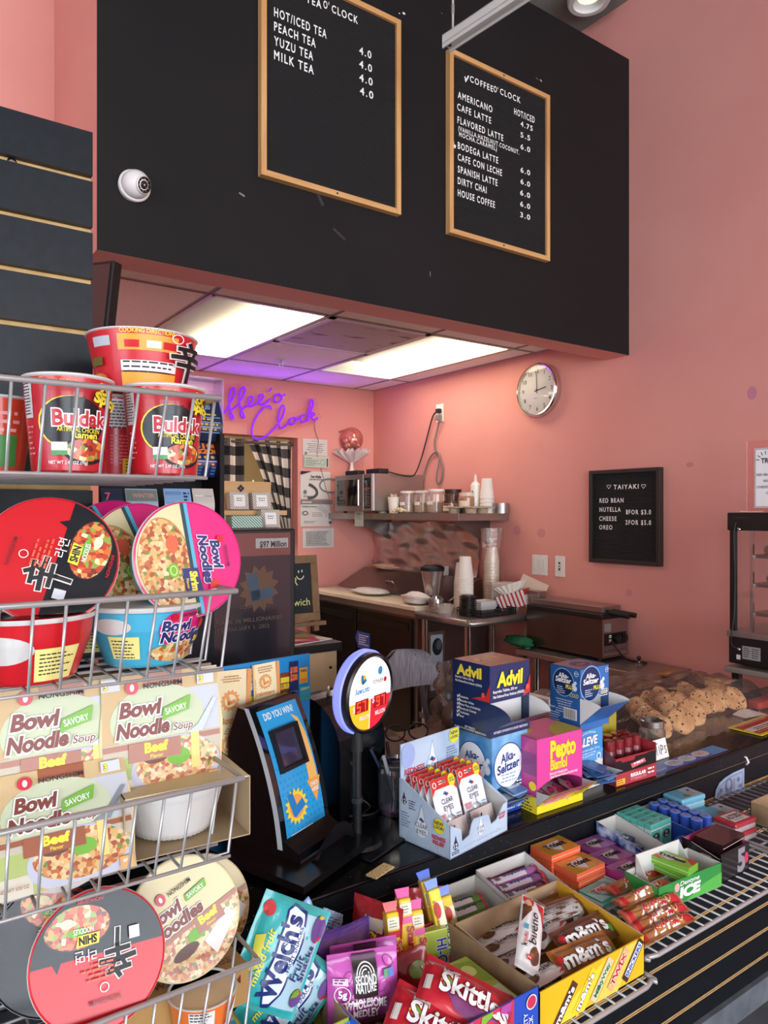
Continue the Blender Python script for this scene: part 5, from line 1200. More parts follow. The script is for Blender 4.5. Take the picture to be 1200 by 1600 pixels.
for x in (-.02, -w+.02): b = MB(); b.box(x-.012, -.046, -.01, x+.012, 0, .008, EW); b.build('foot', t)
# tea display
TW = noisy('tea_stand_wood', [(.3, '#c59a63'), (.7, '#d6ae78')], scale=10, detail=4, rough=.5, stretch=(.15, 1, 1))
Yt = CYF+.42; a = at(335, 750, Y=Yt); c = at(424, 768, Y=Yt)
t = thing('tea_display', 'pale wood tea display stand with tiers of tea packets', 'display stand', T(a.x, Yt, .94)); wd_ = c.x-a.x; tz = a.z-.94
b = MB(); b.box(0, 0, 0, wd_, .02, tz, TW, bev=.003); f = Fr(b, (0, -.0005, 0), (1, 0, 0), (0, 0, 1))
for s in ((0, 1), (1, 0), (0, -1), (-1, 0)): f.ell(wd_*.45+s[0]*.009, tz-.03+s[1]*.009, .007, .007, INK, n=12)
f.text('ART OF TEA', wd_*.45, tz-.06, .008, INK, w=.07); b.build('back_panel', t)
b = MB()
for k in range(3): zt = tz-.125-.075*k; xr = at(440, 800, Y=Yt-.10*k-.05).x-a.x; b.box(-.02, -.10*(k+1), zt-.02, xr, -.10*k, zt, TW); b.box(-.02, -.10*k-.02, 0, xr-.03, -.10*k, zt-.02, TW)
b.build('tiers', t)
BOXG = bpy.data.materials.new('tea_chevron'); BOXG.use_nodes = True; nt, bb = nodes(BOXG)
wv = N(nt, 'ShaderNodeTexWave', bands_direction='DIAGONAL'); wv.inputs['Scale'].default_value = 60; nt.links.new(coords(nt), wv.inputs['Vector']); nt.links.new(ramp(nt, wv.outputs[1], [(0, '#e6e0d4'), (.5, '#7b6e64')], 'CONSTANT'), bb.inputs['Base Color'])
GRP = bpy.data.materials.new('tea_green'); GRP.use_nodes = True; nt, bb = nodes(GRP); wv = N(nt, 'ShaderNodeTexWave', bands_direction='DIAGONAL'); wv.inputs['Scale'].default_value = 50; nt.links.new(coords(nt), wv.inputs['Vector']); nt.links.new(ramp(nt, wv.outputs[1], [(0, '#cfe0d6'), (.5, '#4e8a76')], 'CONSTANT'), bb.inputs['Base Color'])
def teabox(px, py, tier, lab, m=BOXG, w=.085, h=.075, white=True):
    y = Yt-.05-.10*tier; q = at(px, py, Y=y-.02); b = MB(); b.box(-w/2, -.02, 0, w/2, .02, h, m, bev=.002)
    if white: f = Fr(b, (0, -.0205, 0), (1, 0, 0), (0, 0, 1)); f.rect(-w*.3, h*.18, w*.6, h*.66, PAPER); f.bars(-w*.18, h*.62, w*.36, 2, INK, h=.003, gap=.009, al='C')
    b.build('tea_box', M=T(q.x, y, .94+tz-.125-.075*tier+.001, 0, -8), label=lab, cat='tea box')
teabox(375, 800, 0, 'patterned tea box with a white label, left on the top tier')
teabox(410, 795, 0, 'patterned tea box with a white label, right on the top tier')
teabox(390, 805, 1, 'green and white chevron row of tea sachets on the middle tier', GRP, .15, .05, False)
teabox(424, 812, 1, 'patterned tea box with a white label at the right of the middle tier')
teabox(432, 825, 2, 'patterned tea box with a white label, lowest and nearest')
for k, (px, lab) in enumerate(((385, 'black tea sachet tilted on the lowest tier'), (404, 'black tea sachet lying flatter on the lowest tier'))):
    y = Yt-.26; q = at(px, 818, Y=y); b = MB(); b.box(-.045, -.006, 0, .045, .006, .06, mat('#1c1b1b', .3), bev=.002); f = Fr(b, (0, -.0065, 0), (1, 0, 0), (0, 0, 1)); f.text('steep', 0, .022, .013, PAPER, bold=.02); b.build('tea_sachet', M=T(q.x, y, .94+tz-.275+.002, 0, -25 if k == 0 else -40, 14-k*16), label=lab, cat='tea sachet')
teabox(343, 806, 1, 'small grey tin at the left end of the middle tier', mat('#8d9a92', .4), .06, .05)
# scratch ticket dispenser
Yd = 1.62; a = at(300, 592, Y=Yd); c = at(336, 612, Y=Yd)
t = thing('ticket_dispenser', 'clear acrylic scratch ticket dispenser behind the top basket', 'ticket dispenser', T(a.x-.20, Yd, .782))
H = a.z-.782; w = c.x-a.x+.20
AC = film('dispenser_acrylic', '#f3ecff', .05, .2, .05); b = MB(); b.box(.17, 0, H-.07, w, .004, H, AC); b.box(w-.004, -.05, H-.12, w, 0, H, AC); b.box(.17, -.05, H-.004, w, 0, H, AC); b.build('acrylic_frame', t)
b = MB(); b.box(0, .006, 0, w, .02, H-.12, mat('#1a181b', .6, spec=.2)); b.box(0, -.125, 1.386-.782-.008, w, .006, 1.386-.782, mat('#1a181b', .6, spec=.2)); b.box(w-.03, -.10, 1.386-.782, w-.02, .006, H-.13, mat('#1a181b', .6, spec=.2)); b.build('back_board', t)
def strip(lab, px0, py0, px1, py1, Yy, base, fn, curl=.012):
    A = at(px0, py0, Y=Yy); Cc = at(px1, py1, Y=Yy); w = Cc.x-A.x; h = A.z-Cc.z
    g = lambda x, y, o=0: Vector((x, -curl*math.sin(y/h*PI*1.3)-o, y))
    b = MB(); b.grid(lambda u, v: g(u*w, v*h), 4, 14, base); b.grid(lambda u, v: g(u*w, v*h)+Vector((0, .0012, 0)), 4, 14, base, flip=True); f = Fr(b, fn=g, step=.02, lay=.0004); fn(f, w, h); b.build('scratch_ticket', M=T(A.x, Yy, Cc.z), label=lab, cat='lottery ticket')
NV = mat('#1c2c5c', .35); NV2 = mat('#16243f', .35); GD = mat('#c8a24a', .35); LBu = mat('#7fa3cc', .35); ORT = mat('#f07d2a', .35)
def s1(f, w, h): 
    f.text('$20', w*.5, h*.78, h*.1, LBu, bold=.03)
    for i in range(4): f.rect(w*.1, h*(.2+i*.12), w*.8, h*.02, LBu); f.bars(w*.1, h*(.26+i*.12), w*.8, 1, GD, h=.004)
def s2(f, w, h):
    f.text('$100', w*.5, h*.82, h*.13, ORT, w=w*.85, bold=.05, out=(INK, .04)); f.text('$200', w*.5, h*.66, h*.13, ORT, w=w*.85, bold=.05, out=(INK, .04)); f.rect(0, h*.42, w, h*.03, mat('#b9a9cc', .4))
    for i in range(4): f.ell(w*(.17+i*.22), h*.55, w*.07, h*.045, GD, n=10); f.ell(w*(.17+i*.22), h*.35, w*.06, h*.03, ORT, n=8)
    for i in range(3):
        for j in range(4): f.rect(w*(.1+j*.22), h*(.06+i*.085), w*.14, h*.05, mat('#46609a', .4))
strip('black and blue scratch ticket strip hanging beside the red cups', 298, 622, 345, 690, Yd-.075, NV2, s1)
strip('navy ticket strip with orange 100 and 200 amounts below the black one', 300, 688, 346, 745, Yd-.07, NV, s2)
def s3(f, w, h):
    f.text('7', w*.3, h*.6, h*.25, mat('#c65a7a', .4), bold=.03)
    for i in range(4): f.rect(w*.08, h*(.08+.12*i), w*.84, h*.05, mat('#e1b9c4', .4))
def s4(f, w, h):
    f.rect(w*.02, h*.55, w*.96, h*.4, mat('#6a7f74', .4)); f.text('WINTER', w*.55, h*.68, h*.14, mat('#d88a9a', .4), bold=.02)
    f.rect(w*.1, h*.12, w*.6, h*.3, LBu)
    for i in range(4): f.text('7413'[i], w*(.18+.14*i), h*.2, h*.14, INK)
def s5(f, w, h): f.rect(w*.05, h*.05, w*.6, h*.85, mat('#5f86b5', .5)); f.bars(w*.72, h*.8, w*.22, 6, NV, h=.004, gap=h*.12)
def s6(f, w, h): f.rect(w*.1, h*.15, w*.4, h*.6, mat('#e8e2da', .4)); f.rect(w*.55, h*.15, w*.35, h*.6, mat('#8d8a84', .4))
for lab, x0, x1, base, fn in (('navy and pink scratch ticket, leftmost in the row under the top basket', 158, 192, NV2, s3), ('green and pink winter scratch ticket in the row under the top basket', 196, 246, mat('#8fa3b8', .4), s4), ('pale blue scratch ticket in the row under the top basket', 256, 298, LBu, s5), ('silver scratch ticket at the right end of the row under the top basket', 301, 334, mat('#bdb5ab', .4), s6)):
    strip(lab, x0, 762, x1, 806, Yd-.11, base, fn, .006)
# ================================================================== MEDICINE DISPLAYS ON THE COUNTER
CARD = mat('#bdbab6', .75); CARDW = mat('#d9d8d6', .7); KRF = noisy('corrugated', [(.3, '#94795a'), (.7, '#a88a68')], scale=30, rough=.85)
ZK = .781
def boxframes(b, w, d, h): return Fr(b, (0, 0, 0), (1, 0, 0), (0, 0, 1)), Fr(b, (0, d, 0), (0, -1, 0), (0, 0, 1)), Fr(b, (0, 0, h), (1, 0, 0), (0, 1, 0))
def gravity_box(name, label, M, w, d, h, mats, zb, zo, tray, art, gusset=None, lipm=None, packs=None, arch=0):
    """tissue-box style dispenser: printed carton with an opening between zb and zo and a tray folded out in front"""
    t = thing(name, label, 'medicine box', M)
    mf, ms, mt = mats; b = MB(); e = .0015
    b.box(0, 0, 0, w, d, e, CARD); b.box(0, d-e, 0, w, d, h, ms); b.box(w-e, 0, 0, w, d, h, ms)
    b.box(0, 0, 0, e, d, h, ms); b.box(0, 0, h-e, w, d, h, mt)
    n = 16
    for k in range(n):   # front panel with an arched lower edge
        x0 = w*k/n; x1 = w*(k+1)/n; q = lambda x: zo+arch*(1-(2*x/w-1)**2) if arch else zo
        b.add([(x0, 0, q(x0)), (x1, 0, q(x1)), (x1, 0, h), (x0, 0, h)], [(0, 1, 2, 3)], mf); b.add([(x0, e, q(x0)), (x1, e, q(x1)), (x1, e, h), (x0, e, h)], [(3, 2, 1, 0)], CARDW)
    b.box(0, 0, 0, w, e, zb, lipm or mf); b.box(e, e, zb-.004, w-e, d-e, zb-.003, CARD)
    q = d-e*2 if arch else .022; b.add([(e*2, q, zb), (w-e*2, q, zb), (w-e*2, q, h-e), (e*2, q, h-e)], [(0, 1, 2, 3)], CARD if arch else CARDW)
    ff, fs, ft = boxframes(b, w, d, h); art(ff, fs, ft, w, d, h); b.build('carton', t)
    b = MB(); ty, tz = tray; gm = gusset or CARDW
    b.add([(0, 0, zb), (w, 0, zb), (w, -ty, zb+tz), (0, -ty, zb+tz)], [(0, 1, 2, 3)], CARDW); b.add([(0, -.0012, zb-.0005), (w, -.0012, zb-.0005), (w, -ty-.001, zb+tz-.0005), (0, -ty-.001, zb+tz-.0005)], [(0, 1, 2, 3)], lipm or mf)
    for x, m in ((0, gm), (w, CARDW)):
        pts = [(x, 0, zb)]+[(x, -ty*math.sin(a), zo+(zb+tz-zo)*(1-math.cos(a))) for a in [PI/2*(1-k/8) for k in range(9)]]
        b.add(pts, [tuple(range(len(pts)))], m)
        b.add([(p[0]+(.0008 if x == 0 else -.0008), p[1], p[2]) for p in pts], [tuple(range(len(pts)))[::-1]], CARDW)
    if lipm:
        f = Fr(b, (0, -.0016, zb), (1, 0, 0), Vector((0, -ty, tz)).normalized()); packs and None
    b.build('tray_flap', t)
    return t
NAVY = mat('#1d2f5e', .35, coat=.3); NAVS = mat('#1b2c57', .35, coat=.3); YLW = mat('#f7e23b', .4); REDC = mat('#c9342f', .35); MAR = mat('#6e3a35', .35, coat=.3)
GRIDB = mat('#2c4580', .4); LGT = mat('#cfd9ea', .5)
def art_advil(f, s, t, w, d, h):
    for fr, W in ((f, w), (s, d)):
        if fr is f:
            for k in range(9): fr.line([(W*k/9, h*.52), (W*k/9, h)], .0004, GRIDB)
            for k in range(5): fr.line([(0, h*(.55+k*.1)), (W, h*(.55+k*.1))], .0004, GRIDB)
        if fr is f: fr.poly([(W*.80, h*.50), (W, h*.54), (W, h*.80), (W*.93, h*.66)], REDC); fr.ell(W*.93, h*.62, .006, .006, mat('#e8594f', .3)); fr.text('Advil', W*.47, h*.70, .030, YLW, w=W*.64, bold=.045, ital=.08); fr.text('Ibuprofen Tablets, 200 mg', W*.06, h*.62, .006, WHITE, al='L', w=W*.6, bold=.02); fr.text('Pain Reliever/Fever Reducer (NSAID)', W*.06, h*.55, .006, WHITE, al='L', w=W*.78, bold=.02)
        else:
            fr.poly([(W*.52, h*.50), (W, h*.50), (W, h*.74), (W*.9, h*.58)], REDC); fr.ell(W*.83, h*.58, .005, .006, mat('#e8594f', .3)); fr.text('Advil', W*.45, h*.80, .022, YLW, w=W*.68, bold=.045); fr.text('Ibuprofen Tablets, 200 mg', W*.08, h*.745, .005, WHITE, al='L', w=W*.5); fr.text('Pain Reliever/Fever Reducer (NSAID)', W*.08, h*.69, .005, WHITE, al='L', w=W*.72)
            for i, q in enumerate(('Headache', 'Muscular Aches', 'Minor Pain of Arthritis', 'Menstrual Cramps', 'Toothache', 'Fever')): fr.text('✔', W*.13, h*(.47-.055*i), .006, WHITE, al='L'); fr.text(q, W*.2, h*(.47-.055*i), .005, WHITE, al='L')
            fr.text('100 TABLETS', W*.5, h*.07, .004, WHITE); fr.text('50 PACKETS OF 2 COATED TABLETS EACH', W*.5, h*.035, .004, WHITE, w=W*.85)
    f.text('100 TABLETS  50 PACKETS OF 2 COATED TABLETS EACH', w*.5, h*.06, .005, WHITE, w=w*.85)
    t.text('Advil', w*.45, d*.5, .022, mat('#d99a4a', .4), w=w*.55, bold=.04); t.bars(w*.15, d*.4, w*.7, 2, mat('#d9b9a4', .5), h=.003, gap=.008)
A_SKY = bpy.data.materials.new('blue_carton_print'); A_SKY.use_nodes = True; nt, bb = nodes(A_SKY); no = N(nt, 'ShaderNodeTexNoise'); no.inputs['Scale'].default_value = 14; nt.links.new(coords(nt), no.inputs['Vector']); nt.links.new(ramp(nt, no.outputs[0], [(.35, '#2f77b8'), (.6, '#7fb9e2'), (.75, '#a9d2ee')]), bb.inputs['Base Color']); bb.inputs['Roughness'].default_value = .35
ALB = mat('#233a86', .4); TABL = mat('#dfe7ee', .5); BLS = mat('#2b62a4', .35, coat=.3)
def tablets(f, x, y, r):
    for a, c, q in ((0, 0, 1), (-.4, 1.1, .8), (.35, 2.0, .6)): f.ell(x+a*r, y+c*r, r*q, r*q, TABL); f.ring(x+a*r, y+c*r, r*q*.9, r*q*.9, r*.1, mat('#b9c8d6', .5))
def art_alka(f, s, t, w, d, h):
    for fr, W in ((f, w), (s, d)):
        y = h*.60; r = W*.40 if fr is f else W*.40
        fr.ell(W*.46, y, r, r*1.08, ALB, n=40); fr.ell(W*.46, y, r*.95, r*1.03, mat('#f2f5f7', .4), n=40)
        fr.text('Alka-', W*.45, y+r*.22, .019 if fr is f else .016, ALB, w=r*1.0, bold=.03, ital=.12, rot=8); fr.text('Seltzer', W*.46, y-r*.25, .019 if fr is f else .016, ALB, w=r*1.55, bold=.03, ital=.12, rot=8); fr.bars(W*.46-r*.6, y-r*.45, r*1.2, 3, mat('#9db4cc', .5), h=.003, gap=.0075, al='C')
        tablets(fr, W*.88, y-r*.1, W*.095)
    f.bars(w*.66, h*.36, w*.26, 5, WHITE, h=.003, gap=.007, al='C'); f.rect(0, 0, w, h*.135, mat('#1f3f9a', .35)); f.text('72 Effervescent Tablets', w*.5, h*.04, .006, WHITE, w=w*.8)
Ma = T(1.141, 1.191, ZK, 2)
gravity_box('medicine_box', 'blue and white tablet dispenser box carrying the navy box', Ma, .118, .113, .178, (A_SKY, A_SKY, BLS), .026, .050, (.045, .018), art_alka, None, mat('#1f3f9a', .35), arch=.018)
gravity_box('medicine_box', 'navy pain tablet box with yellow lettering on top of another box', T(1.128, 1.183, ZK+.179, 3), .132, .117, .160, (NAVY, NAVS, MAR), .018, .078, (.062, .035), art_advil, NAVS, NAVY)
SAC = mat('#4f7fb5', .3, coat=.4); SACW = mat('#c9d4df', .35)
def sachets(M, n, w, d, m1, m2, lab, grp, z0=.0):
    rnd = random.Random(n)
    for k in range(n):
        b = MB(); b.box(-.024, -.03, 0, .024, .03, .0035, m1 if k % 2 else m2, bev=.001); f = Fr(b, (0, 0, .0036)); f.rect(-.018, -.01, .036, .02, m2 if k % 2 else m1)
        b.build('sachet', M=M @ T(w/2+rnd.uniform(-.02, .02), d*.3+rnd.uniform(-.012, .012), z0+.005*k, rnd.uniform(-25, 25), 12), label=lab, cat='sachet', group=grp)
sachets(Ma, 6, .118, .03, SAC, SACW, 'blue tablet sachet in the opening of the blue and white box', 'sachets in the blue and white box', .03)
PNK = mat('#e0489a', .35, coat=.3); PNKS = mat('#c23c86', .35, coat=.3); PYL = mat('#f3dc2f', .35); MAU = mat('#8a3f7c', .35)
PTOP = bpy.data.materials.new('pink_yellow_top'); PTOP.use_nodes = True; nt, bb = nodes(PTOP); bb.inputs['Base Color'].default_value = lin('#d9588f'); bb.inputs['Roughness'].default_value = .4
def art_pepto(f, s, t, w, d, h):
    f.text('Pepto', w*.57, h*.70, .037, PYL, w=w*.56, bold=.05, out=(mat('#c7386a', .4), .035)); f.text('Bismol', w*.47, h*.54, .022, PYL, w=w*.36, bold=.04, out=(mat('#c7386a', .4), .03)); f.text('Bismuth Subsalicylate', w*.28, h*.475, .006, WHITE, al='L', w=w*.38); f.text('Upset Stomach Reliever/Antidiarrheal', w*.28, h*.43, .006, WHITE, al='L', w=w*.6)
    f.rect(0, 0, w, h*.10, PYL)
    s.rect(0, h*.5, d, h*.3, MAU); s.rect(0, 0, d, h*.22, PYL); s.bars(d*.5, h*.15, d*.45, 4, INK, h=.003, gap=.007); s.ell(d*.9, h*.36, d*.1, h*.06, PYL)
    t.ell(w*.05, d*.65, w*.3, d*.28, mat('#b3a028', .4), clip=lambda x, y: (max(.001, min(w-.001, x)), max(.001, min(d-.001, y)))); t.poly([(w*.40, 0), (w, 0), (w, d*.72), (w*.72, d*.55), (w*.50, d*.30)], mat('#b3a028', .4)); t.text('Pepto', w*.1, d*.62, .012, mat('#d9b23a', .4), bold=.04)
Mp = T(1.236, 1.146, ZK, -1)
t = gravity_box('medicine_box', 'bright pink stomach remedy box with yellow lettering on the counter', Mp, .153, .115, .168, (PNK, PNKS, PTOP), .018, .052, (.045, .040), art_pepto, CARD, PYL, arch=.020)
b = MB(); u = Vector((0, -.045, .040)).normalized(); f = Fr(b, (0, -.0024, .018), (1, 0, 0), u, lay=.0003)
f.poly([(.004, .018), (.02, .006), (.07, .014), (.10, .036), (.148, .055), (.148, .058), (.02, .058), (.004, .05)], PNK); f.ell(.05, .022, .018, .008, mat('#f07ab8', .3)); f.text('CHEWABLES', .045, .036, .007, PYL, w=.055, rot=8); f.text('5 SYMPTOM', .118, .036, .006, INK, w=.035, bold=.03); f.bars(.1, .028, .035, 3, INK, h=.002, gap=.005); b.build('tray_print', t)
for k in range(4):
    b = MB(); b.grid(lambda u_, v: ((u_-.5)*.05, (v-.5)*.05, .006*math.cos((u_-.5)*PI)*math.cos((v-.5)*PI)), 8, 8, film('sachet_film', '#ffd9e0', .15, .1, .35)); 
    for q in (-.01, .01): b.ball((q, 0, .004), .009, .009, .004, mat('#b0245a', .4), 12, 6)
    b.build('chew_packet', M=Mp @ T(.035+.026*k, .01, .034+.006*(k % 2), k*17, 30), label='clear packet of dark pink chewables in the pink box', cat='packet', group='chewable packets in the pink box')
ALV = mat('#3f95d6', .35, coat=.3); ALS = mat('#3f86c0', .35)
def art_aleve(f, s, t, w, d, h):
    f.poly([(0, h*.33), (w, h*.42), (w, h*.62), (0, h*.5)], mat('#5fa9e0', .35)); f.rect(0, h*.30, w, h*.14, mat('#f0ead8', .4)); f.text('ALL DAY STRONG', w*.5, h*.905, .0045, WHITE, w=w*.5, arc=.004); f.text('ALEVE', w*.47, h*.73, .020, YLW if False else WHITE, w=w*.66, bold=.04, ital=.1, out=(mat('#1f4f9a', .4), .04)); f.text('naproxen sodium tablets, 220 mg', w*.5, h*.64, .005, WHITE, w=w*.75); f.bars(w*.15, h*.59, w*.6, 2, LGT, h=.003, gap=.006); f.ell(w*.85, h*.5, .009, .009, WHITE); f.ell(w*.85, h*.5, .006, .006, ALV); f.text('30 PACKETS OF 2', w*.42, h*.34, .005, mat('#b98a2a', .4), w=w*.55)
    f.rect(0, 0, w, h*.11, mat('#efece2', .4))
Mv = T(1.398, 1.178, ZK, 3)
gravity_box('medicine_box', 'light blue and cream pain relief box behind the pink box', Mv, .118, .10, .145, (ALV, ALS, ALS), .018, .046, (.06, .03), art_aleve, CARD, mat('#efece2', .4))
sachets(Mv, 8, .118, -.06, mat('#3a5f96', .3, coat=.4), mat('#5f7fa8', .35), 'dark blue sachet fanned out of the light blue box', 'sachets in the light blue box', .03)
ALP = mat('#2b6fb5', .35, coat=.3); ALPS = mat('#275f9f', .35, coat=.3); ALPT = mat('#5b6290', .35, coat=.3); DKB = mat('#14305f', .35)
def art_plus(f, s, t, w, d, h):
    for fr, W, sc in ((f, w, 1), (s, d, 1)):
        y = h*.74; r = W*.34; cx = W*.36 if fr is f else W*.45
        fr.ell(cx, y, r*1.06, r*1.12, mat('#8fc0ea', .4), n=36); fr.ell(cx, y, r, r*1.06, DKB, n=36); fr.text('Alka-', cx, y+r*.35, .0115, WHITE, w=r*1.0, bold=.03, ital=.12, out=(DKB, .02)); fr.text('Seltzer', cx, y-r*.0, .0125, WHITE, w=r*1.55, bold=.03, ital=.12, out=(DKB, .02)); fr.text('PLUS', cx+r*.65, y-r*.42, .009, YLW, w=r*.8, bold=.04, ital=.1); fr.text('COLD', W*.82, y-r*.75 if fr is f else h*.53, .009, YLW, w=W*.28, bold=.0); fr.bars(cx-r*.6, y-r*.4, r*.8, 4, LGT, h=.002, gap=.005); tablets(fr, cx+r*1.15, y-r*.3, W*.075); fr.ring(W*.9, h*.92, .0065, .0065, .001, WHITE); fr.text('BAYER', W*.9, h*.917, .002, WHITE, bold=.05)
    f.bars(w*.66, h*.60, w*.28, 4, WHITE, h=.002, gap=.005, al='C'); s.bars(d*.2, h*.45, d*.6, 6, LGT, h=.002, gap=.006, al='C'); s.rect(d*.48, h*.16, d*.44, h*.18, WHITE)
    for k in range(16): s.rect(d*(.49+.026*k), h*.17, d*(.008 if k % 3 else .014), h*.16, INK)
    s.text('Bayer', d*.05, h*.30, .005, LGT, al='L'); s.bars(d*.05, h*.22, d*.35, 5, LGT, h=.002, gap=.006)
    t.ell(w*.5, d*.5, w*.3, d*.3, mat('#8b90bd', .4)); t.ell(w*.5, d*.5, w*.27, d*.27, DKB); t.text('PLUS', w*.5, d*.4, .009, YLW)
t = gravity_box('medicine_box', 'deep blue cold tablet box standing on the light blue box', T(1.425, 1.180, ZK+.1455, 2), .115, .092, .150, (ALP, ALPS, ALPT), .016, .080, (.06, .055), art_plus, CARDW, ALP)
# energy shots
REDB = mat('#a32f38', .35, coat=.3); BLK2 = mat('#17181a', .4); YLI = mat('#a89a2c', .5)
Ms = T(1.518, 1.147, ZK, -3)
t = thing('energy_shot_box', 'dark red and black tray box of small energy shots on the counter', 'box', Ms)
w, d = .155, .13; b = MB(); b.box(0, 0, 0, w, d, .002, REDB); b.box(0, 0, 0, w, .002, .068, REDB); b.box(w-.002, 0, 0, w, d, .085, REDB); b.box(0, d-.002, 0, w, d, .135, YLI)
b.add([(0, d, 0), (0, 0, 0), (0, 0, .068), (0, d, .125)], [(0, 1, 2, 3)], MAU if False else mat('#5a2436', .4)); b.add([(.001, d, 0), (.001, 0, 0), (.001, 0, .068), (.001, d, .125)], [(3, 2, 1, 0)], YLI)
f = Fr(b, (0, 0, 0), (1, 0, 0), (0, 0, 1)); f.poly([(0, .062), (w*.12, .062), (w*.16, .056), (w*.45, .056), (w*.48, .064), (w*.75, .064), (w*.78, .070 if False else .066), (w, .066), (w, .034), (0, .030)], BLK2); f.poly([(w*.40, .036), (w*.74, .044), (w*.70, .054), (w*.36, .048)], mat('#d46a74', .4)); f.bars(w*.44, .044, w*.22, 1, WHITE, h=.004, rot=4, jit=0)
f.rect(0, 0, w, .03, mat('#b23f47', .35)); f.text('REGULAR', w*.55, .015, .008, WHITE, w=w*.38, bold=.05); f.text('STRENGTH', w*.55, .006, .006, mat('#e4a0a0', .4), w=w*.38); f.rect(w*.02, .003, w*.2, .014, mat('#e3c23a', .4)); f.bars(w*.04, .012, w*.16, 2, REDC, h=.003, gap=.006); f.bars(w*.78, .022, w*.2, 2, WHITE, h=.004, gap=.01); b.build('tray', t)
RC = mat('#7d1a22', .2, coat=.8)
for i in range(4):
    for j in range(2 if i < 3 else 2):
        b = MB(); b.lathe([(0, 0), (.015, 0), (.0155, .06), (.013, .07), (.013, .072)], mat('#7b2a30', .3), 20); b.lathe([(.0145, .072), (.0145, .094), (.013, .096), (0, .096)], RC, 20); b.build('energy_shot', M=Ms @ T(.03+.033*i, .045+.036*j, .003), label='small energy shot bottle with a dark red cap in the red tray', cat='bottle', group='energy shots in the red tray')
t = thing('sign_card', 'black and blue strength card standing behind the energy shots', 'sign', T(1.53, 1.285, ZK, -3)); b = MB(); b.box(0, 0, 0, .11, .004, .150, BLK2); f = Fr(b, (0, -.0002, 0), (1, 0, 0), (0, 0, 1)); f.poly([(.04, .15), (.11, .15), (.11, .143), (.07, .138)], mat('#2f57b8', .4)); f.text('REGULAR', .062, .124, .0105, WHITE, w=.062, bold=.03, ital=.1); f.text('STRENGTH', .062, .109, .0105, WHITE, w=.062, bold=.03, ital=.1); b.build('card', t)
# eye drops display
Mc = T(.938, 1.095, ZK, 9.5); w, d = .19, .137
PB1 = noisy('pale_blue_print', [(.35, '#a9bfd6'), (.65, '#c3d5e6')], scale=10, rough=.45); PB2 = mat('#d3e2ee', .45); EYN = mat('#262c52', .5); RDT = mat('#cf3148', .5); YLC = mat('#efe02e', .45); DRB = mat('#8fa9c4', .4); DRL = mat('#e6eef4', .4)
def dropshape(f, x, y, s, m): f.poly([(x, y+1.9*s), (x-.14*s, y+1.45*s), (x-.25*s, y+1.0*s), (x-.55*s, y+.4*s)]+[(x-.75*s*math.cos(a), y-.75*s*math.sin(a)) for a in [k*PI/10 for k in range(11)]]+[(x+.55*s, y+.4*s), (x+.25*s, y+1.0*s), (x+.14*s, y+1.45*s)], m)
def eye(f, x, y, s): f.poly([(x-s, y+s*.2), (x-s*.2, y+s*.9), (x+s*.7, y+s*.3), (x+s*.1, y-s*.2)], mat('#3a6fae', .4)); f.poly([(x-s*.3, y-s*.6), (x+s, y-s*.1), (x+s*.9, y+s*.5), (x+s*.3, y-s*.1)], RDT); f.ell(x+s*.0, y+s*.15, s*.3, s*.3, EYN, n=10)
def ce(f, x, y, h): f.text('CLEAR', x, y, h, EYN, w=h*3.7, bold=.0); f.text('EYES', x, y-h*1.45, h, EYN, w=h*3.0, bold=.0)
def drop(f, x, y, s): dropshape(f, x, y, s, DRB); dropshape(f, x, y-.03*s, s*.93, DRL); eye(f, x, y+.55*s, s*.3); ce(f, x, y+.0*s, s*.33)
t = thing('eye_drop_display', 'pale blue cardboard counter display of eye drop packs', 'display box', Mc)
b = MB(); b.box(0, 0, 0, w, d, .002, PB1)
pts = [(0, 0), (w, 0), (w, .062), (w*.93, .06), (w*.80, .034), (w*.70, .030), (w*.66, .05), (w*.62, .055), (w*.40, .058), (w*.36, .05), (w*.32, .030), (w*.20, .024), (w*.18, .05), (w*.0, .066)]
MX = b.M; b.M = MX @ Matrix(((1, 0, 0, 0), (0, 0, -1, 0), (0, 1, 0, 0), (0, 0, 0, 1))); b.prism(pts, -.0018, 0, PB1); b.M = MX
for x in (0, w-.0018):
    b.M = MX @ Matrix(((0, 0, 1, x), (1, 0, 0, 0), (0, 1, 0, 0), (0, 0, 0, 1))); b.prism([(0, 0), (d, 0), (d, .125), (d*.93, .125), (0, .066)], 0, .0018, PB1); b.M = MX
for x, sgn in ((.0022, 1), (w-.0022, -1)): b.add([(x, 0, .003), (x, d, .003), (x, d, .12), (x, 0, .062)], [(0, 1, 2, 3)], CARD)
f = Fr(b, (0, 0, 0), (1, 0, 0), (0, 0, 1)); dropshape(f, w*.09, .022, .011, EYN); f.text('12', w*.09, .017, .009, WHITE, bold=.02); f.bars(w*.03, .010, w*.12, 2, EYN, h=.002, gap=.004); dropshape(f, w*.51, .030, .014, DRL); ce(f, w*.51, .032, .0058); f.text('REDNESS', w*.89, .040, .005, RDT, w=w*.13, bold=.02); f.text('RELIEF', w*.89, .033, .005, RDT, w=w*.11, bold=.02); f.text('Your Eyes Deserve The Best', w*.55, .008, .008, PB2, w=w*.7)
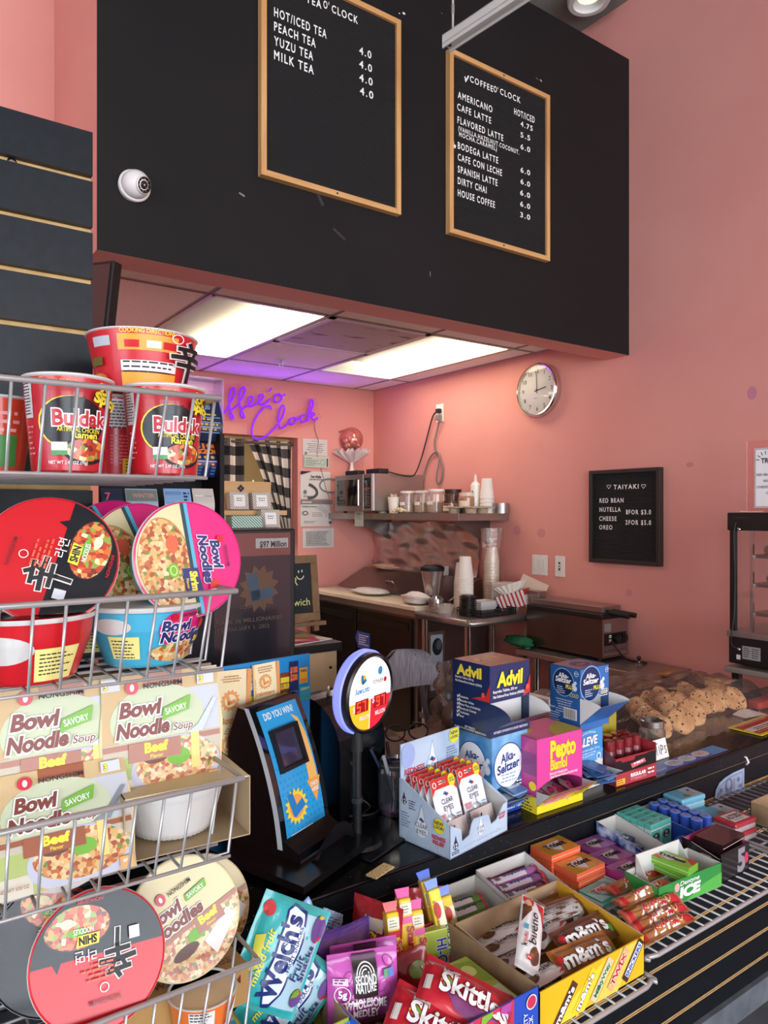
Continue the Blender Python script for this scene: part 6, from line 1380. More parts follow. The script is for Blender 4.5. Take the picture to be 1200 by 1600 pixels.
s = Fr(b, (0, d, 0), (0, -1, 0), (0, 0, 1)); s.ell(d*.02, .1, 0.0001, .0001, PB1, n=4); dropshape(s, d*.10, .082, .010, EYN); s.text('12', d*.10, .077, .009, WHITE, bold=.02); s.bars(d*.2, .085, d*.14, 4, EYN, h=.002, gap=.005); drop(s, d*.46, .040, .026); s.bars(d*.05, .058, d*.2, 6, mat('#6d7f9c', .5), h=.0018, gap=.0055); s.ell(d*.80, .058, .0145, .0145, YLC); s.text('NEW', d*.80, .060, .007, EYN, bold=.03); s.text('LOOK!', d*.80, .052, .006, EYN, bold=.03); s.text('REDNESS', d*.80, .030, .0075, RDT, w=d*.26, bold=.03); s.text('RELIEF', d*.80, .020, .0075, RDT, w=d*.22, bold=.03); s.text('Your Eyes Deserve The Best', d*.48, .006, .009, PB2, w=d*.9)
b.build('carton', t)
b = MB(); b.box(0, d-.004, 0, w, d-.002, .195, PB1); f = Fr(b, (0, d-.0042, 0), (1, 0, 0), (0, 0, 1)); f.rect(0, .06, w, .135, PB1); drop(f, w*.52, .122, .034); f.text('REDNESS', w*.22, .128, .012, RDT, w=w*.33, bold=.02); f.text('RELIEF', w*.22, .112, .012, RDT, w=w*.27, bold=.02); f.text('Cleareyes.com', w*.22, .098, .006, mat('#5f6f8c', .5), w=w*.27); f.ell(.02, .168, .022, .026, mat('#a3b4e0', .4), clip=lambda x, y: (max(.001, x), y)); f.ell(w*.9, .180, .0175, .0175, YLC, clip=lambda x, y: (min(w-.0005, x), min(.1945, y))); f.text('NEW', w*.9, .182, .0075, EYN, bold=.03); f.text('LOOK!', w*.9, .173, .006, EYN, bold=.03); f.bars(w*.76, .155, w*.2, 7, mat('#6d7f9c', .5), h=.002, gap=.0055); b.build('header_card', t)
INS = mat('#c9b8b0', .7)
b = MB()
for x0, x1 in ((.014, .088), (.102, .176)):
    for k in range(5):
        y = .018+.018*k; b.add([(x0, y, .012), (x1, y, .012), (x1, y+.014, .055), (x0, y+.014, .055)], [(0, 1, 2, 3)], INS); b.box((x0+x1)/2-.014, y+.001, .014, (x0+x1)/2-.012, y+.003, .05, INK)
b.build('insert', t)
RTOP = mat('#d2352c', .4); PKW = mat('#eef2f5', .4)
for c, n in ((0, 5), (1, 4)):
    for k in range(n):
        front = k == 0
        if c == 0: lab = 'eye drop blister pack with a red top in the left column of the display' if not front else 'front eye drop pack in the left column, fully visible'
        else: lab = 'eye drop blister pack with a red top in the right column of the display' if not front else 'front eye drop pack in the right column, fully visible'
        b = MB(); W, H = .076, .118
        b.prism([(-W/2, 0), (W/2, 0), (W/2, H), (-W/2, H)], 0, .0012, PKW); f = Fr(b, (0, 0, .0012), lay=.0002); f.poly([(-W/2, H), (-W/2, H*.72), (-W*.36, H*.82), (W*.36, H*.82), (W/2, H*.72), (W/2, H)], RTOP); f.ell(-W*.36, H*.9, .006, .006, WHITE); f.ell(-W*.36, H*.9, .0035, .0045, RTOP); f.ell(W*.34, H*.90, .0105, .0125, YLC); f.text('NEW', W*.34, H*.91, .004, EYN); f.text('LOOK!', W*.34, H*.87, .004, EYN)
        f.bars(-W*.2, H*.93, W*.35, 2, WHITE, h=.002, gap=.005); f.ell(0, H*.92, .006, .004, mat('#7d7773', .6))
        eye(f, 0, H*.70, .0075); ce(f, 0, H*.56, .0095); f.text('REDNESS', -W*.32, H*.36, .005, RDT, w=W*.3, bold=.02); f.text('RELIEF', -W*.32, H*.31, .005, RDT, w=W*.26, bold=.02); f.bars(-W*.42, H*.25, W*.2, 5, mat('#6d7f9c', .5), h=.0018, gap=.005); f.bars(W*.24, H*.33, W*.22, 6, mat('#6d7f9c', .5), h=.0018, gap=.005); f.rect(W*.2, 0, W*.3, H*.06, RTOP)
        y0 = .026+.018*k+(.004 if c else 0); M = Mc @ T(.051+.0885*c, y0+.006, .020) @ Euler((R(90-17), 0, 0)).to_matrix().to_4x4()
        p_ = b.build('pack_card') ; o = thing('eye_drop_pack', lab, 'eye drops', M, None if front else ('rear eye drop packs, left column' if c == 0 else 'rear eye drop packs, right column')); p_.parent = o
        b = MB(); b.lathe([(0, .012), (.0125, .012), (.0135, .02), (.0135, .043), (.006, .048), (.005, .062), (0, .064)], film('blister', '#eef3f8', .12, .06, .22), 18); b.M = Matrix.Identity(4)
        for i, v in enumerate(b.v): b.v[i] = (v[0], v[2]-.004, v[1]*.55+.002)
        b.build('bottle_blister', o)
# tip jar and sign
t = thing('tip_jar', 'glass tip jar with a metal rim behind the TIPS note', 'jar', T(1.835, 1.262, ZK)); b = MB(); b.lathe([(0, .002), (.034, .002), (.036, .01), (.036, .06), (.03, .072)], film('tip_glass', '#e6e0d8', .15, .05, .1), 28); b.build('glass', t); b = MB(); b.lathe([(.031, .07), (.033, .072), (.033, .088), (.031, .09), (.029, .088)], mat('#b9b5b0', .25, .9), 28); b.build('rim', t)
t = thing('tip_sign', 'white handwritten TIPS note leaning on the jar', 'sign', T(1.768, 1.205, ZK, 0, -14)); b = MB(); b.box(0, 0, 0, .062, .0012, .052, PAPER); f = Fr(b, (0, -.0002, 0), (1, 0, 0), (0, 0, 1)); f.line([(.006, .040), (.022, .042)], .0022, INK); f.line([(.014, .041), (.012, .012)], .0022, INK); f.line([(.025, .034), (.024, .014)], .0022, INK); f.line([(.031, .012), (.034, .036), (.042, .032), (.040, .024), (.033, .023)], .0022, INK); f.line([(.056, .030), (.050, .031), (.050, .024), (.055, .019), (.053, .013), (.047, .014)], .0022, INK); b.build('note', t)
# counter sticker, price sign, white tag, banknote print on the slats
BST = mat('#3a5ca8', .35); BST2 = mat('#4f8fc8', .35)
b = MB(); b.box(0, 0, 0, .335, .048, .0008, BST); f = Fr(b, (0, 0, .0008)); f.rect(.26, 0, .075, .048, BST2)
for x, m in ((.11, mat('#b9c2cc', .4)), (.17, mat('#b9c4d0', .4)), (.235, mat('#c9c4c4', .4))): f.ell(x, .025, .032, .020, m); f.bars(x-.018, .03, .036, 2, mat('#6a7686', .4) if x < .2 else mat('#b34a44', .4), h=.004, gap=.009, al='C')
f.text('STRENGTH', .03, .008, .007, LGT); b.build('counter_sticker', M=T(1.685, 1.142, .7803), label='long blue sticker with pale ovals stuck to the counter edge', cat='sticker')
RSG = mat('#b5382c', .45)
b = MB(); b.box(0, 0, 0, .25, .105, .002, mat('#e0c92f', .45)); f = Fr(b, (0, 0, .002)); f.rect(.012, .012, .226, .081, RSG); f.rect(.012, .032, .226, .030, mat('#d9cfc4', .5)); f.bars(.02, .048, .2, 2, mat('#6f3a30', .5), h=.005, gap=.010, al='C'); f.bars(.02, .084, .2, 1, mat('#e3b3a0', .5), h=.004, al='C'); f.bars(.02, .02, .2, 1, mat('#e3b3a0', .5), h=.004, al='C'); b.build('price_sign', M=T(2.222, 1.150, ZK+.001, 2), label='red and yellow bordered notice lying flat on the counter at the right', cat='sign')
b = MB(); b.grid(lambda u, v: (u*.11, v*.05, .012*math.sin(u*PI)*v+.002), 8, 4, mat('#dfdedf', .5)); b.build('white_label', M=T(2.36, 1.275, ZK+.002, -8), label='curled white label at the right end of the cookie bag', cat='label')
b = MB(); b.box(0, 0, 0, .11, .05, .03, mat('#b5382c', .4), bev=.01); b.build('red_packet', M=T(2.50, 1.30, ZK), label='small red packet at the far right counter edge', cat='packet')
BN = mat('#a9bcd6', .5); BN2 = mat('#6c7f9f', .5); BN3 = mat('#8298ba', .5)
A = at(1117, 1251, Y=1.134); Bq = at(1163, 1232, Y=1.134); C_ = at(1163, 1196, Y=1.134); D_ = at(1122, 1229, Y=1.134)
b = MB(face((A.x, 1.136, A.z), (1, 0, -.02), (0, 0, 1))); w = Bq.x-A.x; h = .064
out = [(0, 0), (w, .002), (w, h), (w*.62, h*.96), (w*.35, h*.86), (w*.16, h*.72), (w*.05, h*.45)]; b.prism(out, 0, .0015, BN); f = Fr(b, (0, 0, .0016)); f.poly([(w*.06, h*.1), (w*.95, h*.1), (w*.95, h*.9), (w*.5, h*.84), (w*.12, h*.55)], BN3); f.poly([(w*.09, h*.15), (w*.92, h*.15), (w*.92, h*.84), (w*.5, h*.78), (w*.15, h*.52)], BN); f.ell(w*.46, h*.45, w*.13, h*.34, BN2); f.ell(w*.46, h*.52, w*.07, h*.2, BN); f.poly([(w*.36, h*.15), (w*.42, h*.3), (w*.5, h*.3), (w*.58, h*.15)], BN3); f.ell(w*.2, h*.38, w*.05, h*.1, BN2); f.ell(w*.78, h*.6, w*.05, h*.11, BN2); f.rect(w*.62, h*.2, w*.05, h*.5, mat('#b79aa8', .5)); f.text('100', w*.85, h*.2, h*.16, BN2); f.text('100', w*.14, h*.2, h*.12, BN2); b.build('banknote_print', label='torn 100 dollar banknote print stuck on the counter slats', cat='sticker')
b = MB(); b.tube([(0, 0, .02), (0, -.012, .02), (0, -.018, .008), (0, -.012, 0)], .003, PLW); p = at(1161, 1192, Y=1.13); b.build('slat_hook', M=T(p.x, 1.132, p.z), label='small white hook in the slat above the banknote print', cat='hook')
# ---------------------------------------------------------------- cookies under clear plastic
COOK = bpy.data.materials.new('cookie'); COOK.use_nodes = True; nt, bb = nodes(COOK); v = coords(nt)
n1 = N(nt, 'ShaderNodeTexNoise'); n1.inputs['Scale'].default_value = 45; n1.inputs['Detail'].default_value = 6; nt.links.new(v, n1.inputs['Vector'])
vo = N(nt, 'ShaderNodeTexVoronoi'); vo.inputs['Scale'].default_value = 105; nt.links.new(v, vo.inputs['Vector']); sc_ = N(nt, 'ShaderNodeSeparateColor'); nt.links.new(vo.outputs['Color'], sc_.inputs[0])
g1 = N(nt, 'ShaderNodeMath', operation='GREATER_THAN'); g1.inputs[1].default_value = .74; nt.links.new(sc_.outputs[0], g1.inputs[0]); g2 = N(nt, 'ShaderNodeMath', operation='LESS_THAN'); g2.inputs[1].default_value = .38; nt.links.new(vo.outputs['Distance'], g2.inputs[0])
g = N(nt, 'ShaderNodeMath', operation='MULTIPLY'); nt.links.new(g1.outputs[0], g.inputs[0]); nt.links.new(g2.outputs[0], g.inputs[1])
mx = N(nt, 'ShaderNodeMix', data_type='RGBA'); nt.links.new(g.outputs[0], mx.inputs[0]); nt.links.new(ramp(nt, n1.outputs[0], [(.3, '#bd9060'), (.55, '#d8ae7c'), (.75, '#e8c898')]), mx.inputs[6]); mx.inputs[7].default_value = lin('#3b2417'); nt.links.new(mx.outputs[2], bb.inputs['Base Color']); bb.inputs['Roughness'].default_value = .8; bump(nt, bb, n1.outputs[0], .9, .006)
def cookie_mesh(b, r, seed, m):
    rnd = random.Random(seed); ph = [rnd.uniform(0, 6) for _ in range(4)]
    rr = lambda a: r*(1+.03*math.sin(3*a+ph[0])+.02*math.sin(7*a+ph[1]))
    prof_ = [(0, .014), (.35, .0142), (.7, .012), (.9, .009), (1, .005), (.97, .001), (.8, 0), (0, 0)]
    n = 36; vs = []; fs = []
    for q, (k, z) in enumerate(prof_):
        for i in range(n): a = 2*PI*i/n; vs.append((rr(a)*k*math.cos(a), rr(a)*k*math.sin(a), z+.0012*math.sin(a*5+q+ph[2])*(1 if 0 < q < 5 else 0)))
    for q in range(len(prof_)-1):
        for i in range(n): j = (i+1) % n; fs.append((q*n+i, (q+1)*n+i, (q+1)*n+j, q*n+j))
    b.add(vs, fs, m, True)
ck = [(380, 425, .037, 1.30), (404, 460, .037, 0), (440, 485, .037, 0), (478, 505, .036, 0), (525, 545, .037, 0), (560, 400, .040, 1), (600, 455, .043, 0), (655, 505, .043, 0), (640, 395, .040, 1), (725, 455, .046, 0), (690, 330, .040, 1), (775, 392, .044, 0), (830, 385, .042, 1), (872, 372, .046, 0), (862, 292, .040, 1), (985, 372, .044, 0), (530, 360, .038, 1), (462, 380, .036, 1)]
for i, (x, y, r, rear) in enumerate(ck):
    p = at(900+x/4, 1000+y/4, z=.782+r*.78)
    n = Vector((-.45 if i < 8 else -.30, -.72, .55)).normalized(); q = n.to_track_quat('Z', 'Y').to_matrix().to_4x4()
    b = MB(); cookie_mesh(b, r, i, COOK)
    b.build('cookie', M=Matrix.Translation((p.x, p.y, .783+r*.83)) @ q @ Matrix.Rotation(i*1.3, 4, 'Z'), label='chocolate chip cookie stacked under the clear bag on the counter', cat='cookie', group='cookies in the clear bag')
PCK = film('cookie_bag', '#fff4ec', .05, .14, .03, .8, 34)
def cover(u, v, x0=1.86, x1=2.62, y0=1.235, y1=1.595, hh=.105, s=0):
    x = x0+(x1-x0)*u; y = y0+(y1-y0)*v; e = min(1, min(u, 1-u)*4.5)*min(1, min(v, 1-v)*4)
    return (x-.10*v*(1-u), y, .784+hh*e**.6+.008*math.sin(u*34+v*15+s)*e+.006*math.sin(v*29-u*8)*e+.0035*math.sin(u*70)*(1-e))
b = MB(); b.grid(cover, 60, 40, PCK); b.build('cookie_bag', label='clear plastic bag draped over the chocolate chip cookies', cat='bag')
PAST = noisy('dark_cookie', [(.3, '#5b3219'), (.5, '#8c5630'), (.75, '#b07a4a')], scale=40, detail=6, rough=.75, bmp=.7, bdist=.005)
for k, (px, py, r) in enumerate(((985, 1060, .05), (1008, 1066, .05), (1030, 1072, .048), (1052, 1068, .05), (1000, 1052, .045))):
    p = at(px, py, z=.815); b = MB(); cookie_mesh(b, r, 60+k, PAST); b.build('brown_cookie', M=T(2.36+.045*k, 1.70-.012*(k % 3), .787+.011*k) @ Euler((R(18), R(-10), k)).to_matrix().to_4x4(), label='dark brown cookie in the rear bag behind the chocolate chip cookies', cat='cookie', group='brown cookies in the rear bag')
b = MB(); b.grid(lambda u, v: cover(u, v, 1.78, 2.60, 1.605, 1.79, .06, 2), 50, 26, film('rear_bag', '#f4dcd2', .03, .15, .14, .6, 30)); b.build('cookie_bag', label='clear plastic bag over the dark brown cookies behind', cat='bag')
# ================================================================== WIRE SHELVES WITH SWEETS
WIRE = mat('#b4b3b1', .3, .35)
ZS = .6614  # shelf and sweets positions below were scaled about the camera, then baked in
def wire_shelf(name, label, x0, x1, y0, z):
    t = thing(name, label, 'shelf', T(x0, y0, z)); w = x1-x0; d = YP-.004-y0
    b = MB(); b.tube(smooth([(0, d, 0), (0, .03, 0), (.008, .008, 0), (.03, 0, 0)], 4)+smooth([(w-.03, 0, 0), (w-.008, .008, 0), (w, .03, 0), (w, d, 0)], 4), .0045, WIRE, 8); b.build('rim', t)
    b = MB(); n = int(w/.0285)
    for k in range(1, n): x = w*k/n; b.tube([(x, 0, .004), (x, d, .004)], .0022, WIRE, 6)
    for y in (d*.36, d*.72, d-.004): b.tube([(0, y, -.001), (w, y, -.001)], .003, WIRE, 6)
    b.build('wire_grid', t)
    for x in (.04, w-.04): b = MB(); b.box(x-.004, d-.10, -.03, x+.004, d+.002, .0, WIRE); b.box(x-.004, d-.002, -.03, x+.004, d+.003, .04, WIRE); b.build('hook_bracket', t)
wire_shelf('wire_shelf', 'left wire shelf under the fruit snacks and chocolate boxes', .324, 1.129, .767, .645)
wire_shelf('wire_shelf', 'middle wire shelf with an empty front under the gum boxes', 1.148, 1.744, .799, ZS-.004)
wire_shelf('wire_shelf', 'right wire shelf at the photo edge under the empty brown carton', 1.763, 2.344, .799, ZS-.004)
Z1 = .6523; Z2 = ZS+.0035
def lie(pa, pb, z, tilt=0, zb=None, flip=False):
    """placement lying on a level plane: local x runs from pixel pa to pb, normal up and tilted about that line"""
    A = at(*pa, z=z); B = at(*pb, z=z if zb is None else zb); r = (B-A).normalized()
    if flip: r = -r
    u = Vector((0, 0, 1)).cross(r).normalized(); n = r.cross(u)
    M = face((A+B)/2, r, u) @ Euler((R(tilt), 0, 0)).to_matrix().to_4x4()
    return M, (B-A).length
def pillow(w, h, bulge, m, crimp=.008, back=None, seed=0, wr=.002, flat=2.6):
    rnd = random.Random(seed); p1, p2 = rnd.uniform(0, 6), rnd.uniform(0, 6)
    def z(x, y):
        u = max(-1, min(1, 2*x/w)); v = max(-1, min(1, 2*y/h))
        e = max(0, 1-abs(u)**flat)*max(0, 1-max(0, abs(v)*h/(h-2*crimp))**3) if abs(v)*h < h-2*crimp else 0
        return bulge*e**.75+wr*math.sin(x/w*19+p1+y/h*7)*math.sin(y/h*23+p2)*(.3+.7*e)
    b = MB()
    b.grid(lambda u, v: ((u-.5)*w, (v-.5)*h, z((u-.5)*w, (v-.5)*h)), 24, 24, m)
    b.grid(lambda u, v: ((u-.5)*w, (v-.5)*h, -.6*z((u-.5)*w, (v-.5)*h)-.0006), 24, 24, back or m, flip=True)
    f = Fr(b, fn=lambda x, y, o: (x, y, z(x, y)+o+.0005), lay=.0003, step=.008)
    return b, f
def crimps(f, w, h, m, horiz=True, cl=.009):
    for s in (-1, 1):
        for k in range(4):
            if horiz: f.line([(-w/2+.001, s*(h/2-cl*.2-k*.0018)), (w/2-.001, s*(h/2-cl*.2-k*.0018))], .0005, m)
            else: f.line([(s*(w/2-cl*.2-k*.0018), -h/2+.001), (s*(w/2-cl*.2-k*.0018), h/2-.001)], .0005, m)
def candy(name, label, cat, M, bf, group=None): return bf[0].build(name, M=M, label=label, cat=cat, group=group)
G = lambda c, r=.28: mat(c, r, coat=.5)
# ---- open boxes
def openbox(name, label, x0, y0, x1, y1, z0, hf, hb, mout, min_, art=None, hl=None, hr=None, cat='display box', mback=None, yaw=0):
    """thin-walled open carton; hf, hb: height of front and back walls"""
    w, d = x1-x0, y1-y0; t = .002; M = T(x0, y0, z0, yaw); b = MB()
    hl = hl or (hf, hb); hr = hr or (hf, hb)
    b.box(0, 0, 0, w, d, t, min_); b.box(0, 0, 0, w, t, hf, mout, {'b': min_}); b.box(0, d-t, 0, w, d, hb, mback or min_, {'b': mout})
    for x, (a, c) in ((0, hl), (w-t, hr)):
        v = [(x, 0, 0), (x, d, 0), (x, d, c), (x, 0, a), (x+t, 0, 0), (x+t, d, 0), (x+t, d, c), (x+t, 0, a)]
        b.add(v, [(0, 3, 2, 1)], mout if x == 0 else min_); b.add(v, [(4, 5, 6, 7)], min_ if x == 0 else mout); b.add(v, [(3, 7, 6, 2)], CARD if min_ is not KRF else KRF); b.add(v, [(0, 4, 7, 3)], mout)
    if art: art(Fr(b, (0, 0, 0), (1, 0, 0), (0, 0, 1)), Fr(b, (0, d, 0), (0, -1, 0), (0, 0, 1)), w, d)
    return b.build(name, M=M, label=label, cat=cat)
YCH = mat('#e8b81e', .4, coat=.2); YIN = mat('#c9961f', .55); BRN = mat('#5a3420', .4); VBL = mat('#2a4fb8', .4, coat=.2); VRD = mat('#c8364e', .4); WB = mat('#d3d2cb', .6)
SNW = mat('#4a2c1e', .4)
def mini(f, x, y, L, rot, base, txt, tm, th, om=None, tw=.8, brim=None):
    M0 = f; c, s = math.cos(R(rot)), math.sin(R(rot))
    P = lambda a, b_: (x+a*c-b_*s, y+a*s+b_*c)
    f.poly([P(-L/2, -.0085), P(L/2, -.0085), P(L/2, .0085), P(-L/2, .0085)], base)
    if brim: f.poly([P(-L*.4, -.0062), P(L*.42, -.0062), P(L*.42, .0062), P(-L*.4, .0062)], brim)
    xx, yy = P(0, -th/2); f.text(txt, xx, yy, th, tm, w=L*tw, bold=.04, rot=rot, out=(om, .05) if om else None)
def art_y(f, s, w, d):
    h = .066
    f.poly([(w*.12, 0), (w*.40, 0), (w*.60, h*.98), (w*.32, h*.5)], mat('#f2d23c', .4)); f.poly([(w*.5, 0), (w*.72, 0), (w*.94, h), (w*.75, h)], mat('#eccb5a', .4))
    mini(f, w*.22, h*.40, .075, 48, BRN, "m&m's", WHITE, .010, mat('#2d1810', .4)); mini(f, w*.40, h*.46, .075, 48, mat('#f0cf2e', .4), "m&m's", WHITE, .010, BRN); mini(f, w*.56, h*.52, .072, 48, mat('#d8c7a0', .4), 'MilkyWay', mat('#2f7a3e', .4), .008, WHITE); mini(f, w*.72, h*.56, .070, 48, mat('#dcb070', .4), 'TWIX', mat('#c9262f', .4), .010, WHITE); mini(f, w*.87, h*.58, .072, 48, SNW, 'SNICKERS', mat('#2440a4', .4), .008, None, .8, WHITE)
openbox('chocolate_box', 'yellow open carton of mixed chocolate bars with bar pictures on its front', .851, .7834, 1.1169, .9816, Z1, .068, .085, YCH, YIN, art_y, (.068, .085), (.068, .085), mback=KRF)
def art_v(f, s, w, d):
    h = .088; f.rect(0, 0, w*.80, h, VRD)
    for k, c in enumerate(('#4fa7c4', '#8f3f8c', '#e2528f', '#7fb03a', '#b04a9a')): f.poly([(w*(.06+.14*k), 0), (w*(.14+.14*k), 0), (w*(.22+.14*k), h), (w*(.14+.14*k), h)], mat(c, .4)); f.bars(w*(.10+.14*k), h*.6, w*.1, 3, WHITE, h=.004, gap=.009, rot=50)
    f.text('30', w*.86, h*.42, .016, WHITE, bold=.03, rot=90); f.text('VARIETY', w*.90, h*.42, .008, WHITE, rot=90); f.text('PACK', w*.94, h*.42, .008, WHITE, rot=90); f.ell(w*.93, h*.82, .011, .011, VRD); f.ring(w*.93, h*.82, .011, .011, .0015, WHITE); f.ell(w*.93, h*.2, .010, .012, mat('#f2d24c', .4))
openbox('candy_box', 'deep brown carton with a blue and pink front holding assorted candy packs', .5718, .7738, .8405, .9959, Z1, .088, .088, VBL, KRF, art_v)
openbox('candy_box', 'red edged carton standing behind the upright candy rolls', .6337, 1.0026, .831, 1.0788, Z1, .088, .092, mat('#b3283c', .4), KRF)
SBG = mat('#a9b034', .4)
def art_w(f, s, w, d):
    f.rect(0, .05, w, .03, mat('#3f8fc0', .4)); s.rect(0, .045, d, .04, mat('#3f8fc0', .4)); f.text('fruit', w*.45, .025, .02, INK, rot=-20, bold=.02); s.text('Filled', d*.5, .015, .02, INK, bold=.02)
    for k in range(5): s.ell(d*(.15+.17*k), .035+.006*(k % 2), .007, .006, mat('#7a3f24', .4))
openbox('fruit_snack_box', 'yellow green printed carton under the teal fruit snack bags', .4336, .8863, .5718, 1.0674, Z1, .085, .10, SBG, KRF, art_w)
# ---- fruit snack and nut bags
TEAL = G('#2fa8a6'); TEAL2 = G('#58b9b4'); WNV = mat('#1d2c6e', .35); LBG = G('#a9c9d4'); PUR = G('#4b2d78'); NUTM = noisy('nuts', [(.2, '#3a2016'), (.4, '#8a5a34'), (.55, '#d7b88a'), (.7, '#5b2b20'), (.85, '#e8d9bd')], scale=85, rough=.4, coat=.5, kind='voronoi', interp='CONSTANT')
FRU = noisy('fruit_bits', [(.2, '#c4343a'), (.4, '#7fa63a'), (.6, '#e0b13a'), (.8, '#6b4a8a')], scale=40, rough=.4, kind='voronoi', interp='CONSTANT')
def welch(name, lab, M, seed):
    w, h = .145, .108; b, f = pillow(w, h, .018, TEAL, seed=seed)
    f.rect(-w*.42, -h*.46, w*.84, h*.36, LBG); f.poly([(-w*.46, h*.02), (-w*.28, h*.14), (w*.4, h*.14), (w*.48, h*.05), (w*.44, -h*.14), (w*.2, -h*.20), (-w*.3, -h*.16), (-w*.44, -h*.08)], WNV); f.poly([(-w*.42, h*.02), (-w*.26, h*.115), (w*.4, h*.115), (w*.45, h*.05), (w*.41, -h*.11), (w*.2, -h*.17), (-w*.3, -h*.13), (-w*.40, -h*.06)], mat('#dbe3ea', .35))
    f.text("Welch's", 0, -h*.09, .026, WNV, w=w*.76, bold=.04); f.text('FRUIT SNACKS', w*.1, -h*.145, .005, WNV, w=w*.4); f.text('mixed fruit', -w*.05, h*.22, .010, YLW, w=w*.5, ital=.2); f.poly([(-w*.2, h*.36), (w*.1, h*.42), (w*.15, h*.32), (-w*.15, h*.28)], mat('#d9d24a', .4)); f.ell(w*.36, h*.38, .010, .008, mat('#c9363a', .4)); f.text('Fruit', -w*.05, -h*.29, .012, WNV, ital=.2); f.text('Snacks', 0, -h*.41, .012, WNV, ital=.2); f.ell(-w*.3, -h*.40, .012, .010, FRU); f.ell(w*.32, -h*.38, .018, .012, FRU); crimps(f, w, h, TEAL2, False)
    return candy(name, lab, 'fruit snack bag', M, (b, f))
c = at(436, 1490, Y=.9387)
welch('fruit_snack_bag', 'teal fruit snack bag tilted steeply in front of the blue wrappers', face((c.x, .9387, c.z), (.50, .10, .85), (-.80, .25, .5)), 1)
c = at(446, 1560, Y=.9721)
welch('fruit_snack_bag', 'lower teal fruit snack bag lying under the steeply tilted one', face((c.x, .9721, c.z), (.62, -.10, .72), (-.70, .35, .5)), 2)
c = at(496, 1545, Y=1.0197); welch('fruit_snack_bag', 'rear teal fruit snack bag half hidden behind the purple bags', face((c.x-.02, 1.0245, c.z-.01), (.7, .1, .7), (-.6, .3, .6)), 3)
for px, py, r_, c2, lab in ((480, 1432, 20, '#7fb0dc', 'pale blue snack wrapper end sticking up behind the teal bag'), (515, 1446, -35, '#8fa6c4', 'grey blue snack wrapper end beside the purple bag')):
    q = at(px, py+12, Y=1.0388); b, f = pillow(.055, .085, .008, G(c2), wr=.006, seed=px); f.bars(-.018, .03, .036, 5, mat('#3a5a9a', .4), h=.002, gap=.005); f.rect(-.027, -.04, .054, .03, G('#2f8fd8')); candy('snack_wrapper', lab, 'snack wrapper', face((q.x, 1.0388, q.z-.01), Vector((math.cos(R(r_)), .2, math.sin(R(r_)))), (-.2, .2, 1)), (b, f))
def purple(lab, px, py, lean, seed):
    b, f = pillow(.11, .165, .015, PUR, seed=seed); f.text('Whole', 0, .02, .011, WHITE, w=.05); f.text('coated', 0, -.002, .011, WHITE, w=.06, bold=.02); f.ell(-.01, -.03, .011, .011, mat('#a9b03a', .4)); crimps(f, .11, .165, mat('#7a5cae', .3), True, .02)
    q = at(px, py, Y=.9816); candy('snack_bag', lab, 'snack bag', face((q.x, .98+.005*seed, q.z-.085), (math.cos(R(lean)), .12, math.sin(R(lean))), (-math.sin(R(lean)), .12, math.cos(R(lean)))), (b, f))
purple('purple coated nut bag leaning behind the pink nut bags, leftmost', 500, 1462, -8, 1)
purple('purple coated nut bag upright just behind the pink nut bags', 545, 1452, -1, 2)
SNP = G('#c85ab0'); SND = mat('#2b1c1c', .35); SNL = mat('#8a3378', .4)
def nutbag(lab, M, seed):
    w, h = .108, .112; b, f = pillow(w, h, .016, SNP, seed=seed, crimp=.012)
    rnd = random.Random(seed)
    for k in range(9): f.ring(rnd.uniform(-w*.42, w*.42), rnd.uniform(.0, h*.42), .010, .006, .0008, SNL, rot=rnd.uniform(0, 180), n=14)
    f.rect(-w*.16, -h*.02, w*.34, h*.50, SND); 
    for k in range(3): f.ring(w*.01, h*.26, .006+.004*k, .006+.004*k, .0015, WHITE, 0, 180, n=14)
    f.text('SECOND', w*.01, h*.145, .012, WHITE, w=w*.29, bold=.02); f.text('NATURE', w*.01, h*.05, .012, WHITE, w=w*.29, bold=.02); f.rect(-w*.44, h*.16, w*.2, h*.08, mat('#e6cfe4', .4)); f.bars(-w*.42, h*.215, w*.16, 2, SNL, h=.002, gap=.004); f.rect(w*.27, h*.18, w*.14, h*.10, mat('#4f8f6a', .4)); f.rect(w*.34, h*.18, w*.07, h*.10, mat('#3f6fb8', .4)); f.text('5g', -w*.32, h*.02, .009, WHITE, bold=.03); f.ring(-w*.32, h*.045, .012, .012, .001, WHITE)
    f.bars(-w*.3, -h*.065, w*.6, 1, WHITE, h=.0025, jit=0); f.text('WHOLESOME', 0, -h*.155, .012, WHITE, w=w*.58, bold=.02, arc=.004); f.text('MEDLEY', 0, -h*.245, .011, WHITE, w=w*.36, bold=.02); f.rect(-w*.48, -h*.49, w*.96, h*.16, NUTM, nx=20, ny=6); f.ell(w*.34, -h*.27, .007, .006, NUTM); f.ell(-w*.2, -h*.27, .006, .005, NUTM); crimps(f, w, h, SNL, True)
    return candy('nut_bag', lab, 'nut bag', M, (b, f))
q = at(567, 1545, Y=.9196); nutbag('front pink nut mix bag with a brown label facing the camera', face((q.x, .9196, q.z), (1, -.38, 0), (.0, .12, 1)), 4)
q = at(569, 1527, Y=.953); nutbag('rear pink nut mix bag standing just behind the front one', face((q.x, .953, q.z), (1, -.33, 0), (-.02, .1, 1)), 5)
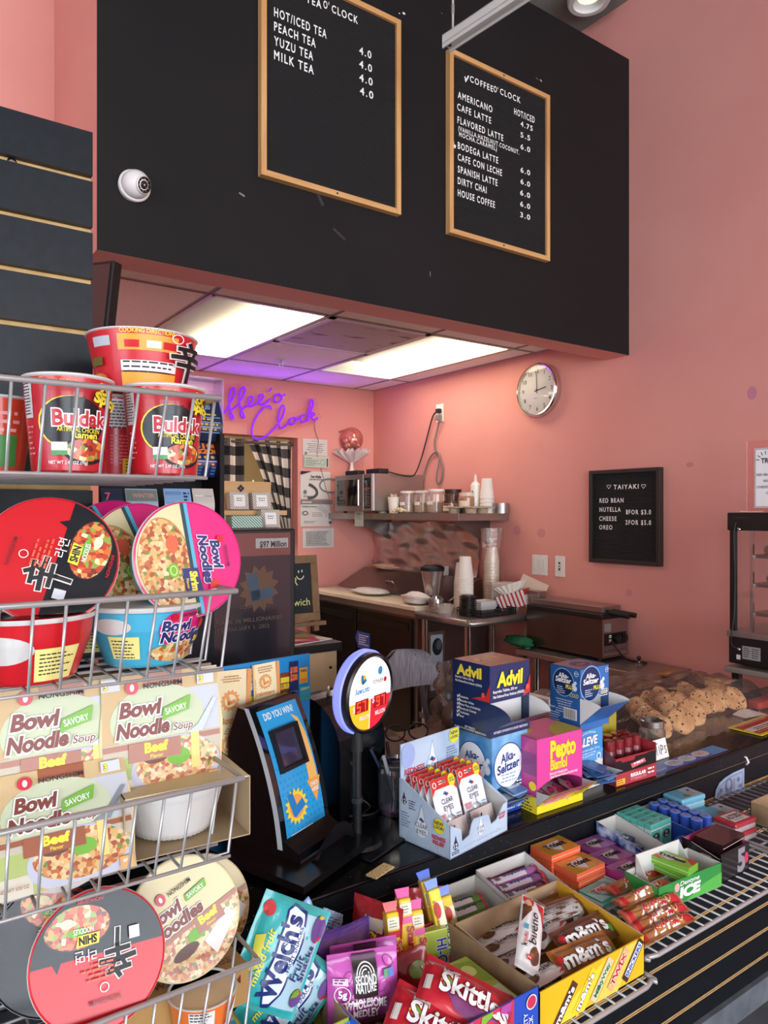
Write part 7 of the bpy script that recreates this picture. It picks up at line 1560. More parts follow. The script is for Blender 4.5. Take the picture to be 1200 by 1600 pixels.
# ---- tall rolls and bars in the brown box
STY = G('#f0c62c'); STP = G('#e0559c'); STR = G('#c92a34')
def rollbar(name, lab, cat, M, L, r, base, art, group=None, end=None):
    """wrapped square-ish roll; local y is its length"""
    b = MB(); b.box(-r, -L/2, -r, r, L/2, r, base, bev=r*.35); f = Fr(b, (0, 0, r), (1, 0, 0), (0, 1, 0), lay=.0003); art(f, L, r)
    for s in (-1, 1): b.add([(-r*.9, s*L/2*.99, -r*.4), (r*.9, s*L/2*.99, -r*.4), (r*1.15, s*(L/2+.014), 0), (-r*1.15, s*(L/2+.014), 0)], [(0, 1, 2, 3)], end or base); b.add([(-r*.9, s*L/2*.99, r*.4), (r*.9, s*L/2*.99, r*.4), (r*1.15, s*(L/2+.014), .0006), (-r*1.15, s*(L/2+.014), .0006)], [(3, 2, 1, 0)], end or base)
    return b.build(name, M=M, label=lab, cat=cat, group=group)
def art_star(col):
    def a(f, L, r): f.rect(-r*.9, L*.30, r*1.8, L*.14, mat('#e6e0c8', .4)); f.bars(-r*.6, L*.40, r*1.2, 3, INK, h=.001, gap=.0045); f.rect(-r*.9, L*.2, r*1.8, L*.08, col) if col else None; f.text('Starburst', 0, -L*.14, r*1.05, mat('#b3202c', .35), w=L*.62, rot=-90, bold=.05, out=(mat('#f7e36a', .35), .03))
    return a
for px, py, lean, y, col, end, lab in ((607, 1443, 3, .9959, STR, STR, 'yellow candy roll with a red end, leftmost of the three'), (630, 1420, -3, 1.0054, STP, STP, 'yellow candy roll with a pink end, tallest of the three'), (650, 1438, -4, 1.0007, STP, STP, 'yellow candy roll with a pink end, rightmost of the three')):
    q = at(px, py, Y=y); u = Vector((math.sin(R(-lean)), .22, 1)).normalized(); Mx = face(Vector((q.x, y, q.z))-u*.045, (1, -.25, 0), u); rollbar('candy_roll', lab, 'candy roll', Mx, .13, .0115, STY, art_star(col), None, end)
def art_hc(f, L, r): f.rect(-r*.3, -L*.45, r*1.2, L*.8, mat('#e9e4c4', .4)); f.text('HI-CHEW', r*.2, -L*.2, r*.9, mat('#3f6f2e', .4), w=L*.5, rot=-90, bold=.03); f.ell(-r*.2, L*.25, r*.6, L*.1, mat('#c9362e', .4)); f.ell(r*.3, -L*.36, r*.5, L*.06, mat('#c9467a', .4)); f.text('STRAWBERRY ORANGE', -r*.7, 0, r*.4, mat('#9a4a1c', .4), w=L*.75, rot=-90)
def art_hb(f, L, r): f.rect(-r*.8, L*.08, r*1.6, L*.24, WHITE); [f.rect(-r*.7+k*r*.2, L*.1, r*.09, L*.2, INK) for k in range(8)]
for (p0, p1, y, base, art, end, lab) in (((658, 1368), (690, 1470), 1.0245, G('#d9b23a'), art_hb, G('#1f55c4'), 'mustard chew pack with a blue top showing its barcode'), ((676, 1378), (702, 1520), 1.0007, G('#f2dc4a'), art_hc, G('#2a5fd0'), 'yellow chew pack leaning in front of the barcoded one'), ((694, 1390), (718, 1510), 1.0197, G('#f0cf3a'), art_hc, G('#2a5fd0'), 'yellow chew pack with fruit pictures, rightmost upright one')):
    A = at(*p0, Y=y+.01); B = at(*p1, Y=y-.02); u = (A-B).normalized(); rollbar('chew_pack', lab, 'chew pack', face((A+B)/2, (1, -.3, .2), u), (A-B).length*.9, .011, base, art, None, end)
b, f = pillow(.10, .13, .012, G('#b3262f'), seed=31); f.text('Treats', 0, 0, .02, YLW, rot=60); f.rect(-.02, .02, .04, .02, mat('#e6dada', .4)); q = at(590, 1440, Y=1.0245); candy('candy_bag', 'dark red candy bag standing on edge beside the yellow rolls', 'candy bag', face((q.x-.004, 1.0245, q.z-.03), (.35, -.9, 0), (.1, .1, 1)), (b, f))
b, f = pillow(.09, .12, .012, G('#c23038'), seed=32); f.ell(.01, 0, .03, .04, mat('#e8c53a', .35)); q = at(662, 1405, Y=1.0626); candy('candy_bag', 'red and yellow candy bag behind the tall rolls', 'candy bag', face((q.x, 1.0626, q.z-.04), (1, -.2, -.15), (.1, .1, 1)), (b, f))
b = MB(); b.box(-.03, -.01, 0, .03, .01, .085, G('#a9b84a'), bev=.002); f = Fr(b, (0, -.0102, 0), (1, 0, 0), (0, 0, 1)); f.text('HI-CH', .008, .042, .018, mat('#3c3f9a', .4), rot=-90, w=.055, bold=.03, out=(WHITE, .03)); q = at(675, 1500, Y=.9816); b.build('candy_pack', M=T(q.x, .9816, Z1+.003, -12, -6), label='green chew pack standing below the leaning yellow packs', cat='candy pack')
b = MB(); b.box(-.065, -.024, 0, .065, .024, .02, G('#b9c84e'), bev=.002); f = Fr(b, (-.0, 0, .0203)); f.poly([(-.06, -.02), (-.01, -.02), (.01, .02), (-.05, .02)], mat('#8fae3a', .4)); f.rect(.02, -.02, .04, .04, mat('#d8dfc0', .4)); f.ell(-.03, 0, .014, .012, mat('#dfe88a', .4)); Mx, L = lie((725, 1530), (780, 1575), .6976, 0); b.build('candy_pack', M=Mx, label='pale green candy pack lying at the right side of the brown box', cat='candy pack')
SKR = G('#c01f2e'); SKB = noisy('skittle_beads', [(.2, '#c92030'), (.4, '#e8c12e'), (.6, '#5b9a35'), (.8, '#6a3f94'), (.95, '#e77a2a')], scale=75, rough=.3, coat=.6, kind='voronoi', interp='CONSTANT')
def skittles(lab, M, seed):
    w, h = .14, .088; b, f = pillow(w, h, .018, SKR, seed=seed); f.rect(-w*.30, h*.18, w*.18, h*.22, mat('#e9e4dc', .4)); f.bars(-w*.28, h*.34, w*.14, 3, INK, h=.0018, gap=.006); f.poly([(-w*.28, -h*.05), (-w*.1, -h*.32), (w*.3, -h*.42), (w*.48, -h*.42), (w*.48, -h*.2), (w*.1, -h*.15)], mat('#7a3a6a', .35)); f.ell(w*.36, -h*.30, w*.11, h*.13, SKB); f.ell(-w*.24, h*.02, w*.07, h*.12, SKB); f.text('Skittles', w*.08, -h*.14, .029, WHITE, w=w*.78, bold=.03, out=(mat('#7d1020', .3), .03)); f.rect(-w*.46, -h*.2, w*.07, h*.26, mat('#d9d4cc', .4)); crimps(f, w, h, mat('#8f1420', .3), False); return candy('candy_bag', lab, 'candy bag', M, (b, f))
A = at(668, 1533, z=.7595); B = at(785, 1594, z=.7167); r = (B-A).normalized(); skittles('bright red candy bag with white lettering, uppermost of the two', face((A+B)/2, r, Vector((.75, .62, .35))), 6)
A = at(640, 1578, z=.7357); B = at(720, 1622, z=.7071); r = (B-A).normalized(); skittles('lower red candy bag mostly hidden under the upper one', face((A+B)/2+Vector((-.01, -.01, -.0)), r, Vector((.75, .6, .45))), 7)
q = at(626, 1560, Y=.953); b, f = pillow(.09, .13, .014, G('#a61c28'), seed=40); f.ell(0, -.02, .03, .03, SKB); f.ell(.02, .035, .015, .012, mat('#7f9a3a', .35)); candy('candy_bag', 'red candy bag with bead pictures squeezed behind the pink nut bag', 'candy bag', face((q.x+.02, .953, q.z), (1, -.3, .25), (-.2, .3, 1)), (b, f))
b, f = pillow(.09, .05, .01, G('#8fb32e'), seed=44); f.rect(-.01, -.015, .03, .03, mat('#e5e8c4', .4)); q = at(628, 1592, Y=.8863); candy('candy_bag', 'small lime green pack at the bottom edge below the pink nut bags', 'candy bag', face((q.x, .8577, q.z-.01), (1, -.2, .3), (-.1, .5, 1)), (b, f))
# ---- chocolate bars in the yellow box
KW = G('#e9e6e2'); KRD = mat('#d3262b', .3, coat=.4); CHOC = noisy('choc_pic', [(.3, '#3c2015'), (.55, '#6b3d26'), (.8, '#a97a55')], scale=60, rough=.35, coat=.4); CY = mat('#4f9fc4', .35)
def bueno(lab, M, L=.125, w=.042, seed=0, big=True, group=None):
    b, f = pillow(L, w, .010, KW, seed=seed, crimp=.0, wr=.0012); f.poly([(L*.1, -w*.46), (L*.46, -w*.46), (L*.46, -w*.1), (L*.35, -w*.2), (L*.28, -w*.32)], KRD); f.poly([(L*.36, w*.05), (L*.47, w*.0), (L*.47, w*.46), (L*.40, w*.46)], KRD); f.ell(-L*.30, -w*.18, L*.11, w*.20, CHOC); f.poly([(L*.08, w*.46), (L*.34, w*.46), (L*.36, w*.15), (L*.28, w*.12), (L*.20, w*.28)], CHOC); f.ell(L*.38, w*.26, L*.05, w*.13, mat('#d2a878', .35))
    f.text('k', -L*.22, w*.20, w*.19, INK, bold=.02); f.text('inder', -L*.115, w*.20, w*.16, KRD, bold=.01); f.rect(L*-.02, w*.22, L*.07, w*.14, CY); f.text('bueno', L*.04, -w*.14, w*.30, mat('#2a1512', .35), w=L*.44, bold=.01); f.ell(-L*.36, w*.05, w*.1, w*.1, KRD); f.text('2', -L*.36, w*.0, w*.12, WHITE); crimps(f, L, w, mat('#bdb9b5', .3), False, .007)
    return candy('chocolate_bar', lab, 'chocolate bar', M, (b, f), group)
A = at(824, 1504, z=.7195); B = at(832, 1418, z=.7567); bueno('white hazelnut chocolate bar lying on top, pointing up at the camera', face((A+B)/2, (B-A), Vector((-.8, .45, .45))), .142, .045, 1)
for k, (pa, pb, z, lab) in enumerate((((735, 1452), (815, 1420), .6928, 'white hazelnut bar at the back of the row on the left side'), ((745, 1472), (822, 1440), .6881, 'white hazelnut bar second from the back on the left side'), ((752, 1492), (830, 1460), .6833, 'white hazelnut bar third from the back on the left side'), ((770, 1515), (840, 1482), .6785, 'white hazelnut bar fourth from the back, under the top bar'), ((812, 1545), (888, 1500), .6976, 'white hazelnut bar slanting at the front of the yellow box'), ((836, 1558), (900, 1528), .6738, 'white hazelnut bar lowest at the front wall of the yellow box'), ((840, 1470), (868, 1438), .7024, 'white hazelnut bar glimpsed behind the top bar'))):
    Mx, L = lie(pa, pb, z, -12); bueno(lab, Mx, .125, .045, 10+k)
MMB = G('#6b4128'); MMO = noisy('caramel_wrap', [(.3, '#7a4a20'), (.6, '#b06f2c'), (.8, '#4a3a6a')], scale=18, rough=.3, coat=.5); SIL = mat('#b9b4b0', .4)
def mms(lab, M, seed, base=MMB, back=False):
    L, w = .135, .055; b, f = pillow(L, w, .012, base, seed=seed, wr=.0015)
    if back: f.rect(-L*.38, -w*.38, L*.72, w*.76, SIL); f.bars(-L*.34, w*.26, L*.6, 9, mat('#6d564a', .5), h=.0016, gap=.0036); f.rect(L*.12, -w*.34, L*.16, w*.16, WHITE)
    else: f.text("m&m's", 0, -w*.2, w*.44, WHITE, w=L*.78, bold=.035, out=(mat('#2c1610', .3), .035)); f.ell(-L*.42, w*.1, w*.13, w*.12, mat('#c22a2e', .3)); f.ell(L*.42, -w*.2, w*.12, w*.12, mat('#5a9a3a', .3))
    crimps(f, L, w, mat('#3f2415', .3), False); candy('candy_bag', lab, 'candy bag', M, (b, f))
Mx, L = lie((872, 1480), (952, 1440), .709, 25); mms('brown candy-coated chocolate bag, upper one with white letters', Mx, 21)
Mx, L = lie((868, 1512), (958, 1474), .7052, 30); mms('caramel brown candy-coated chocolate bag nearest the yellow front', Mx, 22, MMO)
Mx, L = lie((845, 1440), (905, 1418), .7119, 35); mms('brown chocolate bag turned over with its silver back showing', Mx, 23, MMB, True)
Mx, L = lie((835, 1402), (885, 1385), .7119, 20); b, f = pillow(.09, .04, .012, G('#a2683c'), seed=25); candy('candy_bag', 'plain caramel wrapper tucked against the back cardboard wall', 'candy bag', Mx, (b, f))
Mx, L = lie((900, 1470), (960, 1430), .6833, 10); mms('dark brown chocolate bag lowest beside the right yellow wall', Mx, 26)
# ---- mint rolls in the white divided box
def art_m(f, s, w, d): pass
openbox('mint_box', 'white two-part carton of mint rolls against the slatwall, left part', .8863, .9873, 1.013, 1.105, Z1, .05, .075, WB, WB)
openbox('mint_box', 'white carton of pink and purple mint rolls left of the orange gum', 1.0159, .9873, 1.1569, 1.107, Z2, .045, .07, WB, WB, lambda f, s, w, d: f.rect(w*.85, 0, w*.14, .045, mat('#2a4aa0', .4)))
def mint(lab, pa, pb, z, c1, tm, seed, bar=True):
    Mx, L = lie(pa, pb, z, 0, flip=True); L = min(L, .13); r = .0115; b = MB(); base = G(c1)
    b.M = Matrix.Rotation(R(90), 4, 'Y'); b.M = Matrix.Translation((0, 0, .010)) @ b.M; b.lathe([(0, -L/2), (r*.8, -L/2), (r, -L/2+.003), (r, L/2-.003), (r*.8, L/2), (0, L/2)], base, 24); b.M = Matrix.Identity(4)
    fn = lambda x, y, o: (x, (r+o)*math.sin(y/r), (r+o)*math.cos(y/r)+.010)
    f = Fr(b, fn=fn, lay=.0003, step=.004); f.rect(-L*.22, -r*.9, L*.62, r*1.9, mat('#e9e2ea', .35), ny=10); f.text('mentos', -L*.02+.0, -r*.55, .0115, tm, w=L*.5, bold=.06)
    f.rect(L*.30, -r*.8, L*.16, r*1.6, mat('#efe9ec', .35), ny=8) if bar else None
    for k in range(7): f.rect(L*.31+k*.0022, -r*.6, .0011, r*1.2, INK, ny=6) if bar else None
    f.rect(-L*.5, -r*1.4, L*.07, r*2.8, G('#c22a3a'), ny=10); b.build('mint_roll', M=Mx, label=lab, cat='mint roll')
for k, (pa, pb, z, c, tm, lab) in enumerate((((752, 1384), (823, 1354), .6928, '#8f3a52', mat('#3a2a6a', .35), 'dark red mint roll at the back of the white carton'), ((765, 1393), (838, 1366), .6957, '#b06aa8', mat('#26379a', .35), 'mauve mint roll second from the back, with clear blue letters'), ((777, 1404), (846, 1378), .6919, '#8d5a8c', mat('#26379a', .35), 'mauve mint roll third from the back in the white carton'), ((788, 1416), (852, 1392), .6862, '#7d3a4c', mat('#231a2a', .35), 'dark red mint roll at the front of the white carton'))): mint(lab, pa, pb, z, c, tm, k)
for k, (pa, pb, z, lab) in enumerate((((694, 1432), (750, 1412), .69, 'green mint roll at the rear of the left white carton'), ((697, 1447), (757, 1424), .6862, 'green mint roll in front in the left white carton'))): mint(lab, pa, pb, z, '#5d8f35', mat('#1f3a1c', .35), 9+k, False)
# ---- gum packs
def gum(name, lab, M, w, d, h, top, side, txt='Trident', tm=INK, tri=True, group=None, accent=None):
    b = MB(); b.box(-w/2, -d/2, 0, w/2, d/2, h, side, {'t': top}); f = Fr(b, (0, 0, h), lay=.0002)
    if accent: f.poly([(-w*.5, -d*.5), (-w*.1, -d*.5), (-w*.5, d*.2)], accent); f.poly([(w*.2, d*.5), (w*.5, d*.5), (w*.5, -d*.1)], accent)
    if tri: f.poly([(-w*.34, d*.20), (w*.26, d*.26), (-w*.02, -d*.42), (-w*.18, -d*.2)], mat('#d7d3d2', .4))
    if txt: f.text(txt, 0, -d*.10, d*.26, tm, w=w*.66, bold=.05)
    g = Fr(b, (-w/2, -d/2, 0), (1, 0, 0), (0, 0, 1)); g.rect(0, h*.45, w, h*.06, mat('#f2d9d0', .5))
    return b.build(name, M=M, label=lab, cat='gum pack', group=group)
ORG1 = noisy('orange_print', [(.3, '#c8742a'), (.6, '#e09a3c'), (.8, '#b0562a')], scale=25, rough=.3, coat=.5); ORS = mat('#ef6a42', .35, coat=.3)
for k in range(4): gum('gum_pack', 'orange fruit gum pack in the rear stack' if k < 3 else 'orange fruit gum pack on top of the rear stack by the slatwall', T(1.242+.003*(k % 2), 1.099, Z2+.001+.0155*k, 1-2*(k % 2)), .090, .062, .015, ORG1, ORS, accent=mat('#a8842a', .4), group='orange gum packs under the top of the rear stack' if k < 3 else None)
for k in range(3): gum('gum_pack', 'orange fruit gum pack in the front stack' if k < 2 else 'orange fruit gum pack on top of the lower front stack', T(1.250+.003*(k % 2), 1.036, Z2+.001+.0155*k, 2*(k % 2)), .090, .060, .015, ORG1, ORS, accent=mat('#a8842a', .4), group='orange gum packs under the top of the front stack' if k < 2 else None)
TLG = mat('#3fb8a6', .35, coat=.3)
gum('gum_pack', 'teal mint gum pack lying in front of the orange stacks', T(1.246, .972, Z2+.004, 2), .088, .056, .015, mat('#5cc2b4', .35, coat=.4), TLG, tm=mat('#a8283a', .4), accent=mat('#9fd8cf', .4))
b = MB(); b.box(-.052, -.036, 0, .052, .036, .0015, WB); b.box(.0505, -.036, 0, .052, .036, .018, WB); b.box(-.052, -.036, 0, -.0505, .036, .018, WB); b.build('gum_tray', M=T(1.246, .972, Z2+.001, 2), label='white card tray under the teal gum pack', cat='tray')
PU1 = noisy('purple_print', [(.3, '#a04f9c'), (.6, '#b873b4'), (.8, '#8a3f88')], scale=25, rough=.3, coat=.5); PUS = mat('#b0367e', .35, coat=.3)
for j in range(3):
    for k in range(2): gum('gum_pack', ['purple gum pack at the front of the row of three', 'purple gum pack in the middle of the row of three', 'purple gum pack at the back of the row, by the slatwall'][j] if k else 'purple gum pack in the layer beneath the row of three', T(1.350+.014*j, .985+.058*j, Z2+.001+.0155*k, -2), .088, .057, .015, PU1, PUS, group=None if k else 'purple gum packs in the bottom layer', accent=mat('#8f4a94', .4))
# cube gum box, mint boxes, bottle mints
NVB = mat('#22336e', .4, coat=.3); SNO = noisy('snow_print', [(.45, '#22336e'), (.55, '#8fa6d4'), (.7, '#dfe7f5')], scale=30, rough=.35, coat=.4)
openbox('gum_box', 'white and navy open carton of frosty gum packs behind the purple gum', 1.423, .988, 1.496, 1.131, Z2, .035, .06, SNO, WB, lambda f, s, w, d: f.text('ICE', w*.4, .008, .016, WHITE, bold=.05, out=(NVB, .04)), (.035, .062), (.035, .062))
for k, (x, y, zz) in enumerate(((1.445, 1.01, .002), (1.46, 1.075, .002), (1.447, 1.06, .014), (1.475, 1.10, .014))): gum('gum_pack', 'navy frosty gum pack in the white and navy carton', T(x, y, Z2+zz, 80+8*k), .058, .04, .011, SNO, NVB, 'ICE', WHITE, False, 'navy gum packs in the white carton')
TT = mat('#57b7a8', .35, coat=.3); TTC = film('mint_case', '#e8f4f0', .15, .06, .35)
for i in range(2):
    for j in range(5):
        t = thing('mint_box', 'small clear mint box with a teal lid in the block of ten', 'mint box', T(1.520+.0405*i, 1.122-.0195*j, Z2+.001), 'teal lidded mint boxes in the block')
        b = MB(); b.box(-.0195, -.0090, 0, .0195, .0090, .052, mat('#c9dcd6', .3, coat=.4)); f = Fr(b, (-.020, -.0092, 0), (1, 0, 0), (0, 0, 1)); f.rect(.002, .004, .036, .044, TT); f.ell(.020, .032, .013, .010, INK); f.text('tic', .02, .033, .007, WHITE); f.text('tac', .02, .025, .007, WHITE); s = Fr(b, (-.0198, .0085, 0), (0, -1, 0), (0, 0, 1)); s.rect(.003, .0, .011, .04, mat('#aab5b2', .4)); b.build('case', t)
        b = MB(); b.box(-.0198, -.0092, .052, .0198, .0092, .064, TT, bev=.0015); f = Fr(b, (0, 0, .0642)); f.ell(-.008, 0, .004, .004, mat('#2f7f74', .4)); b.build('lid', t)
BLM = mat('#2c4ea8', .3, coat=.4); BLC = mat('#5f80c8', .25, coat=.5)
openbox('gum_box', 'white and blue open carton of round blue gum tubs', 1.594, .972, 1.674, 1.131, Z2, .045, .055, mat('#24479c', .4), WB, lambda f, s, w, d: (f.text('nit', w*.5, .02, .016, INK, bold=.05, out=(WHITE, .04)), f.poly([(0, 0), (w, 0), (w, .02), (0, .006)], WB)))
for i in range(2):
    for j in range(5):
        t = thing('gum_tub', 'round blue lidded gum tub in the white and blue carton', 'gum tub', T(1.616+.036*i, .991+.0285*j, Z2+.003), 'round blue gum tubs'); b = MB(); b.lathe([(0, 0), (.013, 0), (.0132, .054)], BLM, 20); b.build('body', t); b = MB(); b.lathe([(.0138, .054), (.0138, .064), (.012, .0655), (0, .0655)], [BLM, BLC, BLC], 20); f = Fr(b, (0, 0, .0658)); f.ring(0, 0, .009, .009, .0016, mat('#9fb5e2', .3), n=14); b.build('lid', t)
for k, (x, y) in enumerate(((1.545, .992), (1.575, 1.0))): b = MB(); b.ball((0, 0, .018), .024, .02, .018, mat('#244fa6', .3, coat=.5), 16, 10); b.build('gum_bag', M=T(x, y, Z2), label=['round blue plastic gum bag in front of the mint boxes, left one', 'round blue plastic gum bag in front of the mint boxes, right one'][k], cat='gum')
# tins
def tin(lab, M, w, d, h, m, m2, txt, tm, hinge=True):
    t = thing('mint_tin', lab, 'tin', M)
    b = MB(); b.box(-w/2, -d/2, 0, w/2, d/2, h*.58, m2, bev=.006); b.build('tin_base', t)
    b = MB(); b.box(-w/2-.0006, -d/2-.0006, h*.56, w/2+.0006, d/2+.0006, h, m, bev=.005); f = Fr(b, (0, 0, h+.0002)); 
    if txt: f.rect(-w*.34, -d*.34, w*.68, d*.68, mat('#d5d0cc', .4)); f.text(txt, 0, -d*.08, d*.28, tm, w=w*.58, bold=.04); f.bars(-w*.2, -d*.22, w*.4, 1, PI1, h=.002)
    else: f.rect(w*.02, -d*.4, w*.42, d*.8, mat('#b9bfc4', .4)); f.rect(w*.2, d*.05, w*.1, w*.1, INK); f.bars(w*.06, -d*.05, w*.3, 4, PI1, h=.002, gap=.005); f.ell(-w*.1, -d*.25, w*.12, d*.14, mat('#7f8a5a', .4))
    b.build('tin_lid', t)
AB = mat('#6fb4cc', .3, coat=.3); AB2 = mat('#8fc4d8', .3, coat=.3); AR = mat('#b8303f', .3, coat=.3)
for lab, x, y, k in (('pale blue mint tin at the bottom of the two-tin stack', 1.738, 1.098, 0), ('pale blue mint tin on top of the two-tin stack', 1.735, 1.099, 1), ('pale blue mint tin lying alone in front of the two-tin stack', 1.786, 1.036, 0)): tin(lab, T(x, y, Z2+.0005+.0345*k, -3-2*k), .092, .060, .034, AB, AB2, None, INK)
for lab, k in (('red mint tin underneath the other red tin', 0), ('red mint tin with a white lid panel behind the dark gum box', 1)): tin(lab, T(1.744-.004*k, .967, Z2+.0005+.0255*k, -3), .088, .06, .025, AR, mat('#c9c0c0', .3, .4), 'ALTOIDS', INK)
# dark gum box and green gum box
def art5(f, s, w, d): f.text('5', w*.72, .008, .045, mat('#8f8d90', .3), bold=.05); s.text('5', d*.62, .006, .042, mat('#8f8d90', .3), bold=.04); s.poly([(d*.0, .068), (d*.25, .068), (d*.35, .0), (d*.1, 0)], BLACK); f.ell(w*.9, .03, .008, .012, mat('#c9365a', .4))
openbox('gum_box', 'black open gum carton with a pink inner edge and a silver numeral', 1.499, .863, 1.612, .955, Z2, .062, .066, mat('#141316', .35, coat=.3), mat('#c2486e', .5), art5, (.05, .07), (.062, .066))
DMR = noisy('dark_maroon', [(.4, '#2a161c'), (.6, '#4a2630')], scale=20, rough=.25, coat=.6)
for k in range(4): gum('gum_pack', 'dark maroon gum pack inside the black carton' if k < 3 else 'dark maroon gum pack on top of the black carton', T(1.556+.004*(k % 2)+(.012 if k > 1 else 0), .909, Z2+.004+.017*k, -6+3*k), .098, .066, .0165, DMR, mat('#1b1014', .3, coat=.5), None, INK, False, 'maroon gum packs in the black carton' if k < 3 else None)
DGR = mat('#2f8f3f', .35, coat=.3)
def artd(f, s, w, d): f.poly([(w*.4, 0), (w, 0), (w, .03), (w*.7, .022)], mat('#57b04a', .4)); f.text('Dentyne', w*.48, .036, .009, WHITE, w=w*.3, ital=.2); f.text('ICE', w*.48, .012, .019, WHITE, w=w*.32, ital=.15, bold=.06); f.ell(w*.28, .036, .008, .009, mat('#d9a9a0', .4)); s.text('Dentyne', d*.5, .012, .010, mat('#a8cf9a', .4), w=d*.6, ital=.2)
openbox('gum_box', 'green open gum carton with white lettering at the front of the shelf', 1.288, .872, 1.492, .955, Z2, .050, .050, DGR, WB, artd, yaw=-4)
openbox('gum_box', 'white card insert standing inside the green gum carton', 1.32, .915, 1.46, .950, Z2+.003, .03, .075, WB, WB, yaw=-4)
GRN1 = mat('#8cc243', .35, coat=.4)
for k, (x, y, z, yw, lab) in enumerate(((1.395, .912, .050, -84, 'lime green fruit gum pack on top of the green carton'), (1.40, .912, .032, -90, 'green gum pack just beneath the lime green one'), (1.445, .910, .010, -95, 'green gum pack lying deep in the green carton'))): gum('gum_pack', lab, T(x, y, Z2+z, yw, 0), .092, .042, .016, GRN1 if k == 0 else mat('#4f9a3a', .35, coat=.4), mat('#6fae35', .35), 'Trident', INK, k == 0, accent=mat('#c9443f', .4) if k == 0 else None)
# ---- long caramel biscuit bars
TWG = noisy('twix_gold', [(.35, '#9a5f30'), (.6, '#c98a48'), (.8, '#e0b070')], scale=22, rough=.28, coat=.6, stretch=(.3, 1, 1)); TWR = mat('#c4202c', .3, coat=.4)
for k, (pa, pb, z, t_, lab) in enumerate((((948, 1394), (1028, 1358), .690, 8, 'gold caramel biscuit bar at the back of the heap of five'), ((958, 1415), (1050, 1375), .701, 0, 'gold caramel biscuit bar on top with the clearest lettering'), ((975, 1434), (1056, 1398), .691, 20, 'gold caramel biscuit bar third from the back of the heap'), ((990, 1449), (1064, 1414), .681, 14, 'gold caramel biscuit bar second from the front of the heap'), ((1006, 1463), (1066, 1434), .673, 4, 'gold caramel biscuit bar nearest the front rail'))):
    Mx, L = lie(pa, pb, z, -t_, flip=True); L = .16; w = .034; b, f = pillow(L, w, .011, TWG, seed=50+k, wr=.0018); f.text('TWIX', 0, -w*.26, w*.5, TWR, w=L*.46, bold=.03, out=(WHITE, .03)); f.poly([(-L*.49, -w*.4), (-L*.32, -w*.4), (-L*.28, 0), (-L*.34, w*.4), (-L*.49, w*.4)], TWR); f.poly([(L*.49, -w*.4), (L*.38, -w*.4), (L*.36, w*.4), (L*.49, w*.4)], TWR); f.ring(-L*.27, w*.05, w*.22, w*.2, .0014, mat('#e8c9a0', .4), n=16); crimps(f, L, w, mat('#e2b98a', .35), False); candy('chocolate_bar', lab, 'chocolate bar', Mx, (b, f))
# ---- empty brown carton and yellow bag at the right edge
openbox('empty_carton', 'empty brown cardboard tray at the right edge below the banknote print', 1.855, .83, 2.04, .99, Z2, .042, .055, KRF, KRF)
b, f = pillow(.085, .075, .014, G('#ecd23a'), seed=77); f.ell(0, .0, .03, .03, mat('#f5e88a', .35)); candy('candy_bag', 'yellow candy bag at the right edge in front of the brown tray', 'candy bag', face((1.80, .845, .70), (.9, -.2, .3), (-.3, .5, .8)), (b, f))
b = MB(); b.box(0, 0, 0, .006, .004, .075, PLW); b.box(-.05, 0, .0, .0, .003, .012, PLW); b.build('shelf_divider', M=T(1.7497, .8196, Z2+.002), label='white plastic divider clip between the middle and right wire shelves', cat='clip')
# ================================================================== WIRE BASKETS OF NOODLES ON THE SLATWALL
def basket(lab, xr, zr, w=.62, yf=.842, h=.095):
    zb = zr-h; x0 = xr-w; tp = .012; t = thing('wire_basket', lab, 'wire basket', T(x0, yf, zb), 'wire baskets on the slatwall'); d = YP-.003-yf
    b = MB(); b.tube([(0, d, h), (0, 0, h), (w, 0, h), (w, d, h)], .0036, WIRE, 8); b.tube([(0, d, h), (w, d, h)], .003, WIRE, 8); b.build('rim', t)
    b = MB(); n = 19
    for k in range(1, n): x = w*k/n; b.tube([(x, .001, h), (tp+(w-2*tp)*k/n, tp, 0), (tp+(w-2*tp)*k/n, d, 0)], .0019, WIRE, 6)
    for s, x, q in ((1, w, w-tp), (-1, 0, tp)):
        for k in range(6): y = d*(.06+.18*k); b.tube([(x, y, h), (q, max(y, tp), .0), (q-s*.03, max(y, tp), .0)], .0019, WIRE, 6)
    for k in range(8): y = tp+(d-tp)*k/7; b.tube([(tp, y, -.002), (w-tp, y, -.002)], .0022, WIRE, 6)
    b.build('wire_grid', t)
    for x in (.15, w-.15): b = MB(); b.box(x-.006, d-.004, h-.06, x+.006, d+.003, h+.015, WIRE); b.build('hook', t)
    return zb
BZ = [basket(l, x, z) for l, x, z in (('top wire basket holding the red noodle cups', .356, 1.598), ('second wire basket from the top with the tilted round lids', .377, 1.363), ('third wire basket with the boxed beef bowls', .386, 1.131), ('lowest wire basket with the black and red lids', .408, .898))]
FOOD = noisy('noodle_photo', [(.1, '#d3aa6a'), (.3, '#b8622f'), (.45, '#dcbf88'), (.6, '#a04a28'), (.72, '#c98a44'), (.84, '#6f8535'), (.92, '#e2cda0')], scale=210, rough=.35, coat=.4, kind='voronoi', interp='CONSTANT')
FOOD2 = noisy('noodle_photo_red', [(.15, '#b83a1f'), (.35, '#e0903f'), (.5, '#7a2415'), (.65, '#d9662b'), (.8, '#8a9a3a'), (.92, '#f0d8a0')], scale=190, rough=.35, coat=.4, kind='voronoi', interp='CONSTANT')
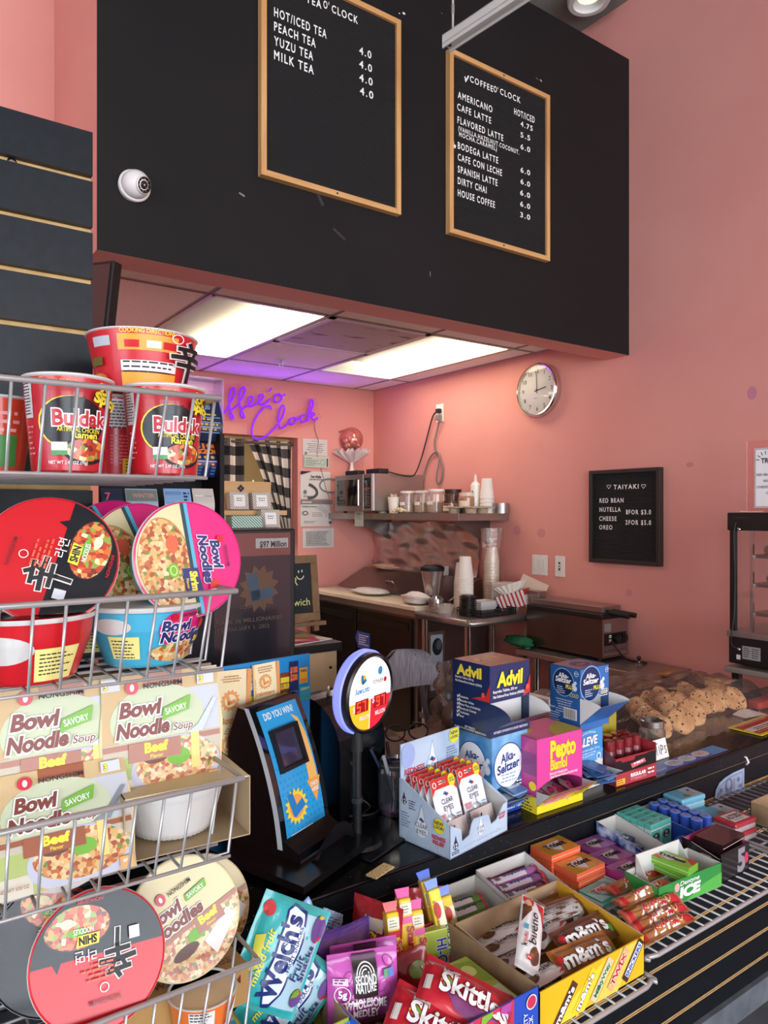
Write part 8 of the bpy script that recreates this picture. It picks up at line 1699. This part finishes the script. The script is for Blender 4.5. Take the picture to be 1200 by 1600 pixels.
SRED = mat('#c41c25', .25, spec=.4); SBLK = mat('#16171c', .25, spec=.4); FOAM = mat('#cfccc7', .45); SPNK = mat('#d61f74', .3, coat=.2); SBLU = mat('#43a9c9', .35, coat=.5); CRM = mat('#d9cd9c', .4, coat=.1); BRW = mat('#9a5330', .4, coat=.4); GRNL = mat('#6fae2e', .4); YBX = mat('#ece08a', .5); OUTB = mat('#7a3222', .4); NVL = mat('#242a6a', .4); GOLD = mat('#e39a2c', .35)
def circ(R_): return lambda x, y: (x, y) if x*x+y*y <= R_*R_ else (x*R_/math.hypot(x, y), y*R_/math.hypot(x, y))
def chord(f, R_, y0, y1, m, n=20):
    """band of a disc between heights y0 < y1"""
    pts = []
    for k in range(n+1): y = y0+(y1-y0)*k/n; pts.append((math.sqrt(max(0, R_*R_-y*y)), y))
    f.poly(pts+[(-x, y) for x, y in pts[::-1]], m)
def hanja(f, x, y, s):
    """the brush-written character on the hot noodle packs"""
    for m, e in ((mat('#eee2dc', .4), .06), (BLACK, 0)):
        for pts, w in (([(-.02, .52), (.05, .40)], .11), ([(-.27, .34), (.27, .38)], .11), ([(-.16, .30), (-.10, .16)], .10), ([(.17, .32), (.09, .15)], .10), ([(-.40, .10), (.0, .14), (.42, .12)], .12), ([(-.27, -.09), (.28, -.07)], .11), ([(.0, .12), (.01, -.2), (-.02, -.56)], .10)): f.line([(x+a*s, y+b_*s) for a, b_ in pts], (w+e)*s, m)
def lid_shin(f, R_):
    chord(f, R_, -R_*.995, -R_*.08, SBLK); f.poly([(R_*.55, -R_*.10), (R_*.62, R_*.06), (R_*.70, -.1*R_)], SBLK); f.ell(R_*.30, -R_*.52, R_*.52, R_*.34, mat('#0f0f12', .3), clip=circ(R_*.97)); f.ell(R_*.30, -R_*.52, R_*.49, R_*.31, FOOD2, clip=circ(R_*.96)); f.ell(R_*.3, -R_*.45, R_*.16, R_*.06, GRNL); f.ell(R_*.45, -R_*.6, R_*.1, R_*.07, mat('#ead9b0', .4))
    hanja(f, -R_*.28, -R_*.02, R_*.62); f.poly([(-R_*.02, -R_*.40), (R_*.30, -R_*.40), (R_*.34, -R_*.24), (R_*.0, -R_*.24)], YLW); f.text('SHIN', R_*.16, -R_*.375, R_*.11, INK, w=R_*.27, bold=.05); f.text('NOODLES', R_*.22, -R_*.50, R_*.075, WHITE, w=R_*.30); f.text('라면', R_*.20, -R_*.17, R_*.13, WHITE, bold=0.0)
    f.text('NONGSHIM', -R_*.05, R_*.55, R_*.06, mat('#5a1014', .4)); f.ring(-R_*.05, R_*.40, R_*.07, R_*.07, R_*.012, WHITE, n=16); f.bars(-R_*.2, R_*.25, R_*.5, 4, mat('#ef5a3c', .4), h=R_*.03, gap=R_*.07); f.rect(-R_*.62, -R_*.36, R_*.16, R_*.18, mat('#c9ccd2', .4)); f.text('NONGSHIM', R_*.1, -R_*.9, R_*.05, SRED)
def lid_shrimp(f, R_):
    chord(f, R_, -R_*.995, -.02*R_, CRM); f.ell(0, -R_*.48, R_*.80, R_*.50, mat('#b58a4c', .4), clip=circ(R_*.97)); f.ell(0, -R_*.48, R_*.77, R_*.47, FOOD, clip=circ(R_*.96)); chord(f, R_, -.03*R_, .035*R_, mat('#1d3d44', .4)); chord(f, R_, .035*R_, .10*R_, SBLU); f.ell(R_*.16, -R_*.35, R_*.13, R_*.10, GRNL); f.ring(R_*.16, -R_*.35, R_*.09, R_*.07, R_*.02, mat('#c8dc7a', .4)); f.ell(-R_*.3, -R_*.3, R_*.16, R_*.11, mat('#e0603c', .4))
    f.text('Bowl', -R_*.02, R_*.43, R_*.17, NVL, bold=.05, ital=.15, out=(WHITE, .05)); f.text('Noodles', R_*.04, R_*.20, R_*.17, NVL, bold=.05, ital=.15, out=(WHITE, .05)); f.poly([(R_*.18, R_*.10), (R_*.68, R_*.14), (R_*.70, -R_*.18), (R_*.15, -R_*.20)], NVL); f.text('Shrimp', R_*.43, -R_*.07, R_*.13, YLW, w=R_*.42, bold=.05, ital=.1); f.text('Flavor', R_*.43, -R_*.16, R_*.05, YLW); f.ell(R_*.52, R_*.36, R_*.07, R_*.11, mat('#d5302a', .35), rot=40); f.ell(-R_*.28, R_*.62, R_*.07, R_*.06, mat('#d2202a', .3)); f.text('NONGSHIM', R_*.05, R_*.68, R_*.05, INK); f.rect(R_*.6, R_*.26, R_*.12, R_*.13, mat('#c9ccd2', .4))
def lid_beef(f, R_):
    chord(f, R_, -R_*.99, -R_*.16, FOOD); f.ell(-R_*.25, -R_*.5, R_*.25, R_*.10, mat('#5a2f22', .4)); f.ell(R_*.05, -R_*.35, R_*.2, R_*.10, GRNL); f.poly([(R_*.2, -R_*.86), (R_*.8, -R_*.5), (R_*.7, -R_*.3), (R_*.1, -R_*.55)], mat('#e7e2da', .4)); chord(f, R_, -R_*.20, -R_*.12, BRW); f.poly([(R_*.08, -R_*.4), (R_*.62, -R_*.4), (R_*.62, -R_*.12), (R_*.08, -R_*.12)], BRW); f.text('Beef', R_*.35, -R_*.27, R_*.13, YLW, bold=.05, w=R_*.38); f.text('Flavor', R_*.35, -R_*.36, R_*.05, YLW)
    f.text('Bowl', -R_*.30, R_*.16, R_*.20, OUTB, bold=.045, ital=.15, out=(WHITE, .06)); f.text('Noodles', -R_*.18, -R_*.08, R_*.20, OUTB, bold=.045, ital=.15, out=(WHITE, .06)); f.poly([(R_*.12, R_*.22), (R_*.55, R_*.24), (R_*.58, R_*.38), (R_*.14, R_*.34)], GRNL); f.text('SAVORY', R_*.34, R_*.255, R_*.075, WHITE, w=R_*.34); f.ell(-R_*.25, R_*.52, R_*.09, R_*.10, mat('#c9243c', .35)); f.ell(-R_*.25, R_*.52, R_*.03, R_*.05, WHITE); f.text('NONGSHIM', R_*.12, R_*.48, R_*.075, INK, w=R_*.45)
def bowl(lab, M, lid, base, art=None, R_=.073, h=.075, r0=.049, rib=FOAM, lm=None):
    t = thing('noodle_bowl', lab, 'noodle bowl', M)
    prof_ = [(0, 0), (r0*.95, 0), (r0, .003), (r0+(R_-r0)*.72, h*.62), (R_*.95, h*.9), (R_*.97, h*.94)]
    b = MB(); b.lathe(prof_, base, 40)
    if art:
        def fn(x, y, o):
            a = x/.062; z = max(.004, min(h*.93, y)); r = r0+(R_-r0)*.72*z/(h*.62) if z < h*.62 else (r0+(R_-r0)*.72)+(R_*.95-(r0+(R_-r0)*.72))*(z-h*.62)/(h*.28)
            return ((r+o+.0004)*math.sin(a), -(r+o+.0004)*math.cos(a), z)
        art(Fr(b, fn=fn, lay=.0003, step=.007), h)
    b.build('bowl', t)
    b = MB(); b.lathe([(R_*.95, h*.92), (R_, h*.93), (R_+.001, h*.97), (R_, h), (R_*.97, h+.0008), (0, h+.0012)], [FOAM, FOAM, FOAM, lm or FOAM, lm or FOAM], 48); f = Fr(b, (0, 0, h+.0013), (1, 0, 0), (0, 1, 0), lay=.0002)
    if lid: lid(f, R_*.975)
    b.build('lid', t)
    return t
def facing(c, n, rot, h=.076):
    """bowl placement with its lid centre at c, lid normal n, print turned by rot degrees"""
    n = Vector(n).normalized(); r = Vector((0, 0, 1)).cross(n).normalized(); u = n.cross(r); a = R(rot); rr = r*math.cos(a)+u*math.sin(a)
    return face(Vector(c)-n*h, rr, n.cross(rr))
def art_shin(f, h): f.rect(-.09, .004, .18, h*.88, SRED); f.ell(-.055, h*.55, .035, .016, FOAM); f.rect(-.02, h*.06, .05, h*.5, YBX); f.bars(-.015, h*.46, .04, 6, INK, h=.0015, gap=.0045)
def art_shrimp(f, h): f.ell(-.062, h*.70, .024, .010, FOAM); f.rect(-.068, h*.16, .038, h*.38, YBX); f.bars(-.064, h*.46, .03, 6, INK, h=.0014, gap=.0042); f.ell(.033, h*.62, .042, h*.36, SPNK, clip=lambda x, y: (x, max(h*.3, min(h*.9, y)))); f.ell(.03, h*.24, .05, h*.17, FOOD); f.text('Bowl', .012, h*.60, .0125, NVL, bold=.05, ital=.15, out=(WHITE, .05)); f.text('Noodles', .025, h*.42, .0125, NVL, bold=.05, ital=.15, out=(WHITE, .05)); f.rect(.042, h*.30, .034, h*.2, NVL); f.text('Shrimp', .059, h*.36, .007, YLW, bold=.04, w=.029); f.text('NONGSHIM', .032, h*.82, .004, INK); f.ell(.008, h*.83, .004, .004, SRED); f.ell(.052, h*.66, .007, .005, mat('#d5302a', .35), rot=40)
# second tier
bowl('red and black noodle lid tilted on its side at the left of the second basket', facing(at(80, 872, Y=.90), (-.12, -.95, .30), 72), lid_shin, FOAM, None, .0735, lm=SRED)
bowl('bright pink shrimp noodle lid nearest the camera in the second basket', facing(at(297, 872, Y=.905), (.10, -.98, .16), -84), lid_shrimp, SBLU, None, .0735, lm=SPNK)
bowl('pink shrimp noodle bowl just behind the nearest pink lid', facing(at(226, 868, Y=.99), (.02, -.96, .25), -70), lid_shrimp, SBLU, None, .0735, lm=SPNK)
bowl('rearmost pink noodle bowl, only its rim visible behind the others', facing(at(186, 856, Y=1.06), (-.05, -.93, .32), -60), lid_shrimp, SBLU, None, .072, lm=SPNK)
c = at(45, 1030, Y=.925); bowl('red noodle bowl standing upright under the tilted red and black lid', T(c.x, .925, BZ[1]+.002, 14), lid_shin, SRED, art_shin, .0725, lm=SRED)
c = at(227, 1010, Y=.945); bowl('turquoise shrimp noodle bowl standing upright under the pink lids', T(c.x, .945, BZ[1]+.002, 4), None, SBLU, art_shrimp, .0735)
c = at(140, 1010, Y=1.05); bowl('dark noodle bowl standing in the shade between the red and turquoise bowls', T(c.x, 1.05, BZ[1]+.002, 5), None, mat('#3a3f44', .4), lambda f, h: (f.rect(-.03, h*.1, .04, h*.4, YBX), f.bars(-.026, h*.42, .032, 5, INK, h=.0014, gap=.0045)), .072)
# lowest tier
bowl('black and red noodle lid turned upside down at the front of the lowest basket', facing(at(155, 1497, Y=.872), (-.10, -.93, .36), 180), lid_shin, FOAM, None, .0735, lm=SRED)
bowl('second black and red noodle lid behind the upside down one', facing(at(88, 1478, Y=.93), (-.25, -.92, .30), 158), lid_shin, FOAM, None, .0735, lm=SBLK)
bowl('cream beef noodle lid leaning at the right end of the lowest basket', facing(at(290, 1432, Y=.925), (-.05, -.95, .34), 22), lid_beef, CRM, None, .0735, lm=CRM)
bowl('rear cream beef noodle bowl with only its edge showing', facing(at(318, 1418, Y=1.03), (.0, -.93, .36), 20), lid_beef, CRM, None, .072, lm=CRM)
# top tier: paper cups
CBK = mat('#c11f2b', .32, coat=.3)
def cup_art(f, h):
    f.rect(-.062, h*.55, .016, h*.4, mat('#d9d4d2', .4)); f.bars(-.061, h*.92, .014, 12, INK, h=.0012, gap=.0034); f.bars(-.058, h*.45, .012, 6, mat('#e88a90', .4), h=.002, gap=.006)
    f.ell(-.002, h*.50, .036, h*.27, YLW, n=24); f.ell(0, h*.50, .0355, h*.265, SBLK); f.ell(.016, h*.22, .027, h*.14, BLACK); f.ell(.016, h*.23, .024, h*.115, FOOD2); f.poly([(-.012, h*.74), (.0, h*.70), (.012, h*.77), (.008, h*.66), (-.006, h*.66)], SBLK)
    f.text('Buldak', .008, h*.47, .017, CBK, w=.058, bold=.03, out=(WHITE, .06)); f.text('ARTIFICIAL CHICKEN', .006, h*.405, .005, YLW, w=.045, rot=-2); f.text('Ramen', .012, h*.345, .007, YLW, bold=.03); f.text('2x', .033, h*.80, .012, YLW, bold=.05, rot=-8); f.text('Spicy', .036, h*.70, .011, YLW, bold=.06, rot=-12, out=(INK, .04)); f.text('Samyang', -.016, h*.88, .007, mat('#c98a3a', .4), ital=.2); f.rect(-.022, h*.17, .016, h*.13, mat('#d9dfd6', .4)); f.rect(-.022, h*.17, .016, h*.045, mat('#4f9a5a', .4)); f.text('NET WT 2.47 OZ (70g)', -.005, h*.08, .0035, WHITE, w=.04)
def back_art(f, h): f.rect(-.03, h*.6, .055, h*.34, mat('#e4dfdd', .45)); f.bars(-.028, h*.9, .05, 9, INK, h=.0015, gap=.0042); f.bars(-.026, h*.5, .05, 9, mat('#e27a80', .4), h=.0015, gap=.0045); f.rect(-.01, h*.04, .045, h*.2, mat('#e0b82e', .4)); f.bars(-.006, h*.2, .036, 5, INK, h=.0015, gap=.0042)
def ncup(lab, M, art, r0=.040, r1=.0495, h=.112, base=CBK, lm=None):
    t = thing('noodle_cup', lab, 'noodle cup', M); b = MB(); b.lathe([(0, 0), (r0-.003, 0), (r0, .002), (r1, h*.965)], base, 44)
    fn = lambda x, y, o: ((r0+(r1-r0)*y/h+o+.0005)*math.sin(x/.045), -(r0+(r1-r0)*y/h+o+.0005)*math.cos(x/.045), y)
    art(Fr(b, fn=fn, lay=.0003, step=.006), h); b.build('cup', t)
    b = MB(); b.lathe([(r1, h*.96), (r1+.0018, h*.975), (r1+.0018, h*.99), (r1, h), (r1*.95, h-.002), (0, h-.002)], [FOAM, FOAM, FOAM, FOAM, lm or SRED], 44); b.build('lid', t)
    return t
for px, y, yw, lab in ((107, .925, -6, 'red spicy ramen cup with a black logo, left front of the top basket'), (256, .925, -6, 'red spicy ramen cup with a black logo, right front of the top basket')):
    c = at(px, 670, Y=y); ncup(lab, T(c.x, y, BZ[0]+.002, yw), cup_art)
for px, y, lab in ((180, 1.05, 'red ramen cup turned to its printed back, behind the two front cups'), (262, 1.055, 'red ramen cup hidden behind the right front cup')):
    c = at(px, 670, Y=y); ncup(lab, T(c.x, y, BZ[0]+.002, 10), back_art)
c = at(2, 700, Y=1.02); ncup('orange red noodle cup with a green patch at the left photo edge', T(c.x-.008, 1.02, BZ[0]+.002, -8), lambda f, h: (f.rect(.0, h*.1, .03, h*.4, mat('#3f7f3a', .4)), f.bars(.005, h*.75, .03, 3, mat('#e9a0a0', .4), h=.004, gap=.01)), .034, .046, .095, mat('#c9432a', .3, coat=.6), mat('#d9764a', .4))
def art_sc(f, h):
    f.rect(-.055, h*.70, .020, h*.16, mat('#b9bcc2', .4)); f.rect(-.028, h*.62, .052, h*.26, GOLD); f.text('COOKING DIRECTIONS', -.003, h*.90, .005, YLW, w=.045); f.rect(-.022, h*.66, .012, h*.12, SRED); f.rect(-.004, h*.66, .012, h*.12, mat('#e8d9c0', .4)); f.rect(.010, h*.66, .012, h*.12, SRED); f.rect(-.026, h*.28, .05, h*.17, mat('#e4e0dc', .4)); f.bars(-.024, h*.41, .046, 3, INK, h=.002, gap=.006); f.rect(-.026, h*.03, .05, h*.22, GOLD); f.rect(-.060, h*.38, .016, h*.14, mat('#6a5a2a', .4)); f.ell(-.052, h*.12, .013, h*.14, FOOD2); f.ring(.022, h*.86, .006, .006, .001, WHITE, n=16); hanja(f, .036, h*.50, .046)
c = at(222, 560, Y=1.0); t = ncup('red noodle bowl with a large black character on top of the ramen cups', T(c.x, .998, BZ[0]+.1155, -8), art_sc, .056, .071, .075, mat('#c4202a', .3, coat=.2), mat('#2a1518', .4))
# third tier: cardboard sleeves
SLV = mat('#c9ac7c', .5); SLT = mat('#d9c69a', .5); LGC = mat('#c3cba9', .5); SKY2 = mat('#b5b9c4', .45)
def art_slv(f, w, h):
    f.rect(0, 0, w, h, SLV); f.rect(w*.34, h*.62, w*.34, h*.38, BRW); f.rect(w*.68, h*.34, w*.32, h*.5, mat('#bfc3c8', .45)); f.ell(w*.46, h*.62, w*.40, h*.28, LGC); f.rect(0, h*.30, w, h*.16, mat('#bfb59f', .45)); f.rect(0, 0, w*.3, h*.34, mat('#a9b86a', .45)); f.rect(0, 0, w*.25, h*.16, mat('#cfc9b4', .45)); f.rect(0, h*.40, w, h*.045, BRW)
    f.ell(w*.60, h*.20, w*.385, h*.26, mat('#b9bccb', .45), clip=lambda x, y: (min(w*.995, x), max(h*.005, y))); f.ell(w*.61, h*.235, w*.355, h*.205, FOOD, clip=lambda x, y: (min(w*.995, x), max(h*.02, y))); f.ell(w*.62, h*.28, w*.1, h*.07, GRNL); f.ell(w*.42, h*.30, w*.10, h*.045, mat('#6a3a2c', .4)); f.rect(w*.73, h*.16, w*.075, h*.32, mat('#e9cf7a', .45), nx=1); f.poly([(w*.70, h*.46), (w*.84, h*.46), (w*.98, h*.72), (w*.95, h*.73), (w*.80, h*.52)], mat('#8d9298', .3, .6))
    f.rect(w*.20, h*.29, w*.44, h*.155, BRW); f.text('Beef', w*.43, h*.355, h*.075, YLW, bold=.05, w=w*.20); f.text('Flavor', w*.43, h*.305, h*.03, YLW)
    f.text('Bowl', w*.30, h*.665, h*.115, OUTB, bold=.045, ital=.18, out=(WHITE, .07)); f.text('Noodle', w*.32, h*.50, h*.115, OUTB, bold=.045, ital=.18, w=w*.44, out=(WHITE, .07)); f.text('Soup', w*.66, h*.50, h*.06, OUTB, bold=.01, ital=.18, out=(WHITE, .06)); f.poly([(w*.48, h*.60), (w*.72, h*.66), (w*.74, h*.78), (w*.50, h*.70)], GRNL); f.text('SAVORY', w*.61, h*.655, h*.05, WHITE, w=w*.19, rot=9)
    f.ell(w*.24, h*.90, w*.055, h*.055, mat('#c9243c', .35)); f.ell(w*.24, h*.90, w*.018, h*.03, WHITE); f.text('NONGSHIM', w*.50, h*.88, h*.04, INK, w=w*.33); f.rect(w*.80, h*.86, w*.15, h*.10, mat('#c9cdd2', .4)); f.text('3', w*.835, h*.88, h*.05, YLW, bold=.05, out=(INK, .04)); f.rect(w*.87, h*.02, w*.10, h*.09, mat('#e9a45a', .4)); f.text('BPA', w*.92, h*.06, h*.025, WHITE); f.text('NET WT 3.03 OZ', w*.12, h*.06, h*.025, BRW, w=w*.2)
def sleeve(lab, M, w=.152, h=.152, d=.07):
    t = thing('noodle_box', lab, 'noodle box', M); b = MB(); q = .016
    b.prism([(0, 0), (w*.9, 0), (w, q), (w*1.035, h*.5), (w, h*.9), (w*.93, h), (.004, h), (-.004, h*.5)], -.0012, 0, SLT); art_slv(Fr(b, (0, 0, .0001), (1, 0, 0), (0, 1, 0), lay=.0002), w, h)
    b.box(0, 0, -d, w*.93, .0015, -.001, KRF); b.box(0, h-.0015, -d, w*.93, h, -.001, SLT); b.box(0, 0, -d, w*.93, h, -d+.0015, KRF); b.build('sleeve', t)
    b = MB(Matrix.Translation((w*.48, h*.5, -d+.004))); b.lathe([(0, 0), (.047, 0), (.05, .004), (.066, .045), (.069, .058), (.071, .060), (0, .061)], FOAM, 36); b.build('bowl', t)
A = at(163, 1258, Y=.93); sleeve('upright beef noodle box at the right of the third basket', face((A.x, .93, A.z), (1, 0, .0), (0, .12, 1)))
A = at(-12, 1292, Y=.93); sleeve('upright beef noodle box at the left edge of the third basket', face((A.x, .935, A.z), (1, 0, .0), (0, .12, 1)))
A = at(-8, 1405, Y=.885); sleeve('beef noodle box lying low behind the wires, tilted upward', face((A.x, .882, BZ[2]+.004), (1, .0, .0), (0, .42, .9)), .15, .13, .07)
c = at(262, 1310, Y=.965)
t = thing('noodle_box', 'cardboard sleeve lying flat with its white ribbed bowl showing, third basket', 'noodle box', T(c.x-.073, .895, BZ[2]+.003, -4)); w = .155; KI = mat('#a8916f', .75)
b = MB(); b.box(-.004, 0, 0, w, .145, .0015, KI); b.box(-.004, 0, .076, w, .145, .0775, SLT); b.box(w-.0015, 0, 0, w, .145, .0775, KI); b.box(-.004, 0, 0, -.0025, .145, .0775, KI); b.build('sleeve', t)
b = MB(Matrix.Translation((w*.47, .072, .002)))
nr = 96; vs = []; pr2 = [(.044, .002), (.05, .004), (.053, .012), (.0655, .052), (.066, .056), (.0695, .062), (.070, .070), (.0725, .073)]
for q, (r, z) in enumerate(pr2):
    for i in range(nr): a = 2*PI*i/nr; rr = r+(.0018 if (i % 2 and q in (1, 2, 4, 5)) else 0); vs.append((rr*math.cos(a), rr*math.sin(a), z))
b.add(vs, [(q*nr+i, q*nr+(i+1) % nr, (q+1)*nr+(i+1) % nr, (q+1)*nr+i) for q in range(len(pr2)-1) for i in range(nr)], FOAM, True); b.build('bowl', t)
A = at(150, 1540, Y=.93); b = MB(); b.box(0, 0, 0, .17, .14, .05, mat('#a8824a', .5)); f = Fr(b, (0, -.0003, 0), (1, 0, 0), (0, 0, 1)); f.text('NONGSHIM', .12, .03, .01, OUTB); g = Fr(b, (0, 0, .0502)); g.text('Bowl Noodles', .09, .02, .018, OUTB, w=.13, ital=.15); b.build('noodle_box', M=T(A.x+.02, .90, BZ[3]+.003, 2), label='flat tan noodle box at the bottom of the lowest basket', cat='noodle box')
c = at(305, 1580, Y=.885); ncup('orange and white noodle cup at the bottom right of the lowest basket', T(.345, .895, BZ[3]-.0+.003, 6) @ Matrix.Scale(.8, 4) if False else T(c.x+.012, .892, BZ[3]+.003, 6), lambda f, h: (f.rect(-.04, h*.2, .035, h*.7, mat('#d9d6d2', .4)), f.bars(-.038, h*.85, .03, 12, INK, h=.0015, gap=.004), f.poly([(.0, h*.2), (.04, h*.9), (.05, h*.9), (.02, h*.2)], WHITE)), .034, .042, .052, mat('#e0702a', .3, coat=.6), mat('#e8c9a0', .4))
